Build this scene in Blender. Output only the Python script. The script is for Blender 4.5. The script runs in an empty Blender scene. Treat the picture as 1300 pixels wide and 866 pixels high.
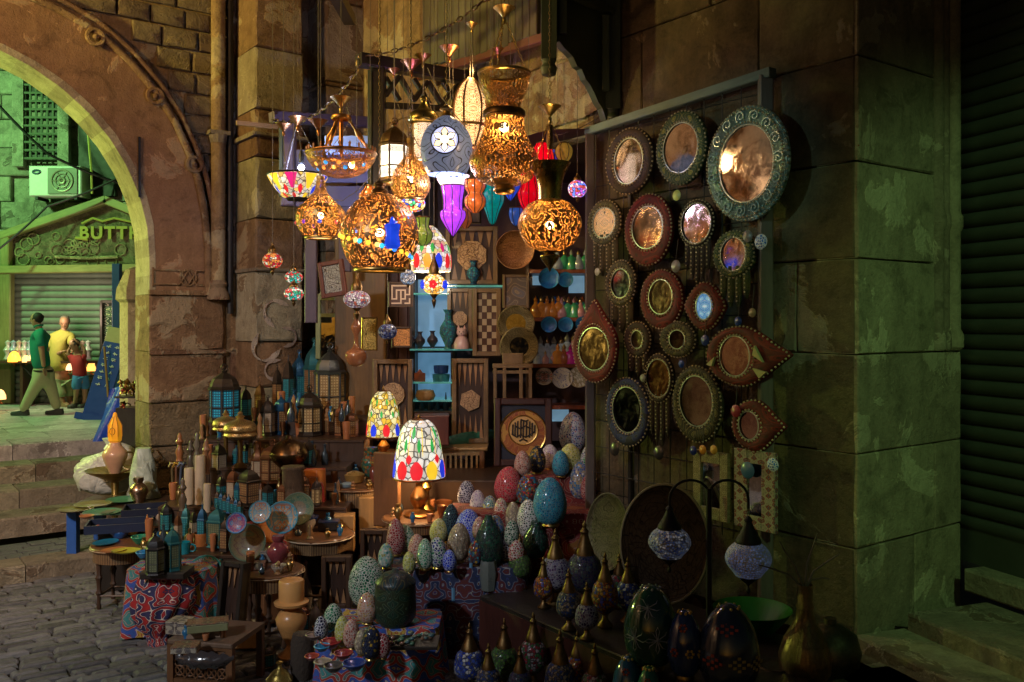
import bpy,math,random
from math import pi,sin,cos,radians,sqrt,atan2,floor
from mathutils import Vector,Matrix
R=random.Random(7)
S=bpy.context.scene
COL=S.collection
F=1148.0
CH=2.3
# ---------------------------------------------------------------- camera, sky, lights
cam=bpy.data.cameras.new('camera');camo=bpy.data.objects.new('camera',cam);COL.objects.link(camo)
camo.location=(0,0,CH);camo.rotation_euler=(pi/2,0,0)
cam.sensor_width=36;cam.lens=36*F/1300;cam.shift_y=-23/1300
cam.clip_start=.05;cam.clip_end=400
S.camera=camo
w=bpy.data.worlds.new('World');S.world=w;w.use_nodes=True
sk=w.node_tree.nodes.new('ShaderNodeTexSky');sk.sky_type='NISHITA';sk.sun_disc=False
sk.sun_elevation=radians(4);sk.sun_rotation=radians(200)
bg=w.node_tree.nodes['Background'];bg.inputs[1].default_value=.010
w.node_tree.links.new(sk.outputs[0],bg.inputs[0])
S.view_settings.view_transform='Standard';S.view_settings.look='None'
S.view_settings.exposure=0;S.view_settings.gamma=1
S.cycles.use_denoising=True
S.cycles.max_bounces=6;S.cycles.diffuse_bounces=3;S.cycles.glossy_bounces=3
S.cycles.transparent_max_bounces=10;S.cycles.sample_clamp_indirect=3
S.cycles.caustics_reflective=False;S.cycles.caustics_refractive=False
S.cycles.use_light_tree=True

def lamp(name,loc,power,col,rad=.1,kind='POINT',aim=None,cone=60,blend=.6):
    l=bpy.data.lights.new(name,kind);l.energy=power;l.color=col;l.shadow_soft_size=rad
    o=bpy.data.objects.new(name,l);COL.objects.link(o);o.location=loc
    if kind == 'SPOT':
        l.spot_size=radians(cone);l.spot_blend=blend
    if aim is not None:
        o.rotation_euler=(Vector(aim)-Vector(loc)).to_track_quat('-Z','Y').to_euler()
    return o
# unseen street lamps and two added fill lights (fixtures are built further down at the same places)
STREET_OR_FILL=[('street_or_fill_light',(-10.2,12.6,6.4),1250,(.40,1,.31),(-7.6,16.5,2.5),150),
          ('street_or_fill_light',(-7.7,9.9,2.7),620,(.76,1,.20),(-3.8,9.7,3.9),120),
          ('street_or_fill_light',(-6.4,2.6,6.6),560,(1,.50,.17),(-2.9,10.0,4.2),85),
          ('street_or_fill_light',(-7.4,5.2,5.6),1700,(.92,.72,.18),(-.9,8.8,6.3),62),
          ('street_or_fill_light',(2.9,-1.4,6.2),540,(.50,1,.38),(3.4,5.4,1.9),33),
          ('street_or_fill_light',(-4.8,-.4,5.4),1000,(.86,.92,1),(-2.75,7.2,.5),50),  # added fill for the goods and cobbles, not a known lamp
          ('street_or_fill_light',(-5.2,1.0,5.2),1300,(1,.68,.46),(-8.6,4.5,2.6),130),  # added to light the house front that the mirrors reflect
          ('street_or_fill_light',(-5.5,.8,4.4),420,(.50,1,.90),(1.45,6.0,3.3),10)]
for n,l,p,c,a,cn in STREET_OR_FILL: lamp(n,l,p,c,.18,'SPOT',a,cn)

# ---------------------------------------------------------------- pixel helpers (photo pixels to metres)
def P(px,py,Y): return Vector(((px-650)/F*Y,Y,CH-(py-410)/F*Y))
def G(px,py,z):
    Y=(CH-z)*F/(py-410);return Vector(((px-650)/F*Y,Y,z))
WR=-radians(53.5);AW=radians(36.5)
UX,UY=.595,-.804                  # right wall: towards the right of the picture
NX,NY=-.804,-.595                 # its outward normal
def WP(px,py,off=0):                # point on the right wall, `off` metres proud of it
    ox,oy=2.01+NX*off,5.3+NY*off;k=(px-650)/F
    t=(ox-k*oy)/(.595+.804*k);X,Y=ox-.595*t,oy+.804*t
    return Vector((X,Y,CH-(py-410)/F*Y))
def wfac(p): return .595+.804*p.x/p.y
def AP(px,py,off=0):                # point on the arch wall
    ox,oy=-3.77+.595*off,9.4-.804*off;k=(px-650)/F
    s=(k*oy-ox)/(.804-.595*k);X,Y=ox+.804*s,oy+.595*s
    return Vector((X,Y,CH-(py-410)/F*Y))
def ASZ(s,z,off=0): return Vector((-3.77+.804*s+.595*off,9.4+.595*s-.804*off,z))

# ---------------------------------------------------------------- objects
def thing(name,label,cat,loc=(0,0,0),rz=0,group=None,rot=None):
    o=bpy.data.objects.new(name,None);COL.objects.link(o);o.location=loc
    o.rotation_euler=rot if rot else (0,0,rz);o['label']=label;o['category']=cat
    o.empty_display_size=.1
    if group: o['group']=group
    return o
def tag(o,label,cat,group=None,kind=None):
    if label: o['label']=label
    if cat: o['category']=cat
    if group: o['group']=group
    if kind: o['kind']=kind
    return o
def struct(name):
    o=bpy.data.objects.new(name,None);COL.objects.link(o);o['kind']='structure';return o
def copy_tree(o,parent=None):
    c=o.copy();COL.objects.link(c)
    if parent: c.parent=parent
    for ch in o.children: copy_tree(ch,c)
    return c
I4=Matrix.Identity(4)
def T(x,y,z): return Matrix.Translation((x,y,z))
def RZ(a): return Matrix.Rotation(a,4,'Z')
def RX(a): return Matrix.Rotation(a,4,'X')
def RY(a): return Matrix.Rotation(a,4,'Y')
def SC(x,y,z): return Matrix.Diagonal((x,y,z,1))

class MB:
    def __init__(s): s.v=[];s.f=[];s.m=[];s.uv=[]
    def add(s,vs,fs,uvs=None,m=0,M=None):
        b=len(s.v)
        for q in vs:
            q=Vector(q);s.v.append(M @ q if M else q)
        for i,f in enumerate(fs):
            s.f.append([b+k for k in f]);s.m.append(m)
            s.uv.append(uvs[i] if uvs else [(0,0)]*len(f))
        return s
    def box(s,c,d,m=0,M=None,bev=0):
        x,y,z=d[0]/2,d[1]/2,d[2]/2;cx,cy,cz=c
        if bev <= 0:
            vs=[(cx+i*x,cy+j*y,cz+k*z) for i in (-1,1) for j in (-1,1) for k in (-1,1)]
            fs=[(0,1,3,2),(4,6,7,5),(0,4,5,1),(2,3,7,6),(0,2,6,4),(1,5,7,3)]
            fs=[tuple(reversed(f)) for f in fs]
            fs=[tuple(reversed(f)) for f in fs]
        else:
            b=bev;vs=[];fs=[]
            rings=[(-y,x-b,z-b),(-y+b,x,z),(y,x,z)]
            for yy,xx,zz in rings:
                vs += [(cx-xx,cy+yy,cz-zz),(cx+xx,cy+yy,cz-zz),(cx+xx,cy+yy,cz+zz),(cx-xx,cy+yy,cz+zz)]
            fs=[(0,1,2,3)]
            for r in (0,1):
                for k in range(4): a=r*4+k;c2=r*4+(k+1) % 4;fs.append((c2,a,a+4,c2+4))
            fs.append((11,10,9,8))
        uv=[]
        for f in fs:
            ax=[sum(abs(vs[f[0]][i]-vs[k][i]) for k in f) for i in range(3)];dr=ax.index(min(ax))
            o=[i for i in range(3) if i != dr];uv.append([(vs[k][o[0]],vs[k][o[1]]) for k in f])
        return s.add(vs,fs,uv,m,M)
    def lathe(s,prof,n=24,m=0,M=None,a0=0,a1=2*pi,u=1.0,squash=1):
        full=abs(a1-a0-2*pi) < 1e-6;cols=n if full else n+1
        vs=[];L=[0]
        for i in range(1,len(prof)): L.append(L[-1]+sqrt((prof[i][0]-prof[i-1][0])**2+(prof[i][1]-prof[i-1][1])**2))
        for r,z in prof:
            for k in range(cols):
                a=a0+(a1-a0)*k/n;vs.append((r*cos(a),r*sin(a)*squash,z))
        fs=[];uv=[];tl=L[-1] or 1
        for i in range(len(prof)-1):
            for k in range(n):
                k2=(k+1) % cols
                fs.append((i*cols+k,i*cols+k2,(i+1)*cols+k2,(i+1)*cols+k))
                uv.append([(u*k/n,L[i]/tl),(u*(k+1)/n,L[i]/tl),(u*(k+1)/n,L[i+1]/tl),(u*k/n,L[i+1]/tl)])
        return s.add(vs,fs,uv,m,M)
    def tube(s,pts,r,n=6,m=0,M=None,cap=True):
        pts=[Vector(p) for p in pts];vs=[];N=len(pts);up=None
        for i,p in enumerate(pts):
            d=(pts[min(i+1,N-1)]-pts[max(i-1,0)]).normalized()
            if up is None: up=Vector((0,0,1)) if abs(d.z) < .9 else Vector((1,0,0))
            a=d.cross(up).normalized();b=a.cross(d).normalized();up=b
            rr=r[i] if isinstance(r,(list,tuple)) else r
            for k in range(n):
                t=2*pi*k/n;vs.append(p+a*rr*cos(t)+b*rr*sin(t))
        fs=[];uv=[]
        for i in range(N-1):
            for k in range(n):
                k2=(k+1) % n;fs.append((i*n+k,i*n+k2,(i+1)*n+k2,(i+1)*n+k));uv.append([(k/n,i),((k+1)/n,i),((k+1)/n,i+1),(k/n,i+1)])
        if cap:
            fs += [tuple(reversed(range(n))),tuple(range((N-1)*n,N*n))];uv += [[(0,0)]*n]*2
        return s.add(vs,fs,uv,m,M)
    def ring(s,R0,r,n=24,k=6,m=0,M=None,sx=1,sy=1):
        pts=[(R0*cos(2*pi*i/n)*sx,0,R0*sin(2*pi*i/n)*sy) for i in range(n)]
        vs=[];fs=[]
        for i,p in enumerate(pts):
            a=2*pi*i/n
            for j in range(k):
                b=2*pi*j/k;vs.append((p[0]+r*cos(b)*cos(a),r*sin(b),p[2]+r*cos(b)*sin(a)))
        for i in range(n):
            for j in range(k): fs.append((i*k+j,i*k+(j+1) % k,((i+1) % n)*k+(j+1) % k,((i+1) % n)*k+j))
        return s.add(vs,fs,None,m,M)
    def poly(s,pts,y0,y1,m=0,M=None,bev=0):   # outline in x,z extruded along y (y0 = front)
        n=len(pts);vs=[(x,y0,z) for x,z in pts]+[(x,y1,z) for x,z in pts]
        fs=[tuple(range(n)),tuple(reversed(range(n,2*n)))]+[((k+1) % n,k,k+n,(k+1) % n+n) for k in range(n)]
        uv=[[(pts[i % n][0],pts[i % n][1]) for i in f] for f in fs]
        return s.add(vs,fs,uv,m,M)
    def ball(s,c,r,n=8,m=0,M=None,sz=1,half=False):
        q=5 if n <= 8 else n//2;lo=0 if half else -pi/2
        prof=[(max(1e-4,r*cos(lo+(pi/2-lo)*i/q)),r*sz*sin(lo+(pi/2-lo)*i/q)) for i in range(q+1)]
        return s.lathe(prof,n,m,(M or I4) @ T(*c))
    def build(s,name,mats,parent=None,smooth=35,loc=None,rot=None,kind=None):
        me=bpy.data.meshes.new(name);me.from_pydata([tuple(q) for q in s.v],[],s.f)
        if not isinstance(mats,(list,tuple)): mats=[mats]
        for q in mats: me.materials.append(q)
        me.polygons.foreach_set('material_index',s.m)
        uvl=me.uv_layers.new(name='UVMap');fl=[c for f in s.uv for p in f for c in p]
        uvl.data.foreach_set('uv',fl)
        if smooth:
            me.polygons.foreach_set('use_smooth',[True]*len(s.f));me.set_sharp_from_angle(angle=radians(smooth))
        me.validate();me.update()
        o=bpy.data.objects.new(name,me);COL.objects.link(o)
        if parent: o.parent=parent
        if loc is not None: o.location=loc
        if rot is not None: o.rotation_euler=rot
        if kind: o['kind']=kind
        return o
def arc(cx,cz,r,a0,a1,n): return [(cx+r*cos(radians(a0+(a1-a0)*i/n)),cz+r*sin(radians(a0+(a1-a0)*i/n))) for i in range(n+1)]

# ---------------------------------------------------------------- materials
class NT:
    def __init__(s,name):
        s.m=bpy.data.materials.new(name);s.m.use_nodes=True;s.t=s.m.node_tree
        s.t.nodes.clear();s.out=s.n('OutputMaterial')
    def n(s,t,**k):
        o=s.t.nodes.new('ShaderNode'+t)
        for a,b in k.items(): setattr(o,a,b)
        return o
    def set(s,inp,val):
        if hasattr(val,'is_linked') or isinstance(val,bpy.types.NodeSocket): s.t.links.new(val,inp)
        else:
            if inp.type == 'RGBA' and len(val) == 3: val=(*val,1)
            inp.default_value=val
    def ma(s,op,a,b=0,c=0):
        o=s.n('Math',operation=op);s.set(o.inputs[0],a);s.set(o.inputs[1],b);s.set(o.inputs[2],c);return o.outputs[0]
    def mix(s,f,a,b):
        o=s.n('Mix',data_type='RGBA');s.set(o.inputs[0],f);s.set(o.inputs[6],a);s.set(o.inputs[7],b);return o.outputs[2]
    def comb(s,x,y,z=0):
        o=s.n('CombineXYZ');s.set(o.inputs[0],x);s.set(o.inputs[1],y);s.set(o.inputs[2],z);return o.outputs[0]
    def noise(s,vec,sc,det=3,rough=.6,out='Fac',dist=0):
        o=s.n('TexNoise');s.set(o.inputs['Vector'],vec);o.inputs['Scale'].default_value=sc
        o.inputs['Detail'].default_value=det;o.inputs['Roughness'].default_value=rough;o.inputs['Distortion'].default_value=dist
        return o.outputs[out]
    def vor(s,vec,sc,feat='F1',out='Color',dim='3D',rnd=1):
        o=s.n('TexVoronoi',feature=feat,voronoi_dimensions=dim);s.set(o.inputs['Vector'],vec);o.inputs['Scale'].default_value=sc
        o.inputs['Randomness'].default_value=rnd;return o.outputs[out]
    def ramp(s,f,stops,const=False):
        o=s.n('ValToRGB');cr=o.color_ramp;cr.interpolation='CONSTANT' if const else 'LINEAR'
        while len(cr.elements) < len(stops): cr.elements.new(.5)
        for e,(p,c) in zip(cr.elements,stops): e.position=p;e.color=(*c[:3],1)
        s.set(o.inputs[0],f);return o.outputs[0]
    def step(s,f,e,wd=.01):
        o=s.n('MapRange');s.set(o.inputs[0],f);o.inputs[1].default_value=e-wd;o.inputs[2].default_value=e+wd;return o.outputs[0]
    def pos(s): return s.n('NewGeometry').outputs['Position']
    def obj(s): return s.n('TexCoord').outputs['Object']
    def uv(s):
        o=s.n('SeparateXYZ');s.t.links.new(s.n('TexCoord').outputs['UV'],o.inputs[0]);return o.outputs[0],o.outputs[1]
    def rnd(s): return s.n('ObjectInfo').outputs['Random']
    def bump(s,h,strength=.5,dist=.02):
        o=s.n('Bump');s.set(o.inputs['Height'],h);o.inputs['Strength'].default_value=strength;o.inputs['Distance'].default_value=dist;return o.outputs[0]
    def bsdf(s,col,rough=.6,metal=0,nrm=None,spec=.5,emit=None,es=0,coat=0,alpha=None,trans=0):
        o=s.n('BsdfPrincipled');s.set(o.inputs['Base Color'],col);s.set(o.inputs['Roughness'],rough);s.set(o.inputs['Metallic'],metal)
        o.inputs['Specular IOR Level'].default_value=spec
        if nrm is not None: s.set(o.inputs['Normal'],nrm)
        if emit is not None: s.set(o.inputs['Emission Color'],emit);s.set(o.inputs['Emission Strength'],es)
        if coat: o.inputs['Coat Weight'].default_value=coat;o.inputs['Coat Roughness'].default_value=.08
        if trans: o.inputs['Transmission Weight'].default_value=trans
        if alpha is not None: s.set(o.inputs['Alpha'],alpha)
        s.t.links.new(o.outputs[0],s.out.inputs[0]);return s.m
    def hsv(s,col,v,h=.5,sa=1):
        o=s.n('HueSaturation');s.set(o.inputs['Color'],col);s.set(o.inputs['Value'],v);s.set(o.inputs['Hue'],h);s.set(o.inputs['Saturation'],sa);return o.outputs[0]
    def kal(s,nu,nv,k=2.2,rnd=.9,seed=0):      # mirrored voronoi tracery on the UV map
        u,v=s.uv();pu=s.ma('PINGPONG',s.ma('MULTIPLY',u,nu),1);pv=s.ma('PINGPONG',s.ma('MULTIPLY',v,nv),1)
        vec=s.comb(s.ma('ADD',pu,seed),pv)
        W=24.;nz=s.n('TexNoise',noise_dimensions='2D');s.set(nz.inputs['Vector'],vec);nz.inputs['Scale'].default_value=k*.55;nz.inputs['Detail'].default_value=1;nz.inputs['Roughness'].default_value=.35
        ph=s.ma('MULTIPLY',nz.outputs['Fac'],W);e1=s.ma('MULTIPLY',s.ma('ABSOLUTE',s.ma('SINE',ph)),.30)
        e2=s.vor(vec,k*2.3,'DISTANCE_TO_EDGE','Distance','2D',rnd)
        wn=s.n('TexWhiteNoise',noise_dimensions='1D');s.set(wn.inputs[1],s.ma('ADD',s.ma('FLOOR',s.ma('DIVIDE',ph,pi)),seed));c=wn.outputs['Color']
        return e1,e2,c,pu,pv
_M={}
def cached(fn):
    def g(*a,**k):
        key=(fn.__name__,a,tuple(sorted(k.items())))
        if key not in _M: _M[key]=fn(*a,**k)
        return _M[key]
    return g
@cached
def m_plain(c,rough=.6,metal=0,var=.15,sc=14,bump=.15,coat=0):
    n=NT('plain');o=n.obj();f=n.noise(o,sc,4)
    col=n.hsv(c,n.ma('ADD',n.ma('MULTIPLY',f,var*2.4),1-var*1.2))
    return n.bsdf(col,n.ma('ADD',n.ma('MULTIPLY',f,.25),rough-.12),metal,n.bump(n.noise(o,sc*3,3),bump,.01),coat=coat)
@cached
def m_stone(c1,c2,c3,rough=.85,blotch=.5,sc=1.0,bump=.7):
    n=NT('stone');p=n.pos()
    big=n.noise(p,1.9*sc,7,.62,dist=.5);mid=n.noise(p,6*sc,6,.72);fine=n.noise(p,45*sc,5,.75)
    col=n.mix(n.ramp(mid,[(.35,(0,0,0)),(.65,(1,1,1))]),c1,c2);e=blotch+.03
    col=n.mix(n.step(big,e,.012),col,c3)
    rim=n.ma('SUBTRACT',n.step(big,e-.012,.006),n.step(big,e+.004,.01));col=n.mix(n.ma('MULTIPLY',rim,.5),col,tuple(min(1,x*1.9) for x in c2))
    q=n.n('VectorMath',operation='MULTIPLY');n.set(q.inputs[0],p);q.inputs[1].default_value=(4,4,.6);st=n.noise(q.outputs[0],1.5*sc,5,.65)
    dk=n.step(n.noise(p,3.1*sc,6,.7,dist=1.2),.57,.05)
    v=n.ma('ADD',n.ma('ADD',n.ma('MULTIPLY',fine,.7),n.ma('MULTIPLY',st,.75)),n.ma('SUBTRACT',.22,n.ma('MULTIPLY',dk,.28)))
    col=n.hsv(n.hsv(col,v),n.ma('ADD',n.ma('MULTIPLY',n.rnd(),.5),.78),n.ma('ADD',n.ma('MULTIPLY',n.rnd(),.03),.485))
    pits=n.vor(p,26*sc,out='Distance');crack=n.vor(n.ma('ADD',0,0) if 0 else p,2.3*sc,'DISTANCE_TO_EDGE','Distance')
    h=n.ma('ADD',n.ma('ADD',n.ma('MULTIPLY',fine,.7),n.ma('MULTIPLY',mid,1.3)),n.ma('ADD',n.ma('MULTIPLY',n.step(big,e,.012),.5),n.ma('MULTIPLY',n.step(pits,.14,.1),.25)))
    return n.bsdf(col,rough,0,n.bump(h,min(1,bump*1.3),.035),spec=.3)
@cached
def m_cobble():
    n=NT('cobble');p=n.pos();f=n.noise(p,22,6,.75);g=n.noise(p,3,4)
    col=n.mix(g,(.16,.16,.165),(.27,.27,.27));col=n.hsv(col,n.ma('ADD',n.ma('MULTIPLY',n.rnd(),.6),n.ma('MULTIPLY',f,.9)))
    return n.bsdf(col,n.ma('ADD',n.ma('MULTIPLY',g,.4),.25),0,n.bump(n.ma('ADD',f,n.ma('MULTIPLY',g,2)),.9,.02))
@cached
def m_brass(c=(.62,.42,.14),rough=.3,dirt=.5):
    n=NT('brass');o=n.obj();f=n.noise(o,9,5,.7);g=n.noise(o,45,3)
    col=n.mix(n.step(f,.5+.1*(1-dirt),.2),c,tuple(x*.35 for x in c))
    return n.bsdf(col,n.ma('ADD',n.ma('MULTIPLY',f,.35),rough-.12),1,n.bump(g,.3,.004))
@cached
def m_engrave(c=(.55,.38,.14),dark=(.1,.07,.03),nu=16,nv=6,k=2.2,rough=.35,metal=1):
    n=NT('engraved_metal');e1,e2,cc,pu,pv=n.kal(max(1,round(nu/2.5)),max(1,nv/2.5),k*1.6)
    f=n.ma('MULTIPLY',n.step(e1,.07,.02),n.step(e2,.03,.03))
    wv=n.noise(n.obj(),8,4)
    col=n.mix(f,dark,c);col=n.hsv(col,n.ma('ADD',wv,.5))
    return n.bsdf(col,n.ma('ADD',n.ma('MULTIPLY',wv,.3),rough-.1),metal,n.bump(f,.8,.008))
@cached
def m_fret(c=(.60,.38,.12),nu=14,nv=6,k=2.0,w1=.075,w2=.0,band=0,rough=.32,seed=0.):
    n=NT('pierced_metal');e1,e2,cc,pu,pv=n.kal(nu,nv,k,.85,seed)
    hole=n.ma('MULTIPLY',n.step(e1,w1,.012),n.step(e2,.05,.012))
    if w2: hole=n.ma('MULTIPLY',hole,n.step(e2,w2,.012))
    hole=n.ma('MULTIPLY',hole,n.step(pv,.07,.01)) if band else hole
    u,v=n.uv();rim=n.ma('MULTIPLY',n.step(v,.035,.003),n.ma('SUBTRACT',1,n.step(v,.965,.003)))
    hole=n.ma('MULTIPLY',hole,rim)
    wv=n.noise(n.obj(),10,4)
    col=n.hsv(c,n.ma('ADD',wv,.45))
    return n.bsdf(col,n.ma('ADD',n.ma('MULTIPLY',wv,.3),rough-.1),.85,n.bump(e1,.4,.01),alpha=n.ma('SUBTRACT',1,hole))
@cached
def m_mosaic(pal,grout=(.5,.5,.48),sc=60,glow=0,gw=.13,rough=.18,rnd=.75):
    n=NT('mosaic');o=n.obj();e=n.vor(o,sc,'DISTANCE_TO_EDGE','Distance',rnd=rnd);c=n.vor(o,sc,'F1','Color',rnd=rnd)
    sp=n.n('SeparateColor');n.set(sp.inputs[0],c);k=len(pal)
    col=n.ramp(sp.outputs[0],[(i/k,pal[i]) for i in range(k)],True)
    col=n.hsv(col,n.ma('ADD',n.ma('MULTIPLY',sp.outputs[1],.7),.6))
    f=n.step(e,gw,.05);cc=n.mix(f,grout,col)
    em=n.mix(f,(0,0,0),col) if glow else None
    return n.bsdf(cc,n.ma('SUBTRACT',.6,n.ma('MULTIPLY',f,.6-rough)),0,n.bump(f,.6,.004),emit=em,es=glow)
@cached
def m_ornament(bg_,pal,nu=6,nv=2,k=2.0,line=(.8,.75,.6),rough=.75,lw=.05,coat=0,seed=0.,glow=0):
    n=NT('ornament');e1,e2,c,pu,pv=n.kal(nu,nv,k,.9,seed);sp=n.n('SeparateColor');n.set(sp.inputs[0],c);q=len(pal)
    col=n.ramp(sp.outputs[0],[(i/q,pal[i]) for i in range(q)],True)
    ft=n.noise(n.obj(),120,2)
    l1=n.step(e1,lw,.015);l2=n.step(n.ma('ABSOLUTE',n.ma('SUBTRACT',e1,lw*3.2)),lw*.55,.012)
    col=n.mix(l2,bg_,col);col=n.mix(l1,line,col);col=n.hsv(col,n.ma('ADD',n.ma('MULTIPLY',ft,.5),.72))
    if glow: return n.bsdf(col,rough,0,None,emit=n.mix(l1,(0,0,0),col),es=glow)
    return n.bsdf(col,rough,0,n.bump(n.ma('ADD',e1,n.ma('MULTIPLY',ft,.2)),.35,.01),coat=coat)
@cached
def m_wood(c=(.10,.045,.02),rough=.45,sc=1.0,coat=.15):
    n=NT('wood');o=n.obj();q=n.n('VectorMath',operation='MULTIPLY');n.set(q.inputs[0],o);q.inputs[1].default_value=(14*sc,14*sc,1.6*sc)
    g=n.noise(q.outputs[0],2.5,5,.65,dist=.4);h=n.noise(o,2.2,3)
    col=n.hsv(n.mix(g,tuple(x*.55 for x in c),tuple(min(1,x*1.5) for x in c)),n.ma('ADD',n.ma('MULTIPLY',h,.8),n.ma('ADD',.45,n.ma('MULTIPLY',n.rnd(),.3))))
    return n.bsdf(col,n.ma('ADD',n.ma('MULTIPLY',g,.25),rough-.12),0,n.bump(g,.35,.008),coat=coat)
@cached
def m_inlay(c1=(.06,.025,.014),c2=(.30,.19,.09),s1=44.,s2=44.,rough=.35,diag=True):
    n=NT('inlay');u,v=n.uv()
    a,b=(n.ma('ADD',u,v),n.ma('SUBTRACT',u,v)) if diag else (u,v)
    x=n.ma('PINGPONG',n.ma('MULTIPLY',a,s1),1);y=n.ma('PINGPONG',n.ma('MULTIPLY',b,s2),1)
    f=n.step(n.ma('MULTIPLY',n.ma('SUBTRACT',x,.5),n.ma('SUBTRACT',y,.5)),0,.02)
    w_=n.noise(n.obj(),9,3)
    return n.bsdf(n.hsv(n.mix(f,c1,c2),n.ma('ADD',w_,.5)),rough,0,n.bump(f,.15,.004),coat=.3)
@cached
def m_emit(c,s,var=0):
    n=NT('glow');
    if var:
        f=n.noise(n.obj(),9,3);st=n.ma('MULTIPLY',n.ma('ADD',f,.5),s)
    else: st=s
    return n.bsdf(c,.4,0,emit=c,es=st)
@cached
def m_mirror(tint=(.78,.78,.80),rough=.0):
    n=NT('mirror_glass');f=n.noise(n.obj(),14,6,.75,dist=.5)
    return n.bsdf(n.hsv(tint,n.ma('ADD',n.ma('MULTIPLY',f,1.6),.05)),n.ma('ADD',n.ma('MULTIPLY',n.step(f,.6,.15),.18),rough),1,n.bump(n.noise(n.obj(),5,2),.05,.01))
@cached
def m_glass(c,glow=0,rough=.12):
    n=NT('coloured_glass');f=n.noise(n.obj(),16,3);col=n.hsv(c,n.ma('ADD',n.ma('MULTIPLY',f,1.1),.45))
    return n.bsdf(col,rough,0,n.bump(f,.2,.01),emit=col if glow else None,es=glow,coat=.5)
@cached
def m_pane(c1,c2,sc=60,glow=0):
    n=NT('pierced_pane');u,v=n.uv();d=n.vor(n.comb(u,v),sc,'F1','Distance','2D',0)
    f=n.step(d,.3,.06);col=n.mix(f,c2,c1);col=n.hsv(col,n.ma('ADD',n.noise(n.obj(),14,3),.5))
    return n.bsdf(col,.3,0,n.bump(f,.3,.004),emit=n.mix(f,c2,(0,0,0)) if glow else None,es=glow)
@cached
def m_radial(pal,nr=7,na=12,rough=.45,metal=0,line=(.85,.8,.7),coat=.12,k=2.4,seed=0.):
    # plates: u runs round, v from centre out
    n=NT('plate_pattern');u,v=n.uv();k_=len(pal)
    base=n.ramp(v,[(i/k_,pal[i]) for i in range(k_)],True)
    e1,e2,c,pu,pv=n.kal(round(na/2.2),max(1,round(nr/3)),k*1.5,.9,seed);l=n.step(e1,.04,.02)
    sp=n.n('SeparateColor');n.set(sp.inputs[0],c)
    alt=n.ramp(sp.outputs[0],[(0,pal[0]),(.35,pal[-1]),(.6,pal[k_//2]),(.8,pal[-2])],True)
    col=n.mix(n.ma('MULTIPLY',l,.7),base,alt);col=n.mix(l,line,col)
    edge=n.step(v,.93,.008);col=n.mix(edge,col,pal[-1])
    col=n.hsv(col,n.ma('ADD',n.ma('MULTIPLY',n.noise(n.obj(),12,4),.7),.62))
    return n.bsdf(col,rough,metal,n.bump(l,.3,.005),coat=coat)
@cached
def m_check(c1,c2,nx,ny):
    n=NT('chequer');o=n.n('TexChecker');u,v=n.uv();n.set(o.inputs[0],n.comb(n.ma('MULTIPLY',u,nx),n.ma('MULTIPLY',v,ny)));o.inputs['Scale'].default_value=1
    o.inputs[1].default_value=(*c1,1);o.inputs[2].default_value=(*c2,1)
    e=n.vor(n.obj(),60,'DISTANCE_TO_EDGE','Distance');return n.bsdf(n.hsv(o.outputs[0],n.ma('ADD',n.step(e,.06,.03),.5)),.35,0,coat=.3)
def m_crease(c):
    n=NT('creased_plastic');p=n.n('VectorMath',operation='ADD');n.set(p.inputs[0],n.obj());n.set(p.inputs[1],n.noise(n.obj(),1.5,2,.5,'Color'));e=n.vor(p.outputs[0],3.2,'DISTANCE_TO_EDGE','Distance');e2=n.vor(p.outputs[0],7,'DISTANCE_TO_EDGE','Distance')
    h=n.ma('ADD',e,n.ma('MULTIPLY',e2,.5));return n.bsdf(n.hsv(c,n.ma('ADD',n.ma('MULTIPLY',n.noise(n.obj(),6,4),.7),.6)),.4,0,n.bump(h,.8,.045))
W_DARK=m_wood((.055,.028,.016));W_MID=m_wood((.16,.07,.028));W_BLACK=m_wood((.022,.017,.014),.4)
W_GREEN=m_wood((.035,.05,.028),.6);W_RED=m_wood((.13,.035,.025));W_GOLD=m_wood((.34,.19,.07))
BRASS=m_brass();COPPER=m_brass((.50,.22,.09),.3,.7);BRONZE=m_brass((.28,.17,.07),.38,.8);SILVER=m_brass((.55,.56,.55),.3,.6)
IRON=m_plain((.03,.03,.032),.5,.7);TIN=m_plain((.07,.055,.045),.45,.8);LEAD=m_plain((.02,.02,.02),.5,.4)
INLAY=m_inlay();INLAYF=m_inlay(s1=90.,s2=90.);BONE=m_plain((.48,.38,.26),.5)
CORD=m_plain((.16,.14,.12),.7)
# ================================================================ THE SETTING
ST_BROWN=m_stone((.20,.115,.065),(.30,.19,.11),(.40,.31,.20),blotch=.52)
ST_PLAST=m_stone((.22,.115,.068),(.27,.15,.09),(.36,.24,.155),blotch=.55,bump=.35)
ST_RUBB=m_stone((.15,.11,.07),(.25,.19,.12),(.21,.15,.09),blotch=.5,bump=1.0)
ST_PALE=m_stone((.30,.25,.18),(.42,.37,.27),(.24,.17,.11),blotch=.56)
ST_PIER=m_stone((.20,.17,.11),(.30,.26,.17),(.40,.36,.24),blotch=.55,bump=.4)
ST_SHADEP=m_stone((.085,.065,.042),(.14,.105,.062),(.22,.19,.15),blotch=.60,bump=.4)  # darker pier stone, the shade of this face put into its colour
ST_STEP=m_stone((.24,.20,.14),(.34,.29,.21),(.20,.15,.10),blotch=.55,bump=.5)
ST_GREY=m_stone((.40,.36,.36),(.55,.50,.50),(.32,.28,.28),blotch=.55,bump=.3,rough=.4)
ST_BACK=m_stone((.22,.22,.17),(.33,.33,.26),(.16,.15,.12),blotch=.55)
GROUT=m_plain((.07,.055,.042),.95,bump=.5)

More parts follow.
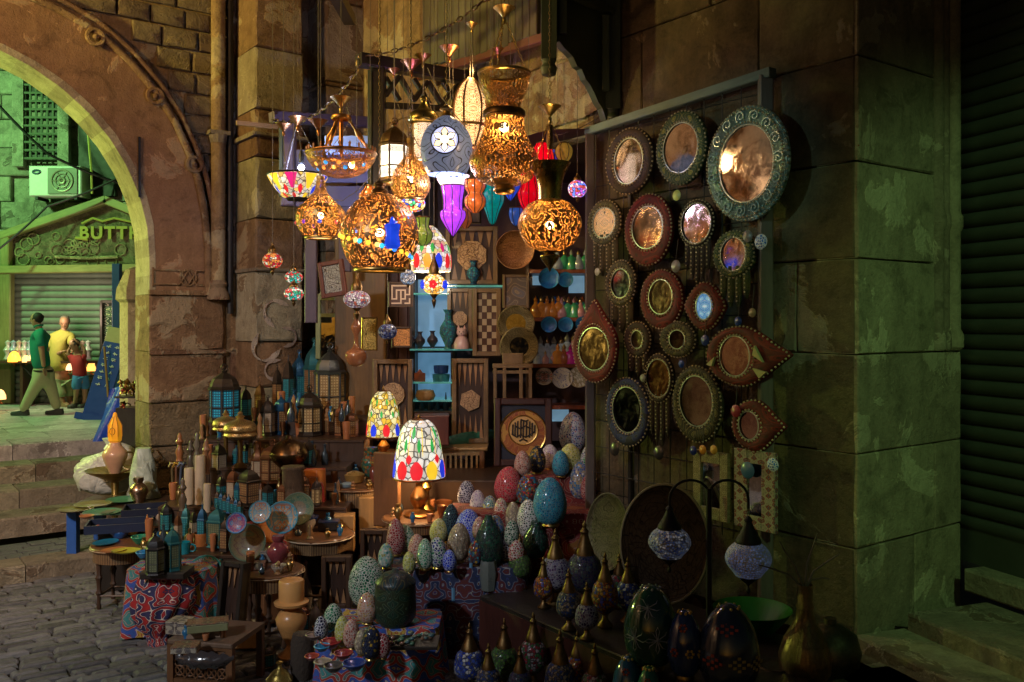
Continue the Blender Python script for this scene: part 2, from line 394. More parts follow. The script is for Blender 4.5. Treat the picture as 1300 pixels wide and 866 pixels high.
def stone(parent,c,wd,h,d,rz,mat,bev=.012,jit=.006,name='stone'):
    mb=MB();x,z=wd/2,h/2;q=3;pts=[]
    for a,b in (((-x,-z),(x,-z)),((x,-z),(x,z)),((x,z),(-x,z)),((-x,z),(-x,-z))):
        for i in range(q): f=i/q;pts.append((a[0]+(b[0]-a[0])*f,a[1]+(b[1]-a[1])*f))
    n=len(pts);V=[]
    for k,(a,b) in enumerate(pts):
        c1=1.6 if k % q == 0 else 1;r=bev*c1*R.uniform(.5,1.7);V.append((a*(1-r/x),-d/2+R.uniform(0,jit),b*(1-r/z)))
    for k,(a,b) in enumerate(pts): V.append((a-R.uniform(0,jit)*(a > 0)+R.uniform(0,jit)*(a < 0),-d/2+bev*1.3,b-R.uniform(0,jit)*(b > 0)+R.uniform(0,jit)*(b < 0)))
    for a,b in pts: V.append((a,d/2,b))
    mb.add(V+[(0,-d/2-jit*.5,0)],[(3*n,k,(k+1) % n) for k in range(n)]+[((j+1)*n+k,(j+1)*n+(k+1) % n,j*n+(k+1) % n,j*n+k) for j in (0,1) for k in range(n)])
    return mb.build(name,mat,parent,30,c,(0,0,rz))

def masonry(parent,pt,rz,s0,s1,z0,z1,ch,ln,mat,gap=.004,prou=.004,d=.12,skip=None,cuts=None,bev=.007,jit=.004,lim=None):
    """stones between s0..s1, z0..z1; pt(s, z) gives the wall-face point"""
    zs=cuts if cuts else None
    if not zs:
        zs=[z0]
        while zs[-1] < z1-.4*ch: zs.append(min(z1,zs[-1]+ch*R.uniform(.85,1.15)))
        zs[-1]=z1
    for a,b in zip(zs,zs[1:]):
        s=s0
        first=True
        while s < s1-1e-3:
            L=ln*R.uniform(.65,1.35)*(R.uniform(.4,1) if first else 1);first=False
            e=s+L
            if e > s1-ln*.35: e=s1
            mz,ms=(a+b)/2,(s+e)/2
            if not (skip and skip(ms,mz)):
                p=pt(ms,mz);pr=R.uniform(0,prou)
                off=Vector((sin(rz),-cos(rz),0))*(pr-d/2)
                stone(parent,p+off,e-s-gap,b-a-gap,d,rz,mat,bev,jit)
            s=e

# ---- ground: one sheet, cobbles laid on it
g=MB();g.add([(-160,-160,-.03),(160,-160,-.03),(160,160,-.03),(-160,160,-.03)],[(0,1,2,3)])
ground=g.build('ground',GROUT);ground['kind']='structure'
COB=m_cobble()
D1=Vector((.804,.595,0));D2=Vector((-.595,.804,0))
K0=Vector(((0-650)/F*7.95,7.95,0))            # foot of the kerb at the picture's left edge
cand=[]
q=-.0
row=0
while q > -5.2:
    hgt=R.uniform(.085,.115);s=-2.2+R.uniform(0,.2)
    while s < 5.6:
        L=R.uniform(.17,.34);c=K0+D1*(s+L/2)+D2*(q-hgt/2-.03);cand.append((c,L,hgt));s += L
    q -= hgt;row += 1
def vis(c):
    if c.y < 4: return False
    px=650+F*c.x/c.y;py=410+F*CH/c.y
    return -30 < px < 260+max(0,(py-800))*.4 and py < 900
vs_=sorted([c for c in cand if vis(c[0])],key=lambda c: c[0].length);near=set(id(c[0]) for c in vs_[:298])
stuffmb=MB()
for c,L,hgt in cand:
    z=R.uniform(-.006,.008)
    mb=MB()
    x,y=L/2-.007,hgt/2-.007
    vs0=[(-x,-y,-.03),(x,-y,-.03),(x,y,-.03),(-x,y,-.03)]
    vs1=[(-x+R.uniform(0,.012),-y+R.uniform(0,.008),-.006),(x-R.uniform(0,.012),-y+R.uniform(0,.008),-.006),(x-R.uniform(0,.012),y-R.uniform(0,.008),-.006),(-x+R.uniform(0,.012),y-R.uniform(0,.008),-.006)]
    vs2=[(a*(1-.022/x),b_*(1-.018/y),.004+R.uniform(-.004,.004)) for a,b_,_ in vs1]
    fs=[(0,1,5,4),(1,2,6,5),(2,3,7,6),(3,0,4,7),(4,5,9,8),(5,6,10,9),(6,7,11,10),(7,4,8,11),(8,9,10,11)]
    M=T(c.x,c.y,z) @ RZ(AW+R.uniform(-.03,.03))
    if id(c) in near:
        mb.add(vs0+vs1+vs2,fs);o=mb.build('cobble',COB,ground,25,(c.x,c.y,z),(0,0,AW+R.uniform(-.03,.03)))
    else: stuffmb.add(vs0+vs1+vs2,fs,None,0,M)
stuffmb.build('cobbles_beyond',COB,ground,60,kind='stuff')

# ---- kerb, pavement, steps and the passage floor beyond the arch
pav=struct('pavement')
def slabrow(parent,org,s0,s1,depth,z0,z1,ln,mat,name='kerb_stone',bev=.012):
    s=s0
    while s < s1-.01:
        e=min(s1,s+ln*R.uniform(.8,1.25));
        if s1-e < ln*.3: e=s1
        c=org+D1*((s+e)/2)+D2*(depth/2);mb=MB();x,y,h=(e-s)/2-.004,depth/2,(z1-z0)/2
        b=bev*R.uniform(.7,1.6)
        V0=[(-x,-y,-h),(x,-y,-h),(x,y,-h),(-x,y,-h),(-x,-y,h-b),(x,-y,h-b),(x,y,h-b),(-x,y,h-b),(-x+b*.5,-y+b,h),(x-b*.5,-y+b,h),(x-b*.5,y,h),(-x+b*.5,y,h)]
        for i in range(4,12): V0[i]=(V0[i][0],V0[i][1]+R.uniform(-.006,.006)*(V0[i][1] < 0),V0[i][2]+R.uniform(-.003,.003))
        mb.add(V0,[(0,1,5,4),(1,2,6,5),(2,3,7,6),(3,0,4,7),(4,5,9,8),(5,6,10,9),(6,7,11,10),(7,4,8,11),(8,9,10,11)])
        mb.build(name,mat,parent,40,(c.x,c.y,(z0+z1)/2),(0,0,AW));s=e
def org(Y,z=0): return Vector((-650/F*Y,Y,0))
slabrow(pav,org(7.95),-2.2,3.4,.34,-.02,.14,1.1,ST_STEP)
# pavement cobbles between kerb and steps
pm=MB();pq=0
po=org(7.95)+D2*.34
while pq < .62:
    hgt=.105;s=-2.2
    while s < 3.2:
        L=R.uniform(.18,.3);c=po+D1*(s+L/2)+D2*(pq+hgt/2)
        pm.box((0,0,0),(L-.012,hgt-.012,.05),0,T(c.x,c.y,.112+R.uniform(-.004,.004)) @ RZ(AW));s += L
    pq += hgt
pm.build('pavement_setts',COB,pav,0,kind='stuff')
stairs=struct('stairs')
ys=[9.15,9.7,10.25,10.8];zs=[.14,.315,.49,.665,.84]
for i in range(4):
    dpt=.46 if i < 3 else .5
    slabrow(stairs,org(ys[i]),-2.5,5.2,dpt,zs[i]-.03,zs[i+1],1.25,ST_STEP if i < 3 else ST_GREY,'step_stone',.016)
# passage floor: slabs
pf=struct('passage_floor')
p0=org(10.8)+D2*.5
mb=MB();q0=p0-D1*6;q1=p0+D1*7;q2=q1+D2*14;q3=q0+D2*14
mb.add([(*q0.xy,.815),(*q1.xy,.815),(*q2.xy,.815),(*q3.xy,.815)],[(0,1,2,3)]);mb.build('floor_bed',GROUT,pf,0)
for i in range(9):
    s=-3.4+R.uniform(0,.3)
    while s < 5.4:
        L=R.uniform(.7,1.15);c=p0+D1*(s+L/2)+D2*(.36+i*.72)
        mb=MB();mb.box((0,0,0),(L-.01,.71,.05));mb.build('floor_slab',ST_GREY,pf,0,(c.x,c.y,.84-.025+R.uniform(-.003,.003)),(0,0,AW));s += L
# retaining fill under the merchandise: a raised shop floor
rf=struct('raised_landing')

# ---- the arch wall
aw=thing('arch_wall','reddish brown plastered stone wall pierced by a round arch with a carved moulding','stone wall')
cS,cZ,cR=-2.03,2.97,2.035
mould=[(0.60,2.6),(.60,3.1),(.565,3.46),(.5,3.8),(.40,4.1),(.25,4.42),(.06,4.70),(-.22,5.0),(-.54,5.24),(-.82,5.36),(-1.08,5.44),(-1.6,5.56),(-2.2,5.60)]
inner=[(0,2.6),(0,2.97)]+[(cS+cR*cos(radians(a)),cZ+cR*sin(radians(a))) for a in range(9,100,9)]
def resample(pts,n):
    L=[0]
    for a,b in zip(pts,pts[1:]): L.append(L[-1]+sqrt((a[0]-b[0])**2+(a[1]-b[1])**2))
    out=[]
    for i in range(n+1):
        t=L[-1]*i/n;k=max(j for j in range(len(L)) if L[j] <= t+1e-9);k=min(k,len(pts)-2)
        f=(t-L[k])/(L[k+1]-L[k]);out.append((pts[k][0]+(pts[k+1][0]-pts[k][0])*f,pts[k][1]+(pts[k+1][1]-pts[k][1])*f))
    return out
NR=40
ri,ro=resample(inner,NR),resample(mould,NR)
# spandrel plaster in voussoir-like pieces
for a in (0,):
    mb=MB();vs=[];fs=[]
    for i in range(NR+1):
        for j in range(4):
            f=j/3;s_=ri[i][0]*(1-f)+ro[i][0]*f;z_=ri[i][1]*(1-f)+ro[i][1]*f;vs.append(ASZ(s_,z_,R.uniform(-.003,.006) if 0 < j < 3 else 0))
    for i in range(NR):
        for j in range(3): k=i*4+j;fs.append((k,k+1,k+5,k+4))
    fs=[tuple(reversed(f)) for f in fs]
    mb.add(vs,fs);mb.build('plaster',ST_PLAST,aw,50)
# the lit reveal under the arch: separate voussoirs
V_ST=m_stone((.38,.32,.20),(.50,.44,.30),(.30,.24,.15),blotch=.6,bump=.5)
for a in range(0,NR,2):
    mb=MB();vs=[]
    for i in (a,a+1,a+2):
        f=.004 if i == a else (-.004 if i == a+2 else 0)
        s_,z_=ri[i];vs += [ASZ(s_,z_,.006),ASZ(s_,z_,-.55),ASZ(s_+.06,z_+.05,.006)]
    mb.add(vs,[(0,1,4,3),(3,4,7,6),(2,0,3,5),(5,3,6,8)]);mb.build('voussoir',V_ST,aw,50)
# jamb blocks
zc=[-.02,.55,1.0,1.46,2.0,2.6]
for a,b in zip(zc,zc[1:]):
    c=ASZ(.393,(a+b)/2,-.28)
    stone(aw,c,.786,b-a-.008,.56,AW,ST_BROWN if b > 1.5 else ST_RUBB,.014,.005)
# capital band with interlaced relief
mb=MB();mb.box((0,0,0),(.80,.05,.05));mb.build('string_moulding',ST_BROWN,aw,30,ASZ(.393,2.62,.01),(0,0,AW))
mb=MB();mb.box((0,0,0),(.80,.04,.04));mb.build('string_moulding',ST_BROWN,aw,30,ASZ(.393,1.99,.01),(0,0,AW))
mb=MB()
M=Matrix.Translation(ASZ(.393,2.78,.012)) @ RZ(AW)
for zz in (-.075,.075): mb.tube([(-.36,0,zz),(-.09,0,zz),(0,-.005,-zz),(.09,0,zz),(.36,0,zz)],.012,6)
mb.ring(.085,.012,16,6,0);mb.tube([(-.36,0,-.1),(-.36,0,.1)],.012);mb.tube([(.36,0,-.1),(.36,0,.1)],.012)
o=mb.build('knot_relief',ST_BROWN,aw,50);o.matrix_world=M
mb=MB();M=Matrix.Translation(ASZ(.24,3.2,.012)) @ RZ(AW)
# double roll moulding with loops
def mtube(off,r):
    pts=[ASZ(s_+.0,z_,off) for s_,z_ in resample(mould,48)];return pts
mb=MB();mb.tube(mtube(.03,0),.038,8);o=mb.build('roll_moulding',ST_BROWN,aw,60)
m2=[(s_+.10*cos(atan2(z_-2.6,s_+1.9)),z_+.10*sin(atan2(z_-2.6,s_+1.9))) for s_,z_ in mould]
mb=MB();mb.tube([ASZ(s_,z_,.03) for s_,z_ in resample(m2,48)],.028,8);mb.build('roll_moulding',ST_BROWN,aw,60)
for px,py in ((121,47),(197,122),(247,209)):
    c=AP(px,py,.05)
    mb=MB();mb.ring(.075,.024,18,6);mb.ball((0,-.01,0),.03,8);mb.build('moulding_loop',ST_BROWN,aw,60,c,(0,0,AW))
# rubble beyond the moulding
def out_mould(s,z):
    d=sqrt((s+1.66)**2+(z-3.28)**2);return z > 3.2 and d < 2.22+.22 or (z <= 3.2 and s < .72)
masonry(aw,lambda s,z: ASZ(s,z,-.015),AW,-1.0,.86,3.3,7.2,.20,.34,ST_RUBB,.016,.02,.12,skip=out_mould,bev=.014,jit=.012)
mb=MB()
full=[ASZ(2.6,-.1,-.06),ASZ(2.6,7.6,-.06),ASZ(-7,7.6,-.06),ASZ(-7,-.1,-.06),ASZ(2*cS,-.1,-.06),ASZ(2*cS,2.97,-.06)]+[ASZ(cS+(cR+.06)*cos(radians(a)),cZ+(cR+.06)*sin(radians(a)),-.06) for a in range(171,8,-9)]+[ASZ(.03,2.97,-.06),ASZ(.03,-.1,-.06)]
back=[v+Vector((-.595,.804,0))*.48 for v in full]
n_=len(full);mb.add(full+back,[tuple(range(n_)),tuple(reversed(range(n_,2*n_)))]+[(k,(k+1) % n_,(k+1) % n_+n_,k+n_) for k in range(n_)])
mb.build('wall_core',ST_BROWN,aw,0)
# left half of the arch, out of the frame: plain masonry
masonry(aw,lambda s,z: ASZ(s,z,.0),AW,-6.5,-4.12,0,5.2,.5,.8,ST_BROWN)
# iron strap hanging on the plaster
mb=MB();mb.box((0,0,0),(.02,.02,.62));tag(mb.build('iron_bar',IRON,None,0,AP(177,212,.02),(0,0,AW)),'thin rusty iron bar fixed upright on the brown plaster above the arch pier','iron bar')
# corner colonnette at px 262
cl=thing('corner_column','slender engaged stone column running up beside the arch moulding','column',ASZ(.70,0,.05),AW)
mb=MB();mb.lathe([(.075,2.6),(.075,7.4)],14);mb.build('shaft',ST_BROWN,cl)
mb=MB();mb.lathe([(.12,2.55),(.11,2.62),(.08,2.68),(.1,2.72),(.075,2.76)],14);mb.build('base',ST_BROWN,cl)
mb=MB();mb.box((.0,-.02,4.35),(.22,.12,.04));mb.lathe([(.1,4.33),(.085,4.24)],10,0);mb.build('bracket',ST_PALE,cl)
pp=thing('drain_pipe','dark metal downpipe between the stone column and the first pilaster','pipe',ASZ(.83,0,.06),AW)
mb=MB();mb.lathe([(.035,2.4),(.035,7.4)],10);mb.build('pipe',IRON,pp)
for z in (3.3,4.6,5.7): mb=MB();mb.lathe([(.045,z),(.045,z+.05)],10);mb.build('pipe_clip',IRON,pp)

# ---- pilasters left of the shop
def pilaster(label,s0,s1,off,cuts,mats,gname):
    t=thing('pilaster',label,'pilaster',group=gname)
    for i,(a,b) in enumerate(zip(cuts,cuts[1:])):
        ex=.02*((i*7) % 3-1)
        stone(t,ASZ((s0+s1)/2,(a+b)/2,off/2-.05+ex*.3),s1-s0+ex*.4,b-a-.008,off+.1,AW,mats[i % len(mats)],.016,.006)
    return t
def s_at(px,off=0): p=AP(px,400,off);return (p.x-.595*off+3.77)/.804
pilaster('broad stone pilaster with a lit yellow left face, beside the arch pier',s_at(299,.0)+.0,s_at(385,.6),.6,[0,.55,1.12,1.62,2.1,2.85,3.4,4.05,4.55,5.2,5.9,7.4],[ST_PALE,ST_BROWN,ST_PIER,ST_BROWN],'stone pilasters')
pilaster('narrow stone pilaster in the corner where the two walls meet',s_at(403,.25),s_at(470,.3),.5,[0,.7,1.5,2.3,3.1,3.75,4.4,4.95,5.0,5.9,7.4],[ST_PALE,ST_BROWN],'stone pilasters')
mb=MB();mb.box((0,0,0),(.9,.68,.06),bev=.01)
mw=thing('cornice','thin stone ledge crossing the broad pilaster','ledge');c=ASZ((s_at(299)+s_at(385,.6))/2,4.28,.3);mb=MB();mb.box((0,0,0),(s_at(385,.6)-s_at(299)+.08,.7,.045),bev=.012);mb.build('ledge_stone',ST_PALE,mw,30,c,(0,0,AW))
mb=MB();mb.box((0,0,0),(s_at(385,.6)-s_at(299)+.05,.68,.035),bev=.012);mb.build('ledge_stone',ST_PALE,mw,30,ASZ((s_at(299)+s_at(385,.6))/2,2.86,.3),(0,0,AW))
iw=thing('inner_wall','recessed brown masonry between and above the two pilasters','stone wall')
masonry(iw,lambda s,z: ASZ(s,z,.0),AW,.86,2.35,1.5,7.3,.52,.55,ST_BROWN)

# ---- the right wall, with the shop opening
def WSZ(t,z,off=0): return Vector((2.01-.595*t+NX*off,5.3+.804*t+NY*off,z))
rw=thing('shop_wall','tall brown masonry wall behind the mirrors and the lantern stall','stone wall')
tA,tB,zT=2.30,5.22,3.78
wpt=lambda s,z: WSZ(-s,z,0)
pc=[.42,.49+.0,.975,1.53,2.115,2.68,3.25,3.87,4.47,5.2,6.0,7.3]
pc=[.40,.975,1.53,2.115,2.68,3.25,3.87,4.47,5.2,6.0,7.3]
masonry(rw,wpt,WR,-tA,-.0,0,0,.5,.95,ST_SHADEP,cuts=pc)
masonry(rw,wpt,WR,-7.0,-tA,0,0,.5,.8,ST_BROWN,cuts=[zT+.0,4.47,5.2,6.0,7.3])
masonry(rw,wpt,WR,-6.9,-tB,0,0,.5,.6,ST_BROWN,cuts=[.4,1.0,1.7,2.4,3.1,zT])
mb=MB()
fr=[(0,0),(tA+.05,0),(tA+.05,zT+.05),(tB-.05,zT+.05),(tB-.05,0),(7.2,0),(7.2,7.4),(0,7.4)]
vf=[WSZ(t,z,-.07) for t,z in fr];vb=[WSZ(t,z,-.3) for t,z in fr];n_=8
mb.add(vf+vb,[tuple(reversed(range(8))),tuple(range(8,16))]+[(k,(k+1) % 8,(k+1) % 8+8,k+8) for k in range(8)]);mb.build('wall_core',GROUT,rw,0)
# flaking plaster panel above the opening
mb=MB();pts=[(640,172),(655,130),(678,90),(700,84),(722,78),(735,95),(752,112),(763,136),(740,150),(705,160),(668,178)]
vv=[WP(a,b,.03) for a,b in pts];mb.add(vv,[tuple(range(len(vv)))]);mb.build('flaking_plaster',m_stone((.34,.20,.14),(.52,.40,.28),(.62,.52,.40),blotch=.5,bump=1.0,sc=2.5),rw,0)
# pier: right-hand face
rp=thing('stone_pier','large stone pier corner lit green, between the mirror stall and the rolling shutter','pier')
ppt=lambda s,z: Vector((2.01+.804*s,5.3+.595*s,z))
for i,(a,b) in enumerate(zip(pc,pc[1:])):
    L=1.19 if b < 2.2 else .86
    cut=[.0,L] if i not in (0,1) else [0,.86 if i else .62,L]
    for s0,s1 in zip(cut,cut[1:]):
        p=ppt((s0+s1)/2,(a+b)/2)+Vector((-.595,.804,0))*.12
        stone(rp,p,s1-s0-.006,b-a-.005,.28,AW,ST_PIER,.007,.004)
mb=MB()
for k,(s_,r_) in enumerate(((.92,.055),(1.02,.04),(1.12,.06))):
    p=ppt(s_,0);
    mb=MB();mb.lathe([(r_,2.12),(r_*1.3,2.14),(r_*1.3,2.22),(r_,2.26),(r_,2.9),(r_*1.25,2.93),(r_*1.25,3.0),(r_,3.03),(r_,7.3)],12);mb.build('engaged_shaft',ST_PIER,rp,40,(p.x,p.y+.03,0))
mb=MB();vf=[ppt(0,0)+Vector((.05,.12,0)),ppt(1.19,0)+Vector((0,.14,0)),ppt(1.3,0)+Vector((-.2,.6,0)),ppt(0,0)+Vector((.1,.6,0))]
mb.add([(*v.xy,0) for v in vf]+[(*v.xy,7.3) for v in vf],[(0,1,5,4),(1,2,6,5),(2,3,7,6),(3,0,4,7),(4,5,6,7)]);mb.build('pier_core',ST_PIER,rp,0)
# red graffiti on the pier
gm=m_plain((.32,.04,.03),.8)
mb=MB()
gx,gz,gy=.06,3.42,-.012
def strokes(mb,lst,M,r=.006):
    for s_ in lst: mb.tube([(x,0,z) for x,z in s_],r,5,0,M)
Mg=Matrix.Translation(ppt(.03,3.36)+Vector((.595,-.804,0))*.014) @ RZ(AW)
strokes(mb,[[(0,.14),(.005,.02)],[(.05,.02),(.05,.09)],[(.05,.07),(.08,.10),(.10,.07),(.10,.01)],[(.14,.15),(.135,-.01)],[(.20,.09),(.14,.05),(.21,-.01)],[(-.02,-.02),(.07,-.03),(.2,-.025)]],Mg,.0045)
tag(mb.build('graffiti',gm),'small red scrawled word painted on the green lit pier','graffiti')
# rolling shutter at the right
sh=thing('rolling_shutter','dark green ribbed rolling shutter closing the doorway at the right edge','shutter')
q0=Vector((3.0,6.08,0));dr=Vector((.33,-.944,0)).normalized();nr=Vector((-.944,-.33,0));rzS=atan2(dr.y,dr.x)
mb=MB();SHM=m_plain((.10,.12,.10),.45,.5,.3,4)
z=.98
while z < 6.2:
    c=q0+dr*1.1+Vector((0,0,z));mb=MB()
    pr=[(-.0,-.05),(-.022,-.035),(-.03,0),(-.022,.035),(0,.05)]
    vs=[(-1.1,y,zz) for y,zz in pr]+[(1.1,y,zz) for y,zz in pr];mb.add(vs,[(k,k+5,k+6,k+1) for k in range(4)]);mb.build('slat',SHM,sh,60,c,(0,0,rzS));z += .1
mb=MB();mb.box((0,0,0),(2.2,.03,.22));mb.build('bottom_plate',SHM,sh,0,q0+dr*1.1+Vector((0,0,.83)),(0,0,rzS))
mb=MB();mb.box((0,0,0),(.09,.12,6));mb.build('guide_rail',IRON,sh,0,q0+dr*(-.03)+nr*.05+Vector((0,0,3.5)),(0,0,rzS))
# steps on the right
ls=struct('doorway_steps')
def rstep(px,py,z,ln,dp,h,mat=ST_STEP):
    c0=G(px,py,z);n=2;
    for k in range(n):
        mb=MB();L=ln/n;mb.box((0,0,0),(L-.01,dp,h),bev=.012)
        c=c0+dr*(L*(k+.5))-nr*(dp/2)+Vector((0,0,-h/2));mb.build('step_stone',mat,ls,30,c,(0,0,rzS))
rstep(1085,806,.48,2.6,.6,.14);rstep(1150,778,.58,2.6,.62,.12);rstep(1222,722,.72,2.6,.5,.14)
mb=MB();pr_=[G(600,1000,.34),G(1300,1400,.34)]
lq=[Vector((.2,2.2,.34)),Vector((6,2.2,.34)),Vector((6,7,.34)),Vector((2.0,5.6,.34)),Vector((.9,5.0,.34))]
mb.add([tuple(v) for v in lq]+[(v.x,v.y,-.05) for v in lq],[(0,1,2,3,4),(0,4,9,5),(4,3,8,9)]);mb.build('landing_slab',ST_STEP,rf,0)
for (px,py,L,wdt) in ((1040,850,.8,.5),(1120,866,.7,.45),(1200,880,.7,.5)):
    c=G(px,py,.37);mb=MB();mb.box((0,0,0),(L,wdt,.05),bev=.015);mb.build('paving_slab',ST_STEP,rf,30,c,(0,0,rzS))
c=G(1225,858,.42)
mb=MB();mb.poly([(-.22,-.12),(.02,-.2),(.24,-.1),(.2,.12),(-.05,.2),(-.2,.06)],0,.05);o=mb.build('loose_slab',m_stone((.42,.40,.36),(.55,.53,.48),(.35,.32,.28)),None,20,c+Vector((0,0,.0)),(-pi/2,0,.3));tag(o,'pale broken stone slab lying at the foot of the doorway steps','stone slab')

# ---- building behind the arch
bb=thing('far_building','green lit stone building across the passage behind the arch','building')
YB=16.6
masonry(bb,lambda s,z: Vector((s,YB,z)),0,-12.5,-3.0,.8,9.2,.46,1.0,ST_BACK,.012,.03,.14,bev=.015,skip=lambda s,z: (-8.85 < s < -8.15 and 4.6 < z < 6.75) or (-9.3 < s < -7.1 and z < 3.2))
mb=MB();mb.box((-8,YB+.3,5),(14,.4,9));mb.build('wall_core',ST_BACK,bb,0)
def B(px,py,Y=YB): return P(px,py,Y)
# near-black panel: painted shade of the gap at the right of the window
mb=MB();a=B(104,130);b=B(150,250);mb.box(((a.x+b.x)/2,YB-.1,(a.z+b.z)/2),(abs(a.x-b.x),.06,abs(a.z-b.z)));mb.build('opening_shade',m_plain((.012,.015,.012)),bb,0)
wn=MB();a,b=B(36,110),B(79,203);cx,cz=(a.x+b.x)/2,(a.z+b.z)/2;ww,wh=b.x-a.x,a.z-b.z
wn.box((cx,YB+.02,cz),(ww,.04,wh));wo=wn.build('window',m_plain((.01,.012,.01)),bb,0)
gb=MB()
for i in range(7): gb.tube([(a.x+ww*i/6,YB-.12,b.z),(a.x+ww*i/6,YB-.12,a.z)],.022,6)
for i in range(10): gb.tube([(a.x,YB-.14,b.z+wh*i/9),(b.x,YB-.14,b.z+wh*i/9)],.022,6)
gb.build('window_grille',m_plain((.10,.13,.09),.6),wo)
fb=MB();fb.box((a.x-.1,YB-.12,cz),(.2,.12,wh+.3));fb.box((b.x+.1,YB-.12,cz),(.2,.12,wh+.3));fb.build('frame',ST_BACK,wo,0)
ac=thing('air_conditioner','white outdoor air conditioning unit fixed to the far wall under the barred window','air conditioner',B(71,250,YB-.45))
mb=MB();mb.box((0,.15,.28),(.94,.36,.54),bev=.02);mb.build('casing',m_plain((.62,.66,.64),.5),ac,30)
mb=MB();mb.box((.14,-.04,.28),(.52,.03,.46));mb.build('grille',m_plain((.16,.17,.14),.5),ac,0)
mb=MB();mb.ring(.19,.014,24,5);mb.ring(.12,.01,20,5);mb.ring(.05,.02,14,5)
for k in range(6): a_=k*pi/3;mb.tube([(0,0,0),(.19*cos(a_),0,.19*sin(a_))],.008,4)
mb.build('fan_guard',m_plain((.4,.38,.3),.4,.5),ac,40,(.14,-.065,.28))
mb=MB();mb.ring(.03,.02,16,5,sx=2.2);mb.build('maker_badge',m_plain((.03,.06,.12)),ac,40,(-.33,-.035,.44))
for x in (-.35,.35): mb=MB();mb.box((x,.2,-.02),(.05,.4,.05));mb.build('wall_bracket',IRON,ac,0)
# shopfront: pediment, lettering, shutter
GM=m_wood((.22,.22,.08),.5);
sf=thing('shopfront','green shopfront with a triangular pediment and a ribbed rolling shutter behind the arch','shopfront')
YF=YB-.25
pts=[(5,343),(5,302),(135,256),(215,288),(215,343)]
pq_=[(P(x,y,YF).x,P(x,y,YF).z) for x,y in pts]
mb=MB();mb.poly(pq_,YF,YF+.15);mb.build('pediment',m_stone((.14,.14,.08),(.24,.22,.12),(.30,.28,.16),sc=2,blotch=.5),sf,0)
def beam(name,p,q,wd,mat,par,d=.12):
    p,q=Vector(p),Vector(q);v=q-p;L=v.length;mb=MB();mb.box((0,0,0),(wd,d,L),bev=min(wd,d)*.12)
    o=mb.build(name,mat,par,30,(p+q)/2);o.rotation_mode='QUATERNION';o.rotation_quaternion=v.to_track_quat('Z','Y');return o
for a,b,wd in (((2,300),(136,254),.16),((134,254),(222,290),.16),((0,343),(222,340),.2),((8,296),(8,345),.16),((8,347),(8,512),.22)):
    beam('frame_beam',P(*a,YF-.08),P(*b,YF-.08),wd,GM,sf,.14)
# carved scrollwork on the pediment
mb=MB()
for k in range(26):
    x=R.uniform(15,160);y=R.uniform(300,334);p=P(x,y,YF-.02);mb.ring(R.uniform(.05,.12),.012,12,4,0,Matrix.Translation(p))
mb.tube([P(70,326,YF-.05),P(110,328,YF-.05),P(150,326,YF-.05)],.03,6)
mb.build('carved_scrollwork',m_stone((.24,.23,.12),(.30,.28,.15),(.2,.18,.1)),sf,40)
fc=bpy.data.curves.new('letters','FONT');fc.body='BUTTH';fc.size=.31;fc.extrude=.02;fc.offset=.010;fc.shear=.0;fc.space_character=1.2
fo=bpy.data.objects.new('letters',fc);COL.objects.link(fo)
bpy.context.view_layer.update()
me=bpy.data.meshes.new_from_object(fo.evaluated_get(bpy.context.evaluated_depsgraph_get()));bpy.data.objects.remove(fo)
me.materials.clear();me.materials.append(m_plain((.30,.30,.05),.7))
lt=bpy.data.objects.new('letters',me);COL.objects.link(lt);lt.parent=sf;lt.location=P(101,303,YF-.06);lt.rotation_euler=(pi/2,0,0)
mb=MB();mb.tube([P(96,302,YF-.05),P(112,304,YF-.05)],.03,6);mb.tube([P(104,284,YF-.05),P(118,277,YF-.05),P(130,281,YF-.05),P(145,277,YF-.05),P(168,282,YF-.05)],.022,6);mb.build('letter_flourish',m_plain((.30,.30,.05),.7),sf)
z=.90
SM=m_plain((.15,.19,.16),.6,.0,.5,3)
while z < 3.2:
    mb=MB();pr=[(0,-.06),(-.03,-.045),(-.04,0),(-.03,.045),(0,.06)];x0,x1=P(12,400,YF).x,P(152,400,YF).x
    vs=[(x0,y,zz) for y,zz in pr]+[(x1,y,zz) for y,zz in pr];mb.add(vs,[(k,k+5,k+6,k+1) for k in range(4)]);mb.build('slat',SM,sf,60,(0,YF+.12,z));z += .12
mb=MB();a,b=P(129,382,YF),P(150,475,YF)
beam('door_frame',P(129,382,YF-.05),P(129,505,YF-.05),.05,W_BLACK,sf,.06);beam('door_frame',P(129,383,YF-.05),P(150,383,YF-.05),.05,W_BLACK,sf,.06)
mb=MB();mb.box(((a.x+b.x)/2,YF-.0,(a.z+b.z)/2),(b.x-a.x,.04,a.z-b.z));mb.build('door_pane',m_ornament((.02,.05,.03),((.03,.10,.04),(.30,.35,.08),(.02,.04,.03)),4,6),sf,0)
# cables across the passage
def cable(pts,r,label,mat=IRON):
    mb=MB();out=[]
    for a,b in zip(pts,pts[1:]):
        for k in range(7):
            f=k/7;p=a.lerp(b,f);p.z -= .25*(a-b).length*.12*4*f*(1-f);out.append(p)
    out.append(pts[-1]);mb.tube(out,r,5);return tag(mb.build('cable',mat),label,'cable','cables across the passage')
cable([P(-40,90,15),P(60,195,15.6),P(150,232,16.2)],.025,'dark cable sagging from upper left across the barred window')
cable([P(-20,330,15.6),P(60,262,15.9),P(180,210,16)],.02,'thin cable rising across the wall below the air conditioner')
cable([P(112,170,16),P(116,215,16.1),P(117,246,16.2)],.02,'yellow cable end dangling in front of the dark opening',m_plain((.5,.45,.12)))
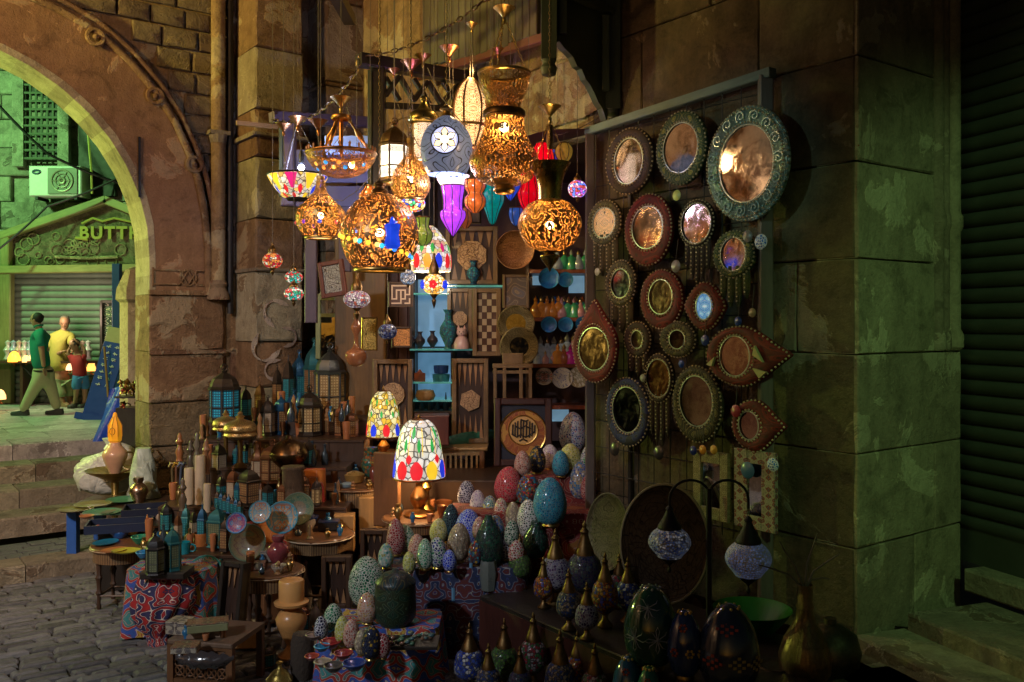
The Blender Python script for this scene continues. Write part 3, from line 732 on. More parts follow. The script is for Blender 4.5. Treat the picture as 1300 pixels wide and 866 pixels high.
# blue post, jamb column, leaning board
mb=MB();mb.box((0,0,0),(.13,.10,2.45),bev=.01);tag(mb.build('blue_post',m_plain((.02,.06,.22),.5),None,30,P(148.5,430,14.8)+Vector((0,0,-.0))),'tall dark blue wooden post behind the leaning sign board','post')
jc=thing('arch_column','short octagonal stone column with a sloped cap at the inner arch jamb','column',P(168,620,10.9))
bz=jc.location.z
jc.location.z=.84
mb=MB();mb.lathe([(.0,2.14),(.10,2.10),(.21,1.86),(.22,1.74),(.17,1.70)],8);mb.build('cap',V_ST,jc,20)
mb=MB();mb.lathe([(.17,1.72),(.17,.0)],8);mb.build('shaft',V_ST,jc,20)
jc.location.x=P(170,400,10.9).x
SBL=m_plain((.01,.05,.34),.4)
sb=thing('sign_board','blue leaning sign board with white vertical writing and a cream top in the passage','sign',G(108,532,.84));sb.rotation_euler=(radians(-14),radians(10),radians(-4))
mb=MB();mb.box((.12,0,.62),(.36,.03,1.22),bev=.006);mb.build('panel',SBL,sb,20)
mb=MB();mb.box((.12,0,1.34),(.36,.03,.24),bev=.006);mb.build('top_panel',m_plain((.42,.36,.20),.6),sb,20)
mb=MB();mb.box((.12,.02,.03),(.5,.22,.10));mb.build('foot',SBL,sb,0)
mb=MB();MS=T(.12,-.022,.2)
for r_ in range(2):
    for k in range(7):
        x=-.08+r_*.13;zz=.93-k*.10
        s_=[[(x,zz),(x+R.uniform(-.03,.03),zz+.045),(x+.035,zz+R.uniform(0,.05))],[(x-.03,zz+.02),(x+.04,zz+.015)]]
        strokes(mb,s_ if r_ == 0 or k < 4 else s_[:1],MS,.006)
mb.build('writing',m_plain((.7,.72,.7)),sb)
beam('prop',sb.location+Vector((.33,.10,.02)),sb.location+Vector((.30,-.02,1.1)),.03,W_GOLD,None,.02)
bpy.data.objects['prop'].name='wooden_prop';tag(bpy.data.objects['wooden_prop'],'thin wooden strut propping the blue sign board','strut')
# left building, beyond the frame, seen in the mirrors
lb=thing('left_building','warm lit masonry house front at the left of the street, reflected in the mirrors','building')
masonry(lb,lambda s,z: Vector((-8.6,-s,z)),radians(90),-7.6,3.5,0,6.6,.55,1.1,ST_PALE,.012,.03,.14)
mb=MB();mb.box((-8.9,2,3.3),(.4,12,6.8));mb.build('wall_core',ST_PALE,lb,0)
for y in (1.5,4.6): mb=MB();mb.box((-8.55,y,1.2),(.12,1.1,2.3));mb.build('door',W_DARK,lb,0)
for y in (3.0,5.8): mb=MB();mb.box((-8.55,y,4.2),(.12,.8,1.1));mb.build('window',m_emit((1,.62,.3),1.2),lb,0)
masonry(lb,lambda s,z: Vector((-12.2,-s,z)),radians(90),-17,-8.2,.8,6.6,.55,1.1,ST_PALE,.012,.03,.14)
mb=MB();mb.box((-12.5,12.5,3.6),(.4,9,6.6));mb.build('wall_core',ST_PALE,lb,0)
lamp('passage_lamp_glow',P(60,400,15.2),45,(1,.70,.50),.2)
# fixtures for the unseen street and fill lights
for n,l,p,c,a,cn in STREET_OR_FILL:
    t=thing('street_or_fill_lantern','hooded street or fill light, unseen beyond the picture','street light',l,group='street lights beyond the picture')
    d=(Vector(a)-Vector(l)).normalized();q_=d.to_track_quat('-Z','Y')
    mb=MB();mb.lathe([(.02,.32),(.1,.3),(.22,.05),(.24,-.05)],14);o=mb.build('hood',IRON,t);o.rotation_mode='QUATERNION';o.rotation_quaternion=q_
    mb=MB();mb.tube([(0,0,.28),(0,0,1.2)],.03);mb.build('hanger',IRON,t)
# ================================================================ STALL FURNITURE
def boxthing(name,label,cat,c,d,rz,mat,group=None,bev=.01,uvm=None):
    mb=MB();mb.box((0,0,0),d,bev=bev);return tag(mb.build(name,mat,None,30,c,(0,0,rz)),label,cat,group)
def tier(px0,px1,pyf,z,depth,label,mat=W_DARK,zb=0,rz=0):
    """display step: top at z, front edge seen at row pyf"""
    Y=(CH-z)*F/(pyf-410);a,b=P(px0,400,Y),P(px1,400,Y);t=thing('display_step',label,'display step',((a.x+b.x)/2,Y+depth/2,zb),0,group='dark display steps')
    L=b.x-a.x;mb=MB();mb.box((0,0,z-zb-.015),(L,depth,.03),bev=.006);mb.build('top_board',mat,t)
    n=max(2,int(L/.3))
    for k in range(n): mb=MB();mb.box((-L/2+L*(k+.5)/n,-depth/2+.02,(z-zb-.03)/2),(L/n-.006,.02,z-zb-.032));mb.build('front_board',mat,t,0)
    for sx in (-1,1): mb=MB();mb.box((sx*(L/2-.012),.01,(z-zb-.03)/2),(.02,depth-.04,z-zb-.032));mb.build('end_board',mat,t,0)
    return t
tier(176,335,705,.53,.62,'lowest dark wooden step holding the coloured bowls and small lanterns at the left')
tier(200,440,644,.75,.48,'second wooden step with boxed lanterns and candles behind the coloured bowls')
tier(222,440,594,1.0,.38,'third wooden step under the brass domes')
tier(240,462,558.5,1.2,.38,'fourth wooden step under the row of gold paned lanterns')
tier(258,466,531,1.36,.42,'topmost wooden step against the pilasters under the big lanterns')

# turned-leg tables
def legprof(h): return [(.012,0),(.02,.02),(.014,.05),(.016,h*.3),(.028,h*.36),(.016,h*.42),(.02,h*.6),(.03,h*.68),(.018,h*.74),(.022,h)]
def table(px,py,z,wpx,label,shape=24,apron=.09,nleg=4,lr=.62,topm=None,zb=0,group='inlaid side tables'):
    """top surface centre at px,py on plane z"""
    c=G(px,py,z);r=wpx*c.y/F/2;t=thing('side_table',label,'table',(c.x,c.y,zb));h=z-zb
    if group: t['group']=group
    mb=MB();mb.lathe([(0,h),(r*.96,h),(r,h-.008),(r,h-.025),(r*.95,h-.03)],shape,u=20);mb.build('tabletop',topm or W_MID,t,30)
    mb=MB();mb.lathe([(r*.9,h-.03),(r*.9,h-.03-apron)],shape,u=2*pi*r);mb.build('apron',INLAY,t,30)
    mb=MB();mb.ring(r*.985,.006,shape*2,4,0,T(0,0,h-.018) @ RX(pi/2));mb.build('edge_band',BONE,t,40)
    for k in range(nleg):
        a=2*pi*(k+.5)/nleg;mb=MB();mb.lathe(legprof(h-.03-apron),8,0,T(r*lr*cos(a),r*lr*sin(a),0));mb.build('leg',W_DARK,t,40)
    mb=MB();a=[(r*lr*cos(2*pi*(k+.5)/nleg),r*lr*sin(2*pi*(k+.5)/nleg),h*.22) for k in range(nleg)]
    for k in range(nleg): mb.tube([a[k],a[(k+1) % nleg]],.01,6)
    mb.build('stretcher',W_DARK,t,40);return t,c,r
table(155,690,.50,76,'low round dark stool table with plates and bowls on it beside the kerb',lr=.75)
table(343,722,.54,86,'small round table with a fringed brass tray top, left of the alabaster candlestick',nleg=5)
table(405,677,.60,92,'octagonal inlaid table carrying a blue bowl and a dark casket',8,nleg=4)
table(455,613,.86,96,'big round inlaid table with the brass and turquoise vase, behind the plates',28,.14,5)
table(531,655,.70,92,'round wooden table under the lit tulip lamp',24,.07,4)
table(487,575,1.02,80,'dark table under the rear stained glass lamp',8,.07,4)
def octtab(px,py,z,wpx,label,zb):
    c=G(px,py,z);r=wpx*c.y/F/2;h=z-zb;t=thing('octagonal_table',label,'table',(c.x,c.y,zb),radians(22.5),'little octagonal mother of pearl tables')
    mb=MB();mb.lathe([(0,h),(r,h),(r,h-.03),(r*.9,h-.035)],8,u=3);mb.build('tabletop',W_GOLD,t,20)
    for k in range(8):
        a=2*pi*(k+.5)/8;M=RZ(a+pi/2) @ T(0,-r*.83,0);wd=r*.83*2*math.tan(pi/8)*.98;o=wd*.3
        mb=MB();pts=[(-wd/2,h-.035),(-wd/2,0),(-o,0)]+[(-o+2*o*i/8,.0+(h*.42)*(sin(pi*i/8)**.6)) for i in range(1,8)]+[(o,0),(wd/2,0),(wd/2,h-.035)]
        mb.poly(pts,0,.02,0,M);mb.build('arched_panel',W_MID,t,0)
        mb=MB();mb.lathe([(0,0),(wd*.3,0),(wd*.3,.006),(0,.006)],8,u=8,M=M @ T(0,-.001,h*.72) @ RX(pi/2));mb.build('star_inlay',m_radial(((.5,.32,.1),(.12,.05,.02),(.6,.42,.2)),2,8,.3),t,0)
    return t
octtab(547,524,1.36,42,'left one of the two little octagonal tables behind the tulip lamp, with a silver bowl',.95)
octtab(592,517,1.40,52,'right one of the two little octagonal tables, carrying a round patterned box',.93)
# carved pedestal table right of the lamp
c=G(586,566,1.12);t=thing('carved_table','carved wooden table with a long green fabric on top, right of the lit tulip lamp','table',(c.x,c.y,0))
mb=MB();mb.box((0,.1,1.10),(.5,.42,.03),bev=.01);mb.build('tabletop',W_GOLD,t)
for k in range(4):
    sx,sy=(-1,1)[k % 2],(-1,1)[k//2];mb=MB();mb.box((sx*.2,.1+sy*.17,.55),(.05,.05,1.08),bev=.008);mb.build('leg',W_MID,t)
mb=MB()
for k in range(7): mb.box((-.15+.05*k,-.07,.93),(.02,.03,.28))
mb.box((0,-.07,1.065),(.36,.035,.05));mb.box((0,-.07,.78),(.36,.035,.03));mb.build('lattice_apron',W_GOLD,t,0)
mb=MB();mb.poly([(-.18,.77),(-.18,.45),(-.12,.72),(0,.75),(.12,.72),(.18,.45),(.18,.77)],-.085,-.065);mb.build('arched_bracket',W_MID,t,0)
boxthing('counter','large dark shop counter beneath the eggs and the calligraphy picture','counter',(-.05,8.55,.46),(2.3,1.3,.92),0,W_DARK)
# shop floor is dark; rear support for the octagonal tables and panels
# ---- recess (interior of the shop)
ri_=struct('shop_interior')
YBk=9.7
def wl(a,b,z0,z1,mat,nm):
    mb=MB();mb.add([(a[0],a[1],z0),(b[0],b[1],z0),(b[0],b[1],z1),(a[0],a[1],z1)],[(0,1,2,3)]);return mb.build(nm,mat,ri_,0)
JA,JB=WSZ(tA,0,-.3),WSZ(tB,0,-.3)
WINE=m_wood((.05,.016,.016),.6)
wl((-1.6,YBk),(1.3,YBk),0,4,WINE,'back_wall');wl((1.3,YBk),(JA.x+.2,JA.y-.1),0,4,WINE,'side_wall')
mb=MB();mb.add([(-2.2,10.4,3.8),(1.6,10.4,3.8),(1.6,6.9,3.8),(.3,7.0,3.8)],[(0,1,2,3)]);mb.build('ceiling',WINE,ri_,0)
def ibox(nm,x0,y0,x1,y1,Y,mat,d=.05,par=None,bev=.004,yo=0):
    """box whose front face fills the pixel rectangle at depth Y"""
    a,b=P(x0,y0,Y),P(x1,y1,Y);mb=MB();mb.box((0,0,0),(b.x-a.x,d,a.z-b.z),bev=bev);c=Vector(((a.x+b.x)/2,Y+d/2+yo,(a.z+b.z)/2))
    o=mb.build(nm,mat,None,30,c)
    if par: o.parent=par;o.location=c-par.location
    return o
# lit display cabinet in the middle
lc=thing('lit_cabinet','narrow display cabinet with pale blue lit back panels and glass shelves','display cabinet',(0,0,0))
LP_=m_emit((.22,.46,.75),.30,1)
for (x0,y0,x1,y1) in ((526,355,580,440),(528,448,572,506)): ibox('lit_panel',x0,y0,x1,y1,9.5,LP_,.02,lc)
ibox('upright',520,330,527,540,9.2,W_BLACK,.3,lc);ibox('upright',574,440,578,540,9.2,W_BLACK,.3,lc)
GSH=m_glass((.12,.45,.42),.25)
for y,x1 in ((372,570),(443,640),(485,576),(508,576)): ibox('glass_shelf',520,y,x1,y+2.2,9.05,GSH,.42,lc)
ibox('glass_shelf',566,362,640,364.5,9.05,GSH,.42,lc)
# shelves at the right of the recess
rsh=thing('bottle_shelves','reddish wooden shelves full of perfume bottles and blue plates, seen left of the mirror board','shelf unit',(0,0,0))
SHW=m_wood((.22,.06,.03),.4)
for y in (342,403,462,515): ibox('shelf_board',672,y,752,y+5,9.1,SHW,.35,rsh)
ibox('back_panel',670,300,760,560,9.46,m_wood((.06,.03,.03)),.03,rsh);ibox('upright',668,290,672,560,9.1,W_DARK,.35,rsh)
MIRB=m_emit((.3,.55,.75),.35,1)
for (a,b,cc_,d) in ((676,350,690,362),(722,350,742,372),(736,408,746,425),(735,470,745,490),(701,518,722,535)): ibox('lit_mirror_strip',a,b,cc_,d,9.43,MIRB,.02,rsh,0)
# ---- backgammon boards
def bg_points(mb,w,z0,z1,n,up=True):
    for k in range(n):
        x=-w/2+w*(k+.5)/n;hw=w/n*.33
        if up: mb.poly([(x-hw,z0),(x+hw,z0),(x,z1)],-.004,.0)
        else: mb.poly([(x-hw,z1),(x,z0),(x+hw,z1)],-.004,.0)
INL_C=m_plain((.32,.17,.08),.4)
def backgammon(x0,y0,x1,y1,Y,label,kind='bg',tint=W_MID,rz=0,lean=0,patch=None,fm=None):
    a,b=P(x0,y0,Y),P(x1,y1,Y);wd,ht=b.x-a.x,a.z-b.z
    t=thing('backgammon_board',label,'game board',((a.x+b.x)/2,Y,b.z),0,'inlaid game boards');t.rotation_euler=(-lean,0,rz)
    fw=min(.045,wd*.16);mb=MB();mb.box((0,.035,ht/2),(wd,.03,ht));mb.build('back_panel',m_wood((.04,.018,.012)),t,0)
    mb=MB()
    for sx in (-1,1): mb.box((sx*(wd/2-fw/2),0,ht/2),(fw,.07,ht),bev=.004)
    mb.box((0,0,fw/2),(wd-2*fw,.068,fw),bev=.004);mb.box((0,0,ht-fw/2),(wd-2*fw,.068,fw),bev=.004);mb.build('frame',fm or INLAYF,t,30)
    iw_=wd-2*fw;mb=MB()
    if kind == 'chess':
        nx,ny=4,9;mb=MB();mb2=MB()
        for i in range(nx):
            for j in range(ny): (mb if (i+j) % 2 else mb2).box((-iw_/2+iw_*(i+.5)/nx,.016,fw+(ht-2*fw)*(j+.5)/ny),(iw_/nx-.003,.01,(ht-2*fw)/ny-.003))
        mb.build('light_squares',BONE,t,0,kind='stuff');mb2.build('dark_squares',m_wood((.06,.02,.015)),t,0,kind='stuff');return t
    n=5 if wd > .3 else 3
    for k in range(n):
        x=-iw_/2+iw_*(k+.5)/n;hw=iw_/n*.34
        m1=MB();m1.poly([(x-hw,ht-fw),(x,ht-fw-ht*.28),(x+hw,ht-fw)],.008,.02);m1.build('point',INL_C,t,0)
        m1=MB();m1.poly([(x-hw,fw),(x+hw,fw),(x,fw+ht*.28)],.008,.02);m1.build('point',INL_C,t,0)
    if patch: mb=MB();mb.lathe([(0,0),(wd*.3,0),(wd*.3,.012),(0,.012)],patch,u=1,M=T(0,.0,ht*.5) @ RX(pi/2) @ RZ(pi/8));mb.build('medallion',m_engrave((.55,.35,.2),(.15,.06,.04),8,3,metal=.2),t,20)
    return t
backgammon(566,288,632,361,9.1,'pink lit open backgammon box with an octagonal medallion, under the purple glass lantern',patch=8)
backgammon(568,366,600,443,9.1,'open backgammon half with gilt points left of the chessboard',patch=8)
backgammon(600,366,636,452,9.0,'upright chessboard of pearl and dark squares beside the round trays','chess')
backgammon(574,455,620,562,8.9,'tall backgammon board with five pale points above the octagonal table',patch=6)
backgammon(474,456,524,545,8.8,'backgammon board with a carved star standing behind the rear lamp',patch=12)
backgammon(458,672,492,716,7.1,'small dark folding board standing left of the first eggs',patch=None,fm=W_DARK)
backgammon(409,706,446,772,6.55,'dark carved panel with an orange edge leaning behind the green egg',patch=None,fm=W_DARK)
# leaning backgammon board front left (on the open box stool)
c=G(268,800,.34);a_=backgammon(272,716,308,812,6.05,'black open backgammon board leaning on the lattice box stool at the front',rz=radians(-22),lean=radians(8),fm=W_BLACK)
# glass-case like panels on the right wall left of the recess
def wallframe(px,py,wpx,hpx,rz,off,label,inner,frame,fw=.03,name='framed_panel',cat='picture',tilt=0,Y=None,onwall='R',d=.035):
    p=(WP(px,py,off) if onwall == 'R' else P(px,py,Y));fac=wfac(p) if onwall == 'R' else cos(rz-atan2(-p.x,p.y)*0)
    wd=wpx*p.y/F/max(.3,fac);ht=hpx*p.y/F
    t=thing(name,label,cat,p,rz);t.rotation_euler=(0,tilt,rz)
    mb=MB();
    for sx in (-1,1): mb.box((sx*(wd/2-fw/2),0,0),(fw,d,ht),bev=.005)
    for sz in (-1,1): mb.box((0,0,sz*(ht/2-fw/2)),(wd-2*fw,d-.002,fw),bev=.005)
    mb.build('frame',frame,t,30)
    mb=MB();mb.poly([(-wd/2+fw,-ht/2+fw),(wd/2-fw,-ht/2+fw),(wd/2-fw,ht/2-fw),(-wd/2+fw,ht/2-fw)],-.0,.012)
    mb.uv=[[(q[0]/wd+.5,q[1]/ht+.5) for q in f] for f in mb.uv]
    mb.build('picture',inner,t,0);return t,wd,ht
CARV=m_engrave((.40,.40,.36),(.08,.06,.05),2,3,2.6,.5,0)
wallframe(422,354,34,46,WR*.3,0,'tilted dark framed mirror with silver scroll tracery, left of the big round lantern',CARV,W_RED,.04,tilt=-.14,Y=8.3,onwall='F')
t,wd,ht=wallframe(509,374,32,32,0,0,'square dark panel with pale square kufic lettering, below the big round lantern',m_wood((.06,.025,.02)),W_DARK,.02,Y=8.6,onwall='F')
mb=MB();u_=wd*.78/9
kuf=["XXXXXXXXX","X.......X","X.XXXXX.X","X.X.X.X.X","X.X.X.XXX","X.X.X.X..","XXX.XXX.X","....X...X","XXXXX.XXX"]
for r_,row in enumerate(kuf):
    for q in range(9):
        if row[q] == 'X':
            mb.box(((q-4)*u_,-.006,(4-r_)*u_),(u_*.62,.012,u_*.62))
            if q < 8 and row[q+1] == 'X': mb.box(((q-3.5)*u_,-.006,(4-r_)*u_),(u_*.5,.0118,u_*.6))
            if r_ < 8 and kuf[r_+1][q] == 'X': mb.box(((q-4)*u_,-.006,(3.5-r_)*u_),(u_*.6,.0118,u_*.5))
mb.build('kufic_lettering',m_plain((.55,.40,.30),.5),t,0)
wallframe(510,428,26,27,0,0,'little framed orange calligraphy tile under the kufic panel',m_engrave((.65,.28,.08),(.12,.04,.02),2,2,2.6,.5,0),W_DARK,.02,Y=8.7,onwall='F')
wallframe(469,424,20,42,0,0,'narrow pierced brass panel standing behind the glass hookah',m_engrave((.62,.42,.12),(.05,.03,.01),2,5,2.4),BRASS,.01,Y=8.8,onwall='F')
wallframe(655,370,34,43,0,0,'brown picture of a street scene between the brass tray and the ring mirrors',m_ornament((.16,.10,.07),((.12,.10,.12),(.22,.15,.10),(.10,.07,.06)),1,1,3,(.25,.18,.13)),m_wood((.14,.08,.04)),.03,Y=8.9,onwall='F')
boxthing('hanging_cloth','tall yellow striped wooden door leaf behind the hanging glass hookah','door leaf',P(458,400,9.3),(.55,.05,2.2),radians(-10),m_wood((.17,.09,.03)))
bpy.data.objects['hanging_cloth'].name='door_leaf'
bp=thing('wood_panelling','dark wine red wooden panelling behind the kufic panel','wood panel',(0,0,0))
for k in range(5): ibox('board',470+k*12,300,481.5+k*12,560,9.35,WINE,.04,bp)
# circular calligraphy picture
p=P(664,592,8.05);t=thing('calligraphy_picture','large dark framed picture with a gold crescent and round Arabic calligraphy, above the eggs','picture',p);t.rotation_euler=(radians(-6),0,0)
wd,ht=74*8.05/F,86*8.05/F
mb=MB()
for sx in (-1,1): mb.box((sx*(wd/2-.03),0,ht/2),(.06,.05,ht),bev=.01)
for zz in (.03,ht-.03): mb.box((0,0,zz),(wd-.12,.048,.06),bev=.01)
mb.build('frame',m_wood((.05,.015,.012)),t,30)
mb=MB();mb.box((0,.012,ht/2),(wd-.12,.01,ht-.12));mb.build('backing',m_plain((.012,.014,.03),.6),t,0)
mb=MB();mb.lathe([(0,0),(.205,0),(.205,.006),(0,.006)],40,u=1,M=T(0,.0,ht*.49) @ RX(pi/2));mb.build('medallion',m_radial(((.26,.05,.02),(.30,.06,.02),(.34,.10,.02),(.55,.30,.05)),6,14,.5,0,(.55,.30,.06)),t,0)
mb=MB();mb.lathe([(0,0),(.125,0),(.125,.006),(0,.006)],32,u=1,M=T(0,-.008,ht*.53) @ RX(pi/2));mb.build('inner_disc',m_plain((.62,.36,.12),.5),t,0)
mb=MB();mb.ring(.205,.008,40,5,0,T(0,-.008,ht*.49));mb.ring(.128,.006,36,5,0,T(0,-.014,ht*.53));mb.build('gold_ring',m_brass((.7,.42,.12)),t,50)
mb=MB();M=T(0,-.018,ht*.53)
def ln(*q): mb.tube([(x*1.12,0,z*1.12) for x,z in q],.0075,5,0,M)
for x in (-.085,-.065,-.045,-.02,0,.025,.05,.07,.09): h_=sqrt(max(.001,.105**2-x*x));ln((x,-h_*.55+R.uniform(-.01,.01)),(x+.004,h_*.75))
ln((-.09,-.03),(-.05,-.055),(-.02,-.035),(.02,-.055),(.06,-.035),(.09,-.01));ln((-.06,.03),(-.02,.01),(.02,.035),(.06,.01));ln((-.03,-.085),(.0,-.07),(.035,-.088));ln((-.02,.085),(.02,.07),(.045,.08))
mb.build('calligraphy',m_plain((.02,.012,.01),.5),t,50)
# mother of pearl gate frame
p=P(651,512,8.7);t=thing('arch_frame','small gate shaped frame inlaid with pearl, above the calligraphy picture','frame',p)
mb=MB()
for x in (-.17,-.08,.08,.17): mb.box((x,0,.17),(.035,.04,.34),bev=.004)
mb.box((0,0,.36),(.39,.042,.04),bev=.004);mb.box((0,0,.30),(.38,.038,.03),bev=.004);mb.box((0,0,.43),(.2,.04,.1),bev=.004);mb.build('frame',INLAYF,t,30)
# ---- round trays, ring mirrors
def plate(px,py,wpx,Y,label,mat,rz=0,lean=0,squash=1,name='plate',cat='plate',deep=.06,rim=None,ring=None,hole=0,group=None,u=1,standpy=None):
    p=P(px,py,Y);r=wpx*Y/F/2;t=thing(name,label,cat,p,0,group);t.rotation_euler=(lean,0,rz)
    M=RX(pi/2) @ SC(1,squash,1)
    d=r*deep*2
    if hole: prof=[(r*hole,0),(r*.97,.008),(r,.004),(r*.97,-.006),(r*hole,-.006)]
    else: prof=[(.0,-d),(r*.55,-d),(r*.68,-d*.5),(r*.95,0),(r,.006),(r*1.0,-.004),(r*.7,-d-.004),(0,-d-.008)]
    mb=MB();mb.lathe(prof,40,u=u,M=M)
    # uv.v by radius
    mb.uv=[[(q[0],min(1,sqrt(sum(x*x for x in (mb.v[i].x,mb.v[i].z/squash)))/r)) for q,i in zip(uvs,f)] for uvs,f in zip(mb.uv,mb.f)]
    mb.build('dish' if not hole else 'ring_frame',mat,t,40)
    mb=MB();mb.ring(r*1.0,r*.035,40,6,0,None,1,squash);mb.build('rim',ring or mat,t,60)
    if hole:
        mb=MB();mb.lathe([(0,0),(r*hole,0)],32,M=M @ T(0,0,0));mb.build('mirror',m_mirror(),t,0)
    return t
TRAY=m_engrave((.42,.22,.09),(.22,.10,.04),10,3,2.4,.35);TRG=m_engrave((.20,.19,.11),(.09,.09,.05),10,4,2.4,.5)
plate(654,317,48,8.6,'round copper tray hung above the street picture',TRAY,name='round_tray',cat='tray',group='round copper trays',deep=.03)
plate(655,411,46,8.8,'upper brass ring mirror hung under the street picture',m_engrave((.32,.26,.13),(.12,.10,.05),16,2),name='ring_mirror',cat='mirror',hole=.55)
plate(659,440,48,8.75,'lower brass ring mirror just above the gate shaped frame',m_engrave((.34,.27,.13),(.12,.10,.05),16,2),name='ring_mirror',cat='mirror',hole=.5)
BLP=m_radial(((.01,.12,.42),(.02,.20,.55),(.01,.14,.46),(.03,.26,.55)),3,6,.4,0,(.01,.06,.14))
for px,py,wd_,lab in ((697,353,26,'blue plate with dark lettering on the top bottle shelf'),(718,355,19,'smaller blue plate at the right of the top bottle shelf'),(697,412,20,'turquoise plate with a dark diagonal word on the middle shelf'),(718,412,19,'blue plate with flowing lettering on the middle shelf'),(740,411,18,'blue plate half hidden by the mirror board post')):
    plate(px,py,wd_,9.0,lab,BLP,group='blue plates on the bottle shelves')
plate(691,478,22,8.95,'small brown and red plate below the bottle shelves',m_radial(((.3,.05,.03),(.08,.06,.05),(.3,.24,.15)),3,8),deep=.04)
plate(714,480,26,8.95,'pale silver and blue plate between two darker plates',m_radial(((.06,.10,.3),(.4,.42,.42),(.45,.46,.45)),3,10),deep=.04)
plate(735,479,26,8.95,'round mirror plate beside the mirror board post',m_radial(((.5,.6,.65),(.2,.2,.15),(.3,.27,.18)),3,10),deep=.04)
# perfume bottles on the shelves
def bottle(c,h,r,mat,capm,kind=0):
    pr=[(0,0),(r*.8,0),(r,h*.1),(r,h*.4),(r*.35,h*.62),(r*.28,h*.72)] if kind == 0 else ([(0,0),(r*.5,0),(r*.35,h*.1),(r,h*.4),(r*.8,h*.55),(r*.25,h*.7)] if kind == 1 else [(0,0),(r,0),(r,h*.5),(r*.85,h*.58),(r*.3,h*.66),(r*.3,h*.72)])
    t=thing('perfume_bottle','','bottle',c);mb=MB();mb.lathe(pr,10);mb.build('flask',mat,t,50)
    mb=MB();mb.lathe([(r*.32,h*.72),(r*.4,h*.8),(r*.18,h*.9),(0,h)],8);mb.build('stopper',capm,t,50);return t
cols_={'teal': (.05,.28,.24),'blue': (.02,.10,.35),'amber': (.5,.18,.03),'green': (.05,.30,.12),'pink': (.45,.22,.22),'clear': (.35,.38,.40),'magenta': (.5,.02,.25),'rust': (.30,.08,.03)}
rows=[(342,708,743,5,26,'green','clear','top shelf'),(388,682,716,4,24,'blue','blue','second shelf at the back'),(403,680,709,5,28,'amber','amber','middle shelf'),(403,713,745,5,26,'green','pink','middle shelf'),(389,722,748,4,24,'teal','rust','second shelf at the back'),(462,682,703,3,17,'pink','clear','lower shelf'),(447,686,712,4,30,'clear','clear','lower shelf at the back'),(462,708,716,2,26,'rust','amber','lower shelf'),(462,724,732,2,25,'magenta','magenta','lower shelf'),(447,720,745,4,34,'pink','clear','lower back shelf by the post')]
for y,x0,x1,n,h,ca,cb,where in rows:
    back='back' in where;Y=9.3 if back else 9.14
    for k in range(n):
        x=x0+(x1-x0)*k/max(1,n-1);c=P(x,y,Y);c.z=P(0,[q for q in (342,403,462,515) if q >= y-.1][0],9.1).z+(.0 if not back else .0)
        hh=h*Y/F*(1.15 if back else 1)
        t=bottle(c,hh,hh*.27,m_glass(cols_[ca if k % 3 else cb],.05),m_brass((.5,.35,.15)) if k % 2 else m_glass(cols_[cb],.0),(k+len(where)) % 3)
        t['label']='%s glass perfume bottle on the %s of the reddish shelves' % ({'clear': 'clear'}.get(ca if k % 3 else cb,ca if k % 3 else cb),where);t['group']='perfume bottles: %s %s %s' % (ca if k % 3 else cb,where,x0)
# small things on the lit cabinet shelves
def pot(px,py,wpx,hpx,Y,prof,mat,label,name='vase',cat='vase',n=16,u=8):
    c=P(px,py,Y);w_,h_=wpx*Y/F/2,hpx*Y/F;t=thing(name,label,cat,c);mb=MB();mb.lathe([(a*w_,b*h_) for a,b in prof],n,u=u);mb.build('body',mat,t,50);return t
VASE=[(0,0),(.5,0),(.35,.08),(1,.4),(.95,.55),(.4,.75),(.35,.9),(.6,1),(.5,1)]
TEA=m_mosaic(((.02,.20,.24),(.03,.32,.34),(.02,.10,.22)),(.02,.05,.06),50,0,.1)
pot(569,443,22,50,9.05,VASE,TEA,'teal and blue ceramic vase with a dark lid on the glass shelf',u=8)
pot(601,361,18,30,9.05,VASE,m_mosaic(((.02,.14,.34),(.05,.3,.45)),(.02,.04,.1),40,0,.1),'blue ceramic figure jar in front of the pink lit board')
k_=thing('cat_figurine','small pink and white cat figurine beside the teal vase','figurine',P(586,443,9.0))
mb=MB();mb.lathe([(0,0),(.075,.0),(.08,.05),(.055,.11),(.03,.13)],12);mb.build('body',m_plain((.55,.35,.32),.3,coat=.4),k_,50)
mb=MB();mb.ball((0,-.01,.165),.052,12,sz=.9);mb.build('head',m_plain((.6,.4,.36),.3,coat=.4),k_,50)
for sx in (-1,1): mb=MB();mb.lathe([(.02,0),(0,.045)],6,M=T(sx*.03,-.01,.195));mb.build('ear',m_plain((.6,.35,.32),.3),k_,50)
mb=MB();mb.ball((-.018,-.058,.17),.007,6);mb.ball((.018,-.058,.17),.007,6);mb.ball((0,-.06,.155),.005,6);mb.build('face',m_plain((.03,.02,.02),.3),k_)
pot(533,485,14,16,9.15,[(0,0),(1,0),(1,.7),(.5,.75),(.1,1),(0,1)],m_plain((.35,.10,.05)),'small red lidded box on the lit glass shelf','trinket_box','box',4)
pot(540,508,26,14,9.1,[(0,0),(.8,0),(1,.4),(.8,.9),(0,1)],m_plain((.45,.25,.10),.4),'tan round cushion shaped box on the lower lit shelf','trinket_box','box')
pot(560,485,22,10,9.15,[(0,0),(.9,0),(1,.6),(1,1),(.9,1)],m_plain((.04,.22,.26),.3,coat=.4),'green glazed bowl stacked under a blue one','bowl','bowl')
pot(560,474,19,10,9.15,[(0,0),(.9,0),(1,.6),(1,1),(.9,1)],m_plain((.02,.06,.20),.3,coat=.4),'dark blue bowl on top of the green bowl','bowl','bowl')
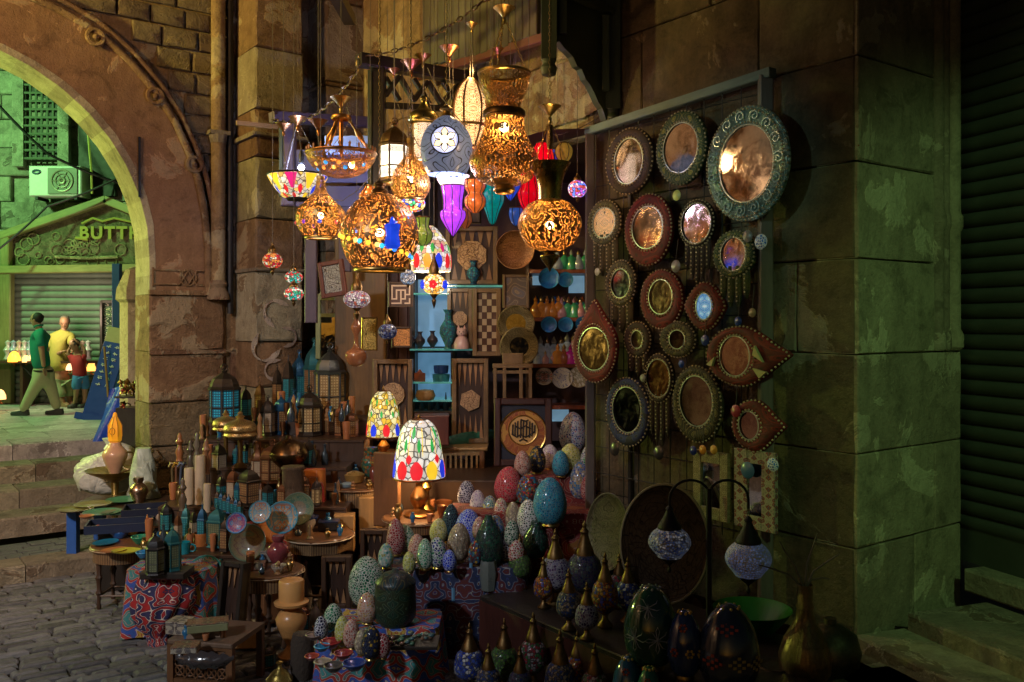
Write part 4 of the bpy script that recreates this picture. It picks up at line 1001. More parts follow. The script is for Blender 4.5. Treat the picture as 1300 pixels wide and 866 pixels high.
for px,h_ in ((535,14),(546,26),(555,12),(566,22)): pot(px,520,8,h_,9.2,[(0,0),(1,0),(.8,.3),(.4,.5),(.1,1),(0,1)],m_plain((.02,.03,.05),.4),{535: 'leftmost',546: 'tall second',555: 'shortest third',566: 'tall rightmost'}[px]+' dark pointed lamp outlined on the lowest lit panel','pointed_lamp','ornament')
boxthing('box','wooden ledge under the pointed lamps in the lit cabinet','ledge',P(548,523,9.2),(.5,.25,.04),0,W_DARK);bpy.data.objects['box'].name='ledge'
for px,ly in ((533,443),(520,441),(549,442),(508,441)):
    pot(px,ly,14,22,9.15,VASE,m_plain((.04,.03,.04),.35,coat=.3),'dark glazed pot in the row on the middle glass shelf','pot','pot')['group']='dark pots on the middle glass shelf'
pot(547,513,40,9,8.35+.0,[(0,0),(.5,0),(.8,.5),(1,1),(.95,1)],SILVER,'shallow silver bowl with chased sides on the left octagonal table','bowl','bowl').location=G(547,522,1.36)
o=pot(593,513,30,15,8.6,[(0,0),(1,0),(1,.8),(.97,1),(0,1)],m_ornament((.5,.42,.32),((.5,.05,.03),(.55,.45,.35),(.05,.15,.1)),8,1),'round white and red patterned box on the right octagonal table','patterned_box','box',8);o.location=G(594,516,1.40)
boxthing('cash_box','dark red box half hidden behind the lit tulip lamp','box',P(548,545,8.5),(.32,.25,.28),.1,W_RED)
pot(577,512,16,22,8.6,[(0,0),(.6,0),(.5,.3),(1,.55),(.9,.9),(.2,1),(0,1)],m_plain((.03,.02,.02),.35,coat=.4),'small dark mushroom shaped jar beside the patterned box','jar','jar').location=G(579,514,1.40)

# ================================================================ OVERHEAD TIMBER
for i,(Y,x0,x1,lab) in enumerate(((5.9,-1.6,1.0,'nearest'),(6.35,-1.7,.95,'second nearest'),(6.9,-1.9,.75,'third'),(7.3,-2.1,.45,'farthest'))):
    t=thing('overhead_pole',lab+' of the four timber poles over the stall that carry the lanterns','pole',(0,Y,5.02),group='overhead poles')
    mb=MB();mb.tube([(x0,0,0),(x1,0,0)],.035,8);mb.build('pole',W_DARK,t)
for x in (-1.5,.35): boxthing('cross_timber',('left' if x < 0 else 'right')+' cross timber carrying the overhead lantern poles','beam',(x,6.9,5.1),(.1,2.9,.1),0,W_DARK)
def tbeam(nm,a,b,wd,dp,mat,par=None):
    o=beam(nm,a,b,wd,mat,par,dp);return o
kf=thing('timber_frame','dark timber frame with zigzag lattice above the lanterns','timber frame',(0,0,0))
aB=P(455,76,7.52);bB=P(618,104,8.25)
tbeam('top_beam',aB,bB,.13,.10,W_BLACK,kf);pA=P(481,80,7.64)
tbeam('post',pA,P(481,322,7.64),.11,.12,W_BLACK,kf);tbeam('side_post',P(470,90,7.6),P(470,250,7.6),.035,.06,W_GREEN,kf)
pB=P(604,100,8.2);tbeam('post',pB,(pB.x,pB.y,3.2),.10,.10,W_BLACK,kf)
Lp=[(489,122),(507,97),(525,128),(543,104),(560,132),(582,108),(600,130)]
for (a,b) in zip(Lp,Lp[1:]):
    Ya,Yb=7.64+(a[0]-481)/137*.6,7.64+(b[0]-481)/137*.6;tbeam('lattice_bar',P(*a,Ya),P(*b,Yb),.045,.04,W_BLACK,kf)
for (a,b) in (((489,98),(507,128)),((525,100),(545,132)),((562,104),(582,134))):
    Ya,Yb=7.68+(a[0]-481)/137*.6,7.68+(b[0]-481)/137*.6;tbeam('lattice_bar',P(*a,Ya),P(*b,Yb),.04,.035,W_BLACK,kf)
tbeam('cross_rail',P(488,134,7.66),P(600,140,8.2),.05,.05,W_BLACK,kf)
W_BLUELIT=m_wood((.10,.07,.11),.5)  # blue bulb light put into the wood colour
pf2=thing('timber_frame','timber frame coloured purplish as blue lit, at the left with a post and sloping panel, behind the blue bulb','timber frame',(0,0,0))
tbeam('top_beam',P(345,149,8.5),P(470,156,9.2),.12,.1,W_BLUELIT,pf2);tbeam('post',P(366,148,8.6),P(366,262,8.6),.13,.1,W_BLUELIT,pf2);tbeam('rail',P(300,156,8.3),P(358,162,8.5),.03,.04,W_GOLD,pf2);tbeam('rail',P(357,160,8.45),P(357,250,8.45),.035,.04,W_GREEN,pf2)
ibox('panel',372,190,475,232,8.9,m_plain((.12,.12,.26),.5),.03,pf2);ibox('panel',372,236,470,262,8.95,m_plain((.10,.08,.16),.5),.03,pf2)  # the bulb's blue cast put into the panel colours
ibox('clear_sheet',412,172,472,196,7.9,m_plain((.25,.32,.45),.25,coat=.5),.01,pf2)
for (a,b) in (((395,262),(395,410)),((438,262),(438,345))): tbeam('door_post',P(*a,9.0),P(*b,9.0),.12,.06,W_BLUELIT,pf2)
# wooden canopy boards, lit green from the left
cb=thing('canopy_boards','weathered grooved wooden boards lit yellow green, above the lanterns at the top of the picture','wood boards',(0,0,0))
CBM=m_wood((.09,.07,.04),.8,.6,0)
for k in range(16):
    x0=540+k*9;x1=x0+8.4;yb=88-(x0-540)*.27
    a,b=WP(x0,0,.22),WP(x1,0,.22);z0=CH+(410-yb)*a.y/F+R.uniform(-.01,.03);c=(a+b)/2;wd=(a-b).length
    mb=MB();mb.box((0,0,0),(wd,.04,5.6-z0),bev=.008);mb.build('board',CBM,cb,30,(c.x,c.y,(5.6+z0)/2),(0,0,WR))
a,b=WP(530,98,.2),WP(700,46,.2);tbeam('lower_batten',a,b,.07,.07,W_RED,cb)
# carved bracket
cbk=thing('carved_bracket','dark green carved wooden corbel with turned knobs at top centre, left of the mirror board','bracket',(0,0,0))
o0,o1=Vector((.226,6.5,0)),Vector((.815,6.95,0));dB=(o1-o0);LB=dB.length;rB=atan2(dB.y,dB.x)
def bl(x,z,y=0): v=o0+dB*(x/LB);return Vector((v.x,v.y,z))+Vector((sin(rB),-cos(rB),0))*y
zz0,zz1=4.20,3.95
for x,z in ((.05,4.20),(LB-.06,3.93)):
    tbeam('post',bl(x,z),bl(x,5.9),.11,.11,W_GREEN,cbk)
    mb=MB();mb.lathe([(0,-.13),(.05,-.11),(.062,-.06),(.045,-.03),(.055,.0)],12);mb.build('knob',W_GREEN,cbk,40,bl(x,z))
N_=12;pts=[(LB-.12,5.9),(.11,5.9),(.11,4.34)]+[(.11+(LB-.23)*i/N_,4.33-.50*(i/N_)**1.5+.035*abs(sin(i*1.3))) for i in range(1,N_+1)]
mb=MB();mb.poly([(x-LB/2,z) for x,z in pts],.0,.06);mb.build('scalloped_panel',W_GREEN,cbk,20,((o0+o1)/2),(0,0,rB))
mb=MB();
tbeam('rail',bl(.1,4.72,.03),bl(LB-.1,4.66,.03),.08,.05,W_GREEN,cbk);tbeam('stile',bl(.16,4.4,.03),bl(.16,4.7,.03),.05,.05,W_GREEN,cbk);tbeam('stile',bl(LB-.16,4.05,.03),bl(LB-.16,4.62,.03),.05,.05,W_GREEN,cbk)
LAT=m_plain((.30,.32,.15),.6)
for k in range(5):
    tbeam('lattice',bl(.13+k*.09,4.78,.02),bl(.22+k*.09,5.1,.02),.022,.03,LAT if k % 2 else W_GREEN,cbk);tbeam('lattice',bl(.22+k*.09,4.78,.02),bl(.13+k*.09,5.1,.02),.022,.03,W_GREEN,cbk)

# ---- chains
def chain_mesh(pts,r=.012,wire=.0028,step=None):
    mb=MB();st=step or r*2.1;L=0;k=0
    for a,b in zip(pts,pts[1:]):
        a,b=Vector(a),Vector(b);d=b-a;n=max(1,int(d.length/st));q=d.to_track_quat('Z','Y').to_matrix().to_4x4()
        for i in range(n):
            p=a+d*((i+.5)/n);mb.ring(r,wire,7,3,0,Matrix.Translation(p) @ q @ RZ(pi/2*(k % 2)),.62,1.25);k += 1
    return mb
cpts=[]
for a,b,sag in ((P(345,152,8.4),P(455,88,7.5),.35),(P(455,72,7.5),P(620,-4,7.3),.22),(P(620,-4,7.3),P(700,-60,7.3),.1)):
    for i in range(9): f=i/8;p=a.lerp(b,f);p.z -= sag*4*f*(1-f)*.5;cpts.append(p)
tag(chain_mesh(cpts,.026,.007).build('heavy_chain',m_brass((.22,.15,.09),.45,.8),None,60),'heavy rusty chain sagging across the wall from the left frame to the canopy','chain')
# ================================================================ HANGING LANTERNS
BULB=m_emit((1,.72,.38),14);BULBW=m_emit((.75,.88,1),45)
def pole_y(Y): return min((5.9,6.35,6.9,7.3),key=lambda q: abs(q-Y))
def light_in(t,z,power,col,rad=.04,bulb=True,br=None,x=0,y=0):
    l=bpy.data.lights.new('bulb_light','POINT');l.energy=power;l.color=col;l.shadow_soft_size=rad
    o=bpy.data.objects.new('bulb_light',l);COL.objects.link(o);o.parent=t;o.location=(x,y,z)
    if bulb:
        mb=MB();mb.ball((x,y,z),(br or rad*.85)*.8,10);mb.build('bulb',BULBW if col[2] > .8 else BULB,t)
def hang(t,z0,z1,mode='chain',r=.003):
    if mode == 'chain': chain_mesh([(0,0,z0),(0,0,z1)],.011,.0028).build('chain',m_brass((.3,.22,.12),.45,.7),t,60)
    else: mb=MB();mb.tube([(0,0,z0),(0,0,z1)],r,5);mb.build('cord',CORD,t)
def cup(t,z,r,mat=None,nm='ceiling_cup'):
    mb=MB();mb.lathe([(.004,z-r*1.5),(r*.12,z-r*1.45),(r*.18,z-r*1.0),(r*.1,z-r*.9),(r*.35,z-r*.6),(r*.85,z-r*.1),(r,z),(r*.9,z+.004),(0,z+.002)],16);mb.build(nm,mat or BRASS,t,50)
def pend(px,py0,py1,Y,label,name='hanging_lantern',cat='lantern',group=None):
    """thing at lamp top pixel; returns thing, metres per pixel, total height"""
    c=P(px,py1,Y);t=thing(name,label,cat,c,0,group);k=Y/F;return t,k,(py1-py0)*k
def shade(t,prof,k,mat,n=48,u=1,nm='shade',squash=1,sides=None):
    mb=MB();mb.lathe([(r*k,z*k) for r,z in prof],sides or n,u=u,squash=squash)
    if mat.name.startswith('pierced_metal'):
        m2=MB();m2.lathe([(max(.001,r*k-.004),z*k) for r,z in prof],sides or n,u=u);i_=mat.copy();b_=i_.node_tree.nodes['Principled BSDF']
        for q_ in ('Base Color','Metallic','Roughness'):
            for l_ in list(b_.inputs[q_].links): i_.node_tree.links.remove(l_)
        b_.inputs['Base Color'].default_value=(.50,.23,.05,1);b_.inputs['Metallic'].default_value=.1;b_.inputs['Roughness'].default_value=.55;m2.build('added_inner_shell',i_,t,50 if not sides else 25)  # added shell, amber of the lit inside put into its colour
    return mb.build(nm,mat,t,50 if not sides else 25)
def curve(pts,n=6):   # smooth profile through points
    out=[]
    for i in range(len(pts)-1):
        p0=pts[max(i-1,0)];p1=pts[i];p2=pts[i+1];p3=pts[min(i+2,len(pts)-1)]
        for j in range(n):
            t=j/n;out.append(tuple(.5*((2*b)+(-a+c)*t+(2*a-5*b+4*c-d)*t*t+(-a+3*b-3*c+d)*t**3) for a,b,c,d in zip(p0,p1,p2,p3)))
    out.append(pts[-1]);return [(max(0,a),b) for a,b in out]
WARM=(1,.58,.22)
FG=m_fret((.58,.36,.12),9,5,1.9,.085);FG2=m_fret((.50,.32,.12),10,4,2.1,.095);FG3=m_fret((.52,.36,.14),7,3,2.3,.08)
# 1 big vase shaped lantern
t,k,h=pend(640,92,246,5.9,'largest brass vase lantern with a flared drum top and three chains, at centre top',group='pierced brass lanterns')
shade(t,curve([(26,104),(22,112),(26,122),(32,140),(33,152)],5),k,m_fret((.50,.30,.12),7,1.2,3.6,.145),nm='upper_drum')
shade(t,[(25,98),(27,99),(27,104),(25,106)],k,BRONZE,nm='collar')
shade(t,curve([(16,10),(34,18),(44,36),(43,48),(32,68),(26,84),(25,99)],5),k,m_fret((.52,.31,.12),7,2.4,3.6,.15))
shade(t,curve([(10,0),(14,4),(12,10),(16,14),(17,18)],3),k,BRASS,nm='foot')
shade(t,[(32,150),(34,151),(34,154),(31,155)],k,BRASS,nm='top_rim')
light_in(t,84*k,19,WARM,.045)
zc_=226*k
for a in (0,2.1,4.2): chain_mesh([(32*k*cos(a+.3),32*k*sin(a+.3),153*k),(3*k*cos(a),3*k*sin(a),zc_-8*k)],.011,.0028).build('chain',BRASS,t,60)
cup(t,zc_+10*k,14*k);hang(t,zc_+10*k,5.0-t.location.z)
# 2 big globe with jewels
t,k,h=pend(482,200,346,6.2,'big round brass lantern with coloured glass jewels and an open lit bottom ring',group='pierced brass lanterns')
prof=curve([(29,3),(41,16),(48.5,36),(49,54),(43,74),(30,90),(15,99),(7,101)],5)
shade(t,prof,k,m_fret((.42,.24,.11),6,2.5,3.9,.16,seed=3.))
shade(t,curve([(8,100),(11,103),(6,108),(8,112),(3,116)],4),k,BRONZE,nm='neck')
mb=MB();mb.ring(31*k,2.6*k,40,6,0,T(0,0,3*k) @ RX(pi/2));mb.build('bottom_ring',BRASS,t,60)
mb=MB();mb.lathe([(0,6*k),(27*k,5*k)],28);mb.build('diffuser',m_emit((1,.62,.2),2.2),t)
jc_=[(1,.6,.05),(.05,.25,.9),(1,.75,.2),(.05,.5,.85),(.9,.35,.05)]
JM=[m_glass(c,1.6) for c in jc_]
for i in range(34):
    a=i*2.399;z=16+66*((i*.618) % 1);rr=next((p0[0]+(p1[0]-p0[0])*(z-p0[1])/(p1[1]-p0[1]) for p0,p1 in zip(prof,prof[1:]) if p0[1] <= z <= p1[1]),40)
    mb=MB();mb.lathe([(0,.012),(3.3*k*.7,.009),(3.3*k,0)],10);mb.build('glass_jewel',JM[i % 5 if i % 3 else 0],t,60,(rr*k*cos(a)*1.01,rr*k*sin(a)*1.01,z*k),Vector((cos(a),sin(a),.15)).to_track_quat('Z','Y').to_euler())
    
mb=MB();mb.lathe([(0,26*k),(6*k,26*k),(10*k,30*k),(8*k,44*k),(10*k,56*k),(4*k,58*k),(2*k,64*k),(0,66*k)],8,M=T(22*k,-46*k,0));mb.build('blue_glass_drop',m_glass((.01,.05,.6),1.0),t,30)
light_in(t,50*k,17,WARM,.045);hang(t,116*k,5.0-t.location.z)
# 3 squat fret lantern
t,k,h=pend(407,222,304,6.6,'squat pointed brass lantern with lozenge holes, in front of the tulip glass bowl',group='pierced brass lanterns')
shade(t,curve([(17,2),(26,10),(31,24),(29,38),(17,50),(8,62),(5,80)],5),k,m_fret((.50,.33,.12),10,4,2.6,.17,seed=1.))
mb=MB();mb.ring(19*k,1.8*k,30,6,0,T(0,0,2*k) @ RX(pi/2));mb.build('bottom_ring',BRASS,t,60)
mb=MB();mb.lathe([(0,3*k),(16*k,2.5*k)],24);mb.build('diffuser',m_emit((1,.7,.3),1.6),t)
for i in range(9):
    a=i*2*pi/9;mb=MB();mb.lathe([(0,.01),(2.8*k,0)],8);mb.build('glass_jewel',m_glass(((.25,.05,.5),(.05,.1,.7),(.6,.1,.1))[i % 3],.8),t,60,(31*k*cos(a),31*k*sin(a),20*k),Vector((cos(a),sin(a),0)).to_track_quat('Z','Y').to_euler())
light_in(t,30*k,9,WARM,.035);hang(t,80*k,5.0-t.location.z,'cord')
# 4 teardrop lantern
t,k,h=pend(521,150,268,6.4,'teardrop brass lantern with a coloured glass base, left of the blue star lantern',group='pierced brass lanterns')
shade(t,curve([(17,14),(24,26),(25,36),(20,52),(10,66),(5,78),(5,92)],5),k,m_fret((.55,.36,.12),6,2.4,3.1,.145,seed=5.))
shade(t,curve([(11,0),(17,4),(19,10),(17,14)],4),k,m_mosaic(((1,.75,.2),(.8,.08,.04),(.05,.1,.6),(1,.85,.5),(.05,.4,.15)),(.05,.03,.01),45,1.6,.1),nm='glass_base')
mb=MB();mb.ring(17*k,1.4*k,30,6,0,T(0,0,14*k) @ RX(pi/2));mb.build('band',BRASS,t,60)
light_in(t,40*k,10,WARM,.035);hang(t,92*k,5.0-t.location.z)
# 5 large brass vase right
t,k,h=pend(698,207,346,6.0,'brass vase lantern with a plain flared neck and arabesque belly, nearest the mirror board',group='pierced brass lanterns')
shade(t,curve([(4,24),(12,27),(30,36),(40,56),(39,70),(28,86),(15,92)],5),k,m_fret((.55,.37,.13),6,2.4,3.7,.15,seed=7.))
shade(t,curve([(15,92),(15,100),(16,112),(19,124),(24,134),(27,139)],4),k,m_brass((.50,.40,.12),.22,.2),nm='flared_neck')
shade(t,curve([(0,0),(3,6),(9,14),(12,19),(12,22),(6,24),(13,27)],3),k,m_brass((.50,.38,.12),.2,.2),nm='finial')
zc_=207*k
for a in (.4,2.5,4.6): chain_mesh([(25*k*cos(a),25*k*sin(a),138*k),(2*k*cos(a),2*k*sin(a),zc_-16*k)],.010,.0026).build('chain',BRASS,t,60)
cup(t,zc_+4*k,15*k,m_brass((.5,.40,.14),.25,.3));mb=MB();mb.lathe([(3*k,zc_-50*k),(5*k,zc_-40*k),(3*k,zc_-20*k)],8);mb.build('rod',BRONZE,t)
light_in(t,60*k,15,WARM,.04);hang(t,zc_+4*k,5.0-t.location.z)
# 6 oval warm lantern
t,k,h=pend(597,88,190,6.9,'brightly lit oval mesh lantern with dark vertical ribs, left of the largest brass lantern',group='pierced brass lanterns')
shade(t,curve([(8,2),(18,22),(22,42),(21,62),(14,80),(5,90)],5),k,m_fret((.16,.08,.03),14,6,3,.10))
shade(t,curve([(7,4),(16,22),(19.5,42),(18.5,62),(12,80),(4,89)],4),k,m_emit((1,.60,.24),2.6,1),nm='glass_liner')
mb=MB()
for q in range(6):
    a=q*pi/3+.2;mb.tube([(r*k*1.02*cos(a),r*k*1.02*sin(a),z*k) for r,z in curve([(8,2),(18,22),(22,42),(21,62),(14,80),(5,90)],3)],.008,5)
mb.build('ribs',BRONZE,t);mb=MB();mb.ring(20*k,.012,30,5,0,T(0,0,30*k) @ RX(pi/2));mb.build('band',BRASS,t,60)
light_in(t,100*k,6,WARM,.03,False);hang(t,90*k,5.0-t.location.z,'cord')
# 7 blue star lantern
t,k,h=pend(567,140,224,6.3,'blue grey oval lantern with a six petal star window lit from inside',group='pierced brass lanterns')
pf_=curve([(24,2),(31,18),(33,36),(29,54),(18,68),(7,76)],5)
shade(t,pf_,k,m_ornament((.20,.27,.48),((.24,.32,.55),(.18,.25,.45),(.22,.30,.50)),5,2,2.4,(.02,.025,.05),.3,.07,0,glow=.32),nm='shade')
M=T(0,-33.2*k,40*k)
mb=MB();mb.ring(17*k,1.0*k,32,5,0,M);mb.build('star_frame',LEAD,t)
mb=MB();mb.lathe([(0,0),(17*k,-.004)],28,M=M @ RX(pi/2));mb.build('window_glass',m_emit((.55,.60,.95),1.1,1),t,0)
for q in range(6):
    a=q*pi/3+pi/6;m1=MB();m1.poly([(5*k*cos(a-.5),5*k*sin(a-.5)),(11*k*cos(a-.42),11*k*sin(a-.42)),(15.5*k*cos(a),15.5*k*sin(a)),(11*k*cos(a+.42),11*k*sin(a+.42)),(5*k*cos(a+.5),5*k*sin(a+.5))],-.012,-.005,0,M)
    m1.build('petal_glass',m_emit((1,.72,.38) if q % 2 else (1,.86,.62),2.0),t,0)
    m2=MB();m2.tube([M @ Vector((r*k*cos(b),-.012,r*k*sin(b))) for r,b in ((5,a-.5),(11,a-.42),(15.5,a),(11,a+.42),(5,a+.5))],.7*k,5);m2.build('lead_line',LEAD,t)
m3=MB();m3.lathe([(0,0),(4.5*k,0)],12,M=M @ T(0,-.008,0) @ RX(pi/2));m3.build('centre_glass',m_emit((.9,.92,1),4),t,0)
shade(t,curve([(7,76),(5,82),(9,85),(3,90)],3),k,BRASS,nm='cap');light_in(t,40*k,5,(.75,.8,1),.04,False);hang(t,88*k,5.0-t.location.z)
l_=light_in(t,-.05,8,(.9,.7,1),.05,False)
# 8 tall tin lantern, white glass
def tinlantern(px,py0,py1,wpx,Y,label,n=6,panem=None,frame=None,zt=None,loc=None,sc=1,glow=0,hangit=True,ring=True,name='hanging_lantern',cat='lantern',group=None,rz=.3,dome=True):
    t,k,h=pend(px,py0,py1,Y,label,name,cat,group)
    if loc is not None: t.location=loc;k=loc.y/F;h=(py1-py0)*k
    t.rotation_euler=(0,0,rz);r=wpx*k/2;fm=frame or TIN;pm=panem
    z1,z2=h*.10,h*.58
    mb=MB();mb.lathe([(0,0),(r*1.02,0),(r*1.05,h*.02),(r*.95,h*.05),(r*.95,z1),(0,z1)],n);mb.build('base',fm,t,20)
    ap=r*cos(pi/n)*.93;pw=2*r*sin(pi/n)*.9
    for q in range(n):
        a=2*pi*(q+.5)/n;M=RZ(a+pi/2) @ T(0,-ap,0)
        m1=MB();m1.box((0,0,(z1+z2)/2),(pw,.006,z2-z1));m1.uv=[[(x[0],x[1]) for x in f] for f in m1.uv];m1.v=[M @ v for v in m1.v];m1.build('pane',pm,t,0)
    mb=MB()
    for q in range(n):
        a=2*pi*q/n;mb.tube([(r*.98*cos(a),r*.98*sin(a),z1),(r*.98*cos(a),r*.98*sin(a),z2)],r*.07,5)
    mb.ring(r*.96,r*.05,n,5,0,T(0,0,(z1*.65+z2*.35)) @ RX(pi/2)) if h > .25 else None
    mb.build('frame_bars',fm,t,30)
    mb=MB();mb.lathe([(r*1.08,z2),(r*1.1,z2+h*.03),(r*.95,z2+h*.06)]+([(r*.92,z2+h*.12),(r*.75,z2+h*.2),(r*.4,z2+h*.27),(r*.15,z2+h*.31)] if dome else [(r*.6,z2+h*.14),(r*.12,z2+h*.3)]),n,u=n);mb.build('dome',m_fret((.12,.09,.07),2,2,2.2,.2,rough=.4) if False else fm,t,20)
    mb=MB();mb.lathe([(r*.15,z2+h*.3),(r*.2,z2+h*.33),(r*.08,z2+h*.36),(r*.12,z2+h*.385),(0,z2+h*.42)],8);
    if ring: mb.ring(r*.2,r*.045,12,5,0,T(0,0,z2+h*.40))
    mb.build('finial',fm,t,40)
    if hangit: hang(t,z2+h*.41,5.0-t.location.z,'cord')
    return t,k,h
WHITEP=m_pane((.9,.88,.75),(.85,.82,.68),60,2.2)
t,k,h=tinlantern(501,152,234,38,7.0,'tall hexagonal tin lantern with lit white glass, left of the cylinder lantern',6,m_emit((.95,.9,.72),1.7,1),BRONZE)
for z_ in (.13,.48):
    mb=MB();mb.lathe([(19.4*k,h*z_),(19.4*k,h*(z_+.08))],6,u=6);mb.build('pierced_band',m_fret((.2,.15,.08),3,1,2.4,.12),t,20)
light_in(t,-.06,4,WARM,.04,False)
t,k,h=pend(538,128,206,6.85,'slim cylindrical lantern with a brass dome cap, between the tin lantern and the star lantern',group='pierced brass lanterns')
shade(t,[(14,2),(15,4),(15,48),(14,50)],k,m_fret((.30,.24,.08),8,5,3,.1));shade(t,[(12,4),(12.5,48)],k,m_emit((1,.8,.55),1.8,1),nm='glass_liner')
shade(t,curve([(18,50),(20,54),(17,62),(8,68),(4,76),(5,80),(2,84)],4),k,m_brass((.45,.36,.12),.25,.3),nm='dome_cap');hang(t,84*k,5.0-t.location.z,'cord')
# 9 hanging brass bowl
t,k,h=pend(433,190,226,6.8,'wide brass hanging bowl on three arms with a row of upright crown points',group='pierced brass lanterns')
shade(t,curve([(0,0),(16,2),(32,10),(42,22),(44,30)],5),k,m_fret((.36,.17,.07),10,2,4,.12))
mb=MB();mb.ring(44*k,1.6*k,44,6,0,T(0,0,31*k) @ RX(pi/2));mb.build('rim',COPPER,t,60)
for q in range(22): a=q*2*pi/22;mb=MB();mb.lathe([(1.6*k,0),(1.0*k,3*k),(1.7*k,6*k),(0,9*k)],6);mb.build('crown_point',COPPER,t,50,(43*k*cos(a),43*k*sin(a),31*k))
for q in range(3):
    a=q*2*pi/3+.35;p0=Vector((38*k*cos(a),38*k*sin(a),34*k));p1=Vector((9*k*cos(a),9*k*sin(a),76*k));mb=MB();mb.tube([p0,p0.lerp(p1,.3),p0.lerp(p1,.45),p0.lerp(p1,.55),p0.lerp(p1,.7),p1],[.008,.009,.022,.022,.009,.008],8);mb.build('arm',m_brass((.60,.28,.09),.3,.4),t,60)
shade(t,[(12,74),(13,76),(12,79),(3,82)],k,m_brass((.60,.30,.09)),nm='crown_plate');cup(t,102*k,14*k);hang(t,80*k,92*k);hang(t,102*k,5.0-t.location.z,'cord')
mb=MB();mb.lathe([(1.5*k,74*k),(3*k,70*k),(2.4*k,40*k),(3.4*k,34*k),(0,26*k)],8);mb.build('centre_stem',m_brass((.60,.25,.09)),t)
for i in range(10): a=-pi/2+(i-4.5)*.24;rr=30+(i % 2)*6;mb=MB();mb.lathe([(0,.012),(3*k,0)],8);mb.build('glass_jewel',m_glass(((.05,.3,.7),(1,.55,.1),(1,.3,.05))[i % 3],1.2),t,60,(rr*k*cos(a),rr*k*sin(a),(9+(i % 2)*5)*k),Vector((cos(a)*.8,sin(a)*.8,-.5)).to_track_quat('Z','Y').to_euler())
light_in(t,16*k,11,WARM,.035,x=.08);
# 10 stained glass tulip bowl with a bare blue bulb
GLS={c: m_emit(v,.85,1) for c,v in dict(w=(.85,.83,.72),y=(.95,.62,.03),r=(.75,.02,.03),b=(.02,.05,.75),g=(.03,.38,.07),m=(.7,.02,.2),c=(.95,.80,.42),o=(1,.38,.04)).items()}
def glassfan(t,prof,k,a,wa,v0,v1,mat,tip='top',nm='glass_petal',out=1.012,n=6):
    """tulip or leaf patch laid on a shade: centred at angle a, angular width wa, from profile fraction v0 to v1"""
    L=[0]
    for p,q in zip(prof,prof[1:]): L.append(L[-1]+sqrt((p[0]-q[0])**2+(p[1]-q[1])**2))
    def at(v):
        s=v*L[-1];i=max(j for j in range(len(L)) if L[j] <= s+1e-9);i=min(i,len(prof)-2);f=(s-L[i])/(L[i+1]-L[i]);return prof[i][0]+(prof[i+1][0]-prof[i][0])*f,prof[i][1]+(prof[i+1][1]-prof[i][1])*f
    mb=MB();vs=[];fs=[]
    for i in range(n+1):
        f=i/n;r,z=at(v0+(v1-v0)*f)
        w_={'top': sin(pi*min(1,.25+f*.75))**.8 if f > 0 else .55,'leaf': sin(pi*(f*.96+.02)),'fan': .35+.65*f,'cup': (.55+.45*sin(pi*f)) if f < .8 else .9*(1-f)*5*.55+.25}[tip]
        for j in range(4):
            aa=a+wa*(j/3-.5)*w_;vs.append((r*k*out*cos(aa),r*k*out*sin(aa),z*k))
    for i in range(n):
        for j in range(3): q=i*4+j;fs.append((q,q+1,q+5,q+4))
    mb.add(vs,fs);o=mb.build(nm,mat,t,60)
    return o
def leadshade(t,prof,k,nu,nv,base='w',nm='shade',lead=.05,glow=1.3,pal=None,sc=22):
    pal=pal or ((.88,.85,.72),(.92,.80,.52),(.86,.84,.76),(.95,.62,.15))
    return shade(t,prof,k,m_mosaic(pal,(.012,.01,.008),sc,glow,lead,.2,.9),nm=nm)
t,k,h=pend(378,222,253,7.6,'shallow stained glass bowl lamp with coloured tulips under a bare blue white bulb','glass_bowl_lamp','lamp')
pb=curve([(12,0),(20,4),(30,16),(38,30)],4)
leadshade(t,pb,k,8,3,sc=26,glow=.7)
for q in range(9):
    a=q*2*pi/9-pi/2;glassfan(t,pb,k,a,.42,.45,.96,GLS['mybymybyy'[q]],'fan');glassfan(t,pb,k,a+.35,.22,.25,.6,GLS['b' if q % 2 else 'r'],'leaf')
    glassfan(t,pb,k,a,.25,.02,.3,GLS['y' if q % 2 else 'r'],'leaf')
mb=MB();mb.ring(38*k,.008,40,5,0,T(0,0,30*k) @ RX(pi/2));mb.ring(13*k,.01,24,5,0,T(0,0,0) @ RX(pi/2));mb.build('rim',LEAD,t,60)
mb=MB();mb.lathe([(0,-2*k),(14*k,0),(16*k,2*k)],24);mb.build('base_cap',LEAD,t)
light_in(t,40*k,60,(.42,.52,1),.04,True,x=.03)
mb=MB();mb.lathe([(.02,46*k),(.025,56*k),(.01,62*k)],8,M=T(.03,0,0));mb.build('bulb_socket',LEAD,t);mb=MB();mb.tube([(.03,0,60*k),(0,0,94*k)],.003,5);mb.build('flex',CORD,t)
for a in (.2,2.3,4.4): mb=MB();mb.tube([(36*k*cos(a),36*k*sin(a),30*k),(3*k*cos(a),3*k*sin(a),94*k)],.003,5);mb.build('wire',CORD,t)
cup(t,104*k,12*k,COPPER);hang(t,104*k,5.0-t.location.z,'cord',.002)
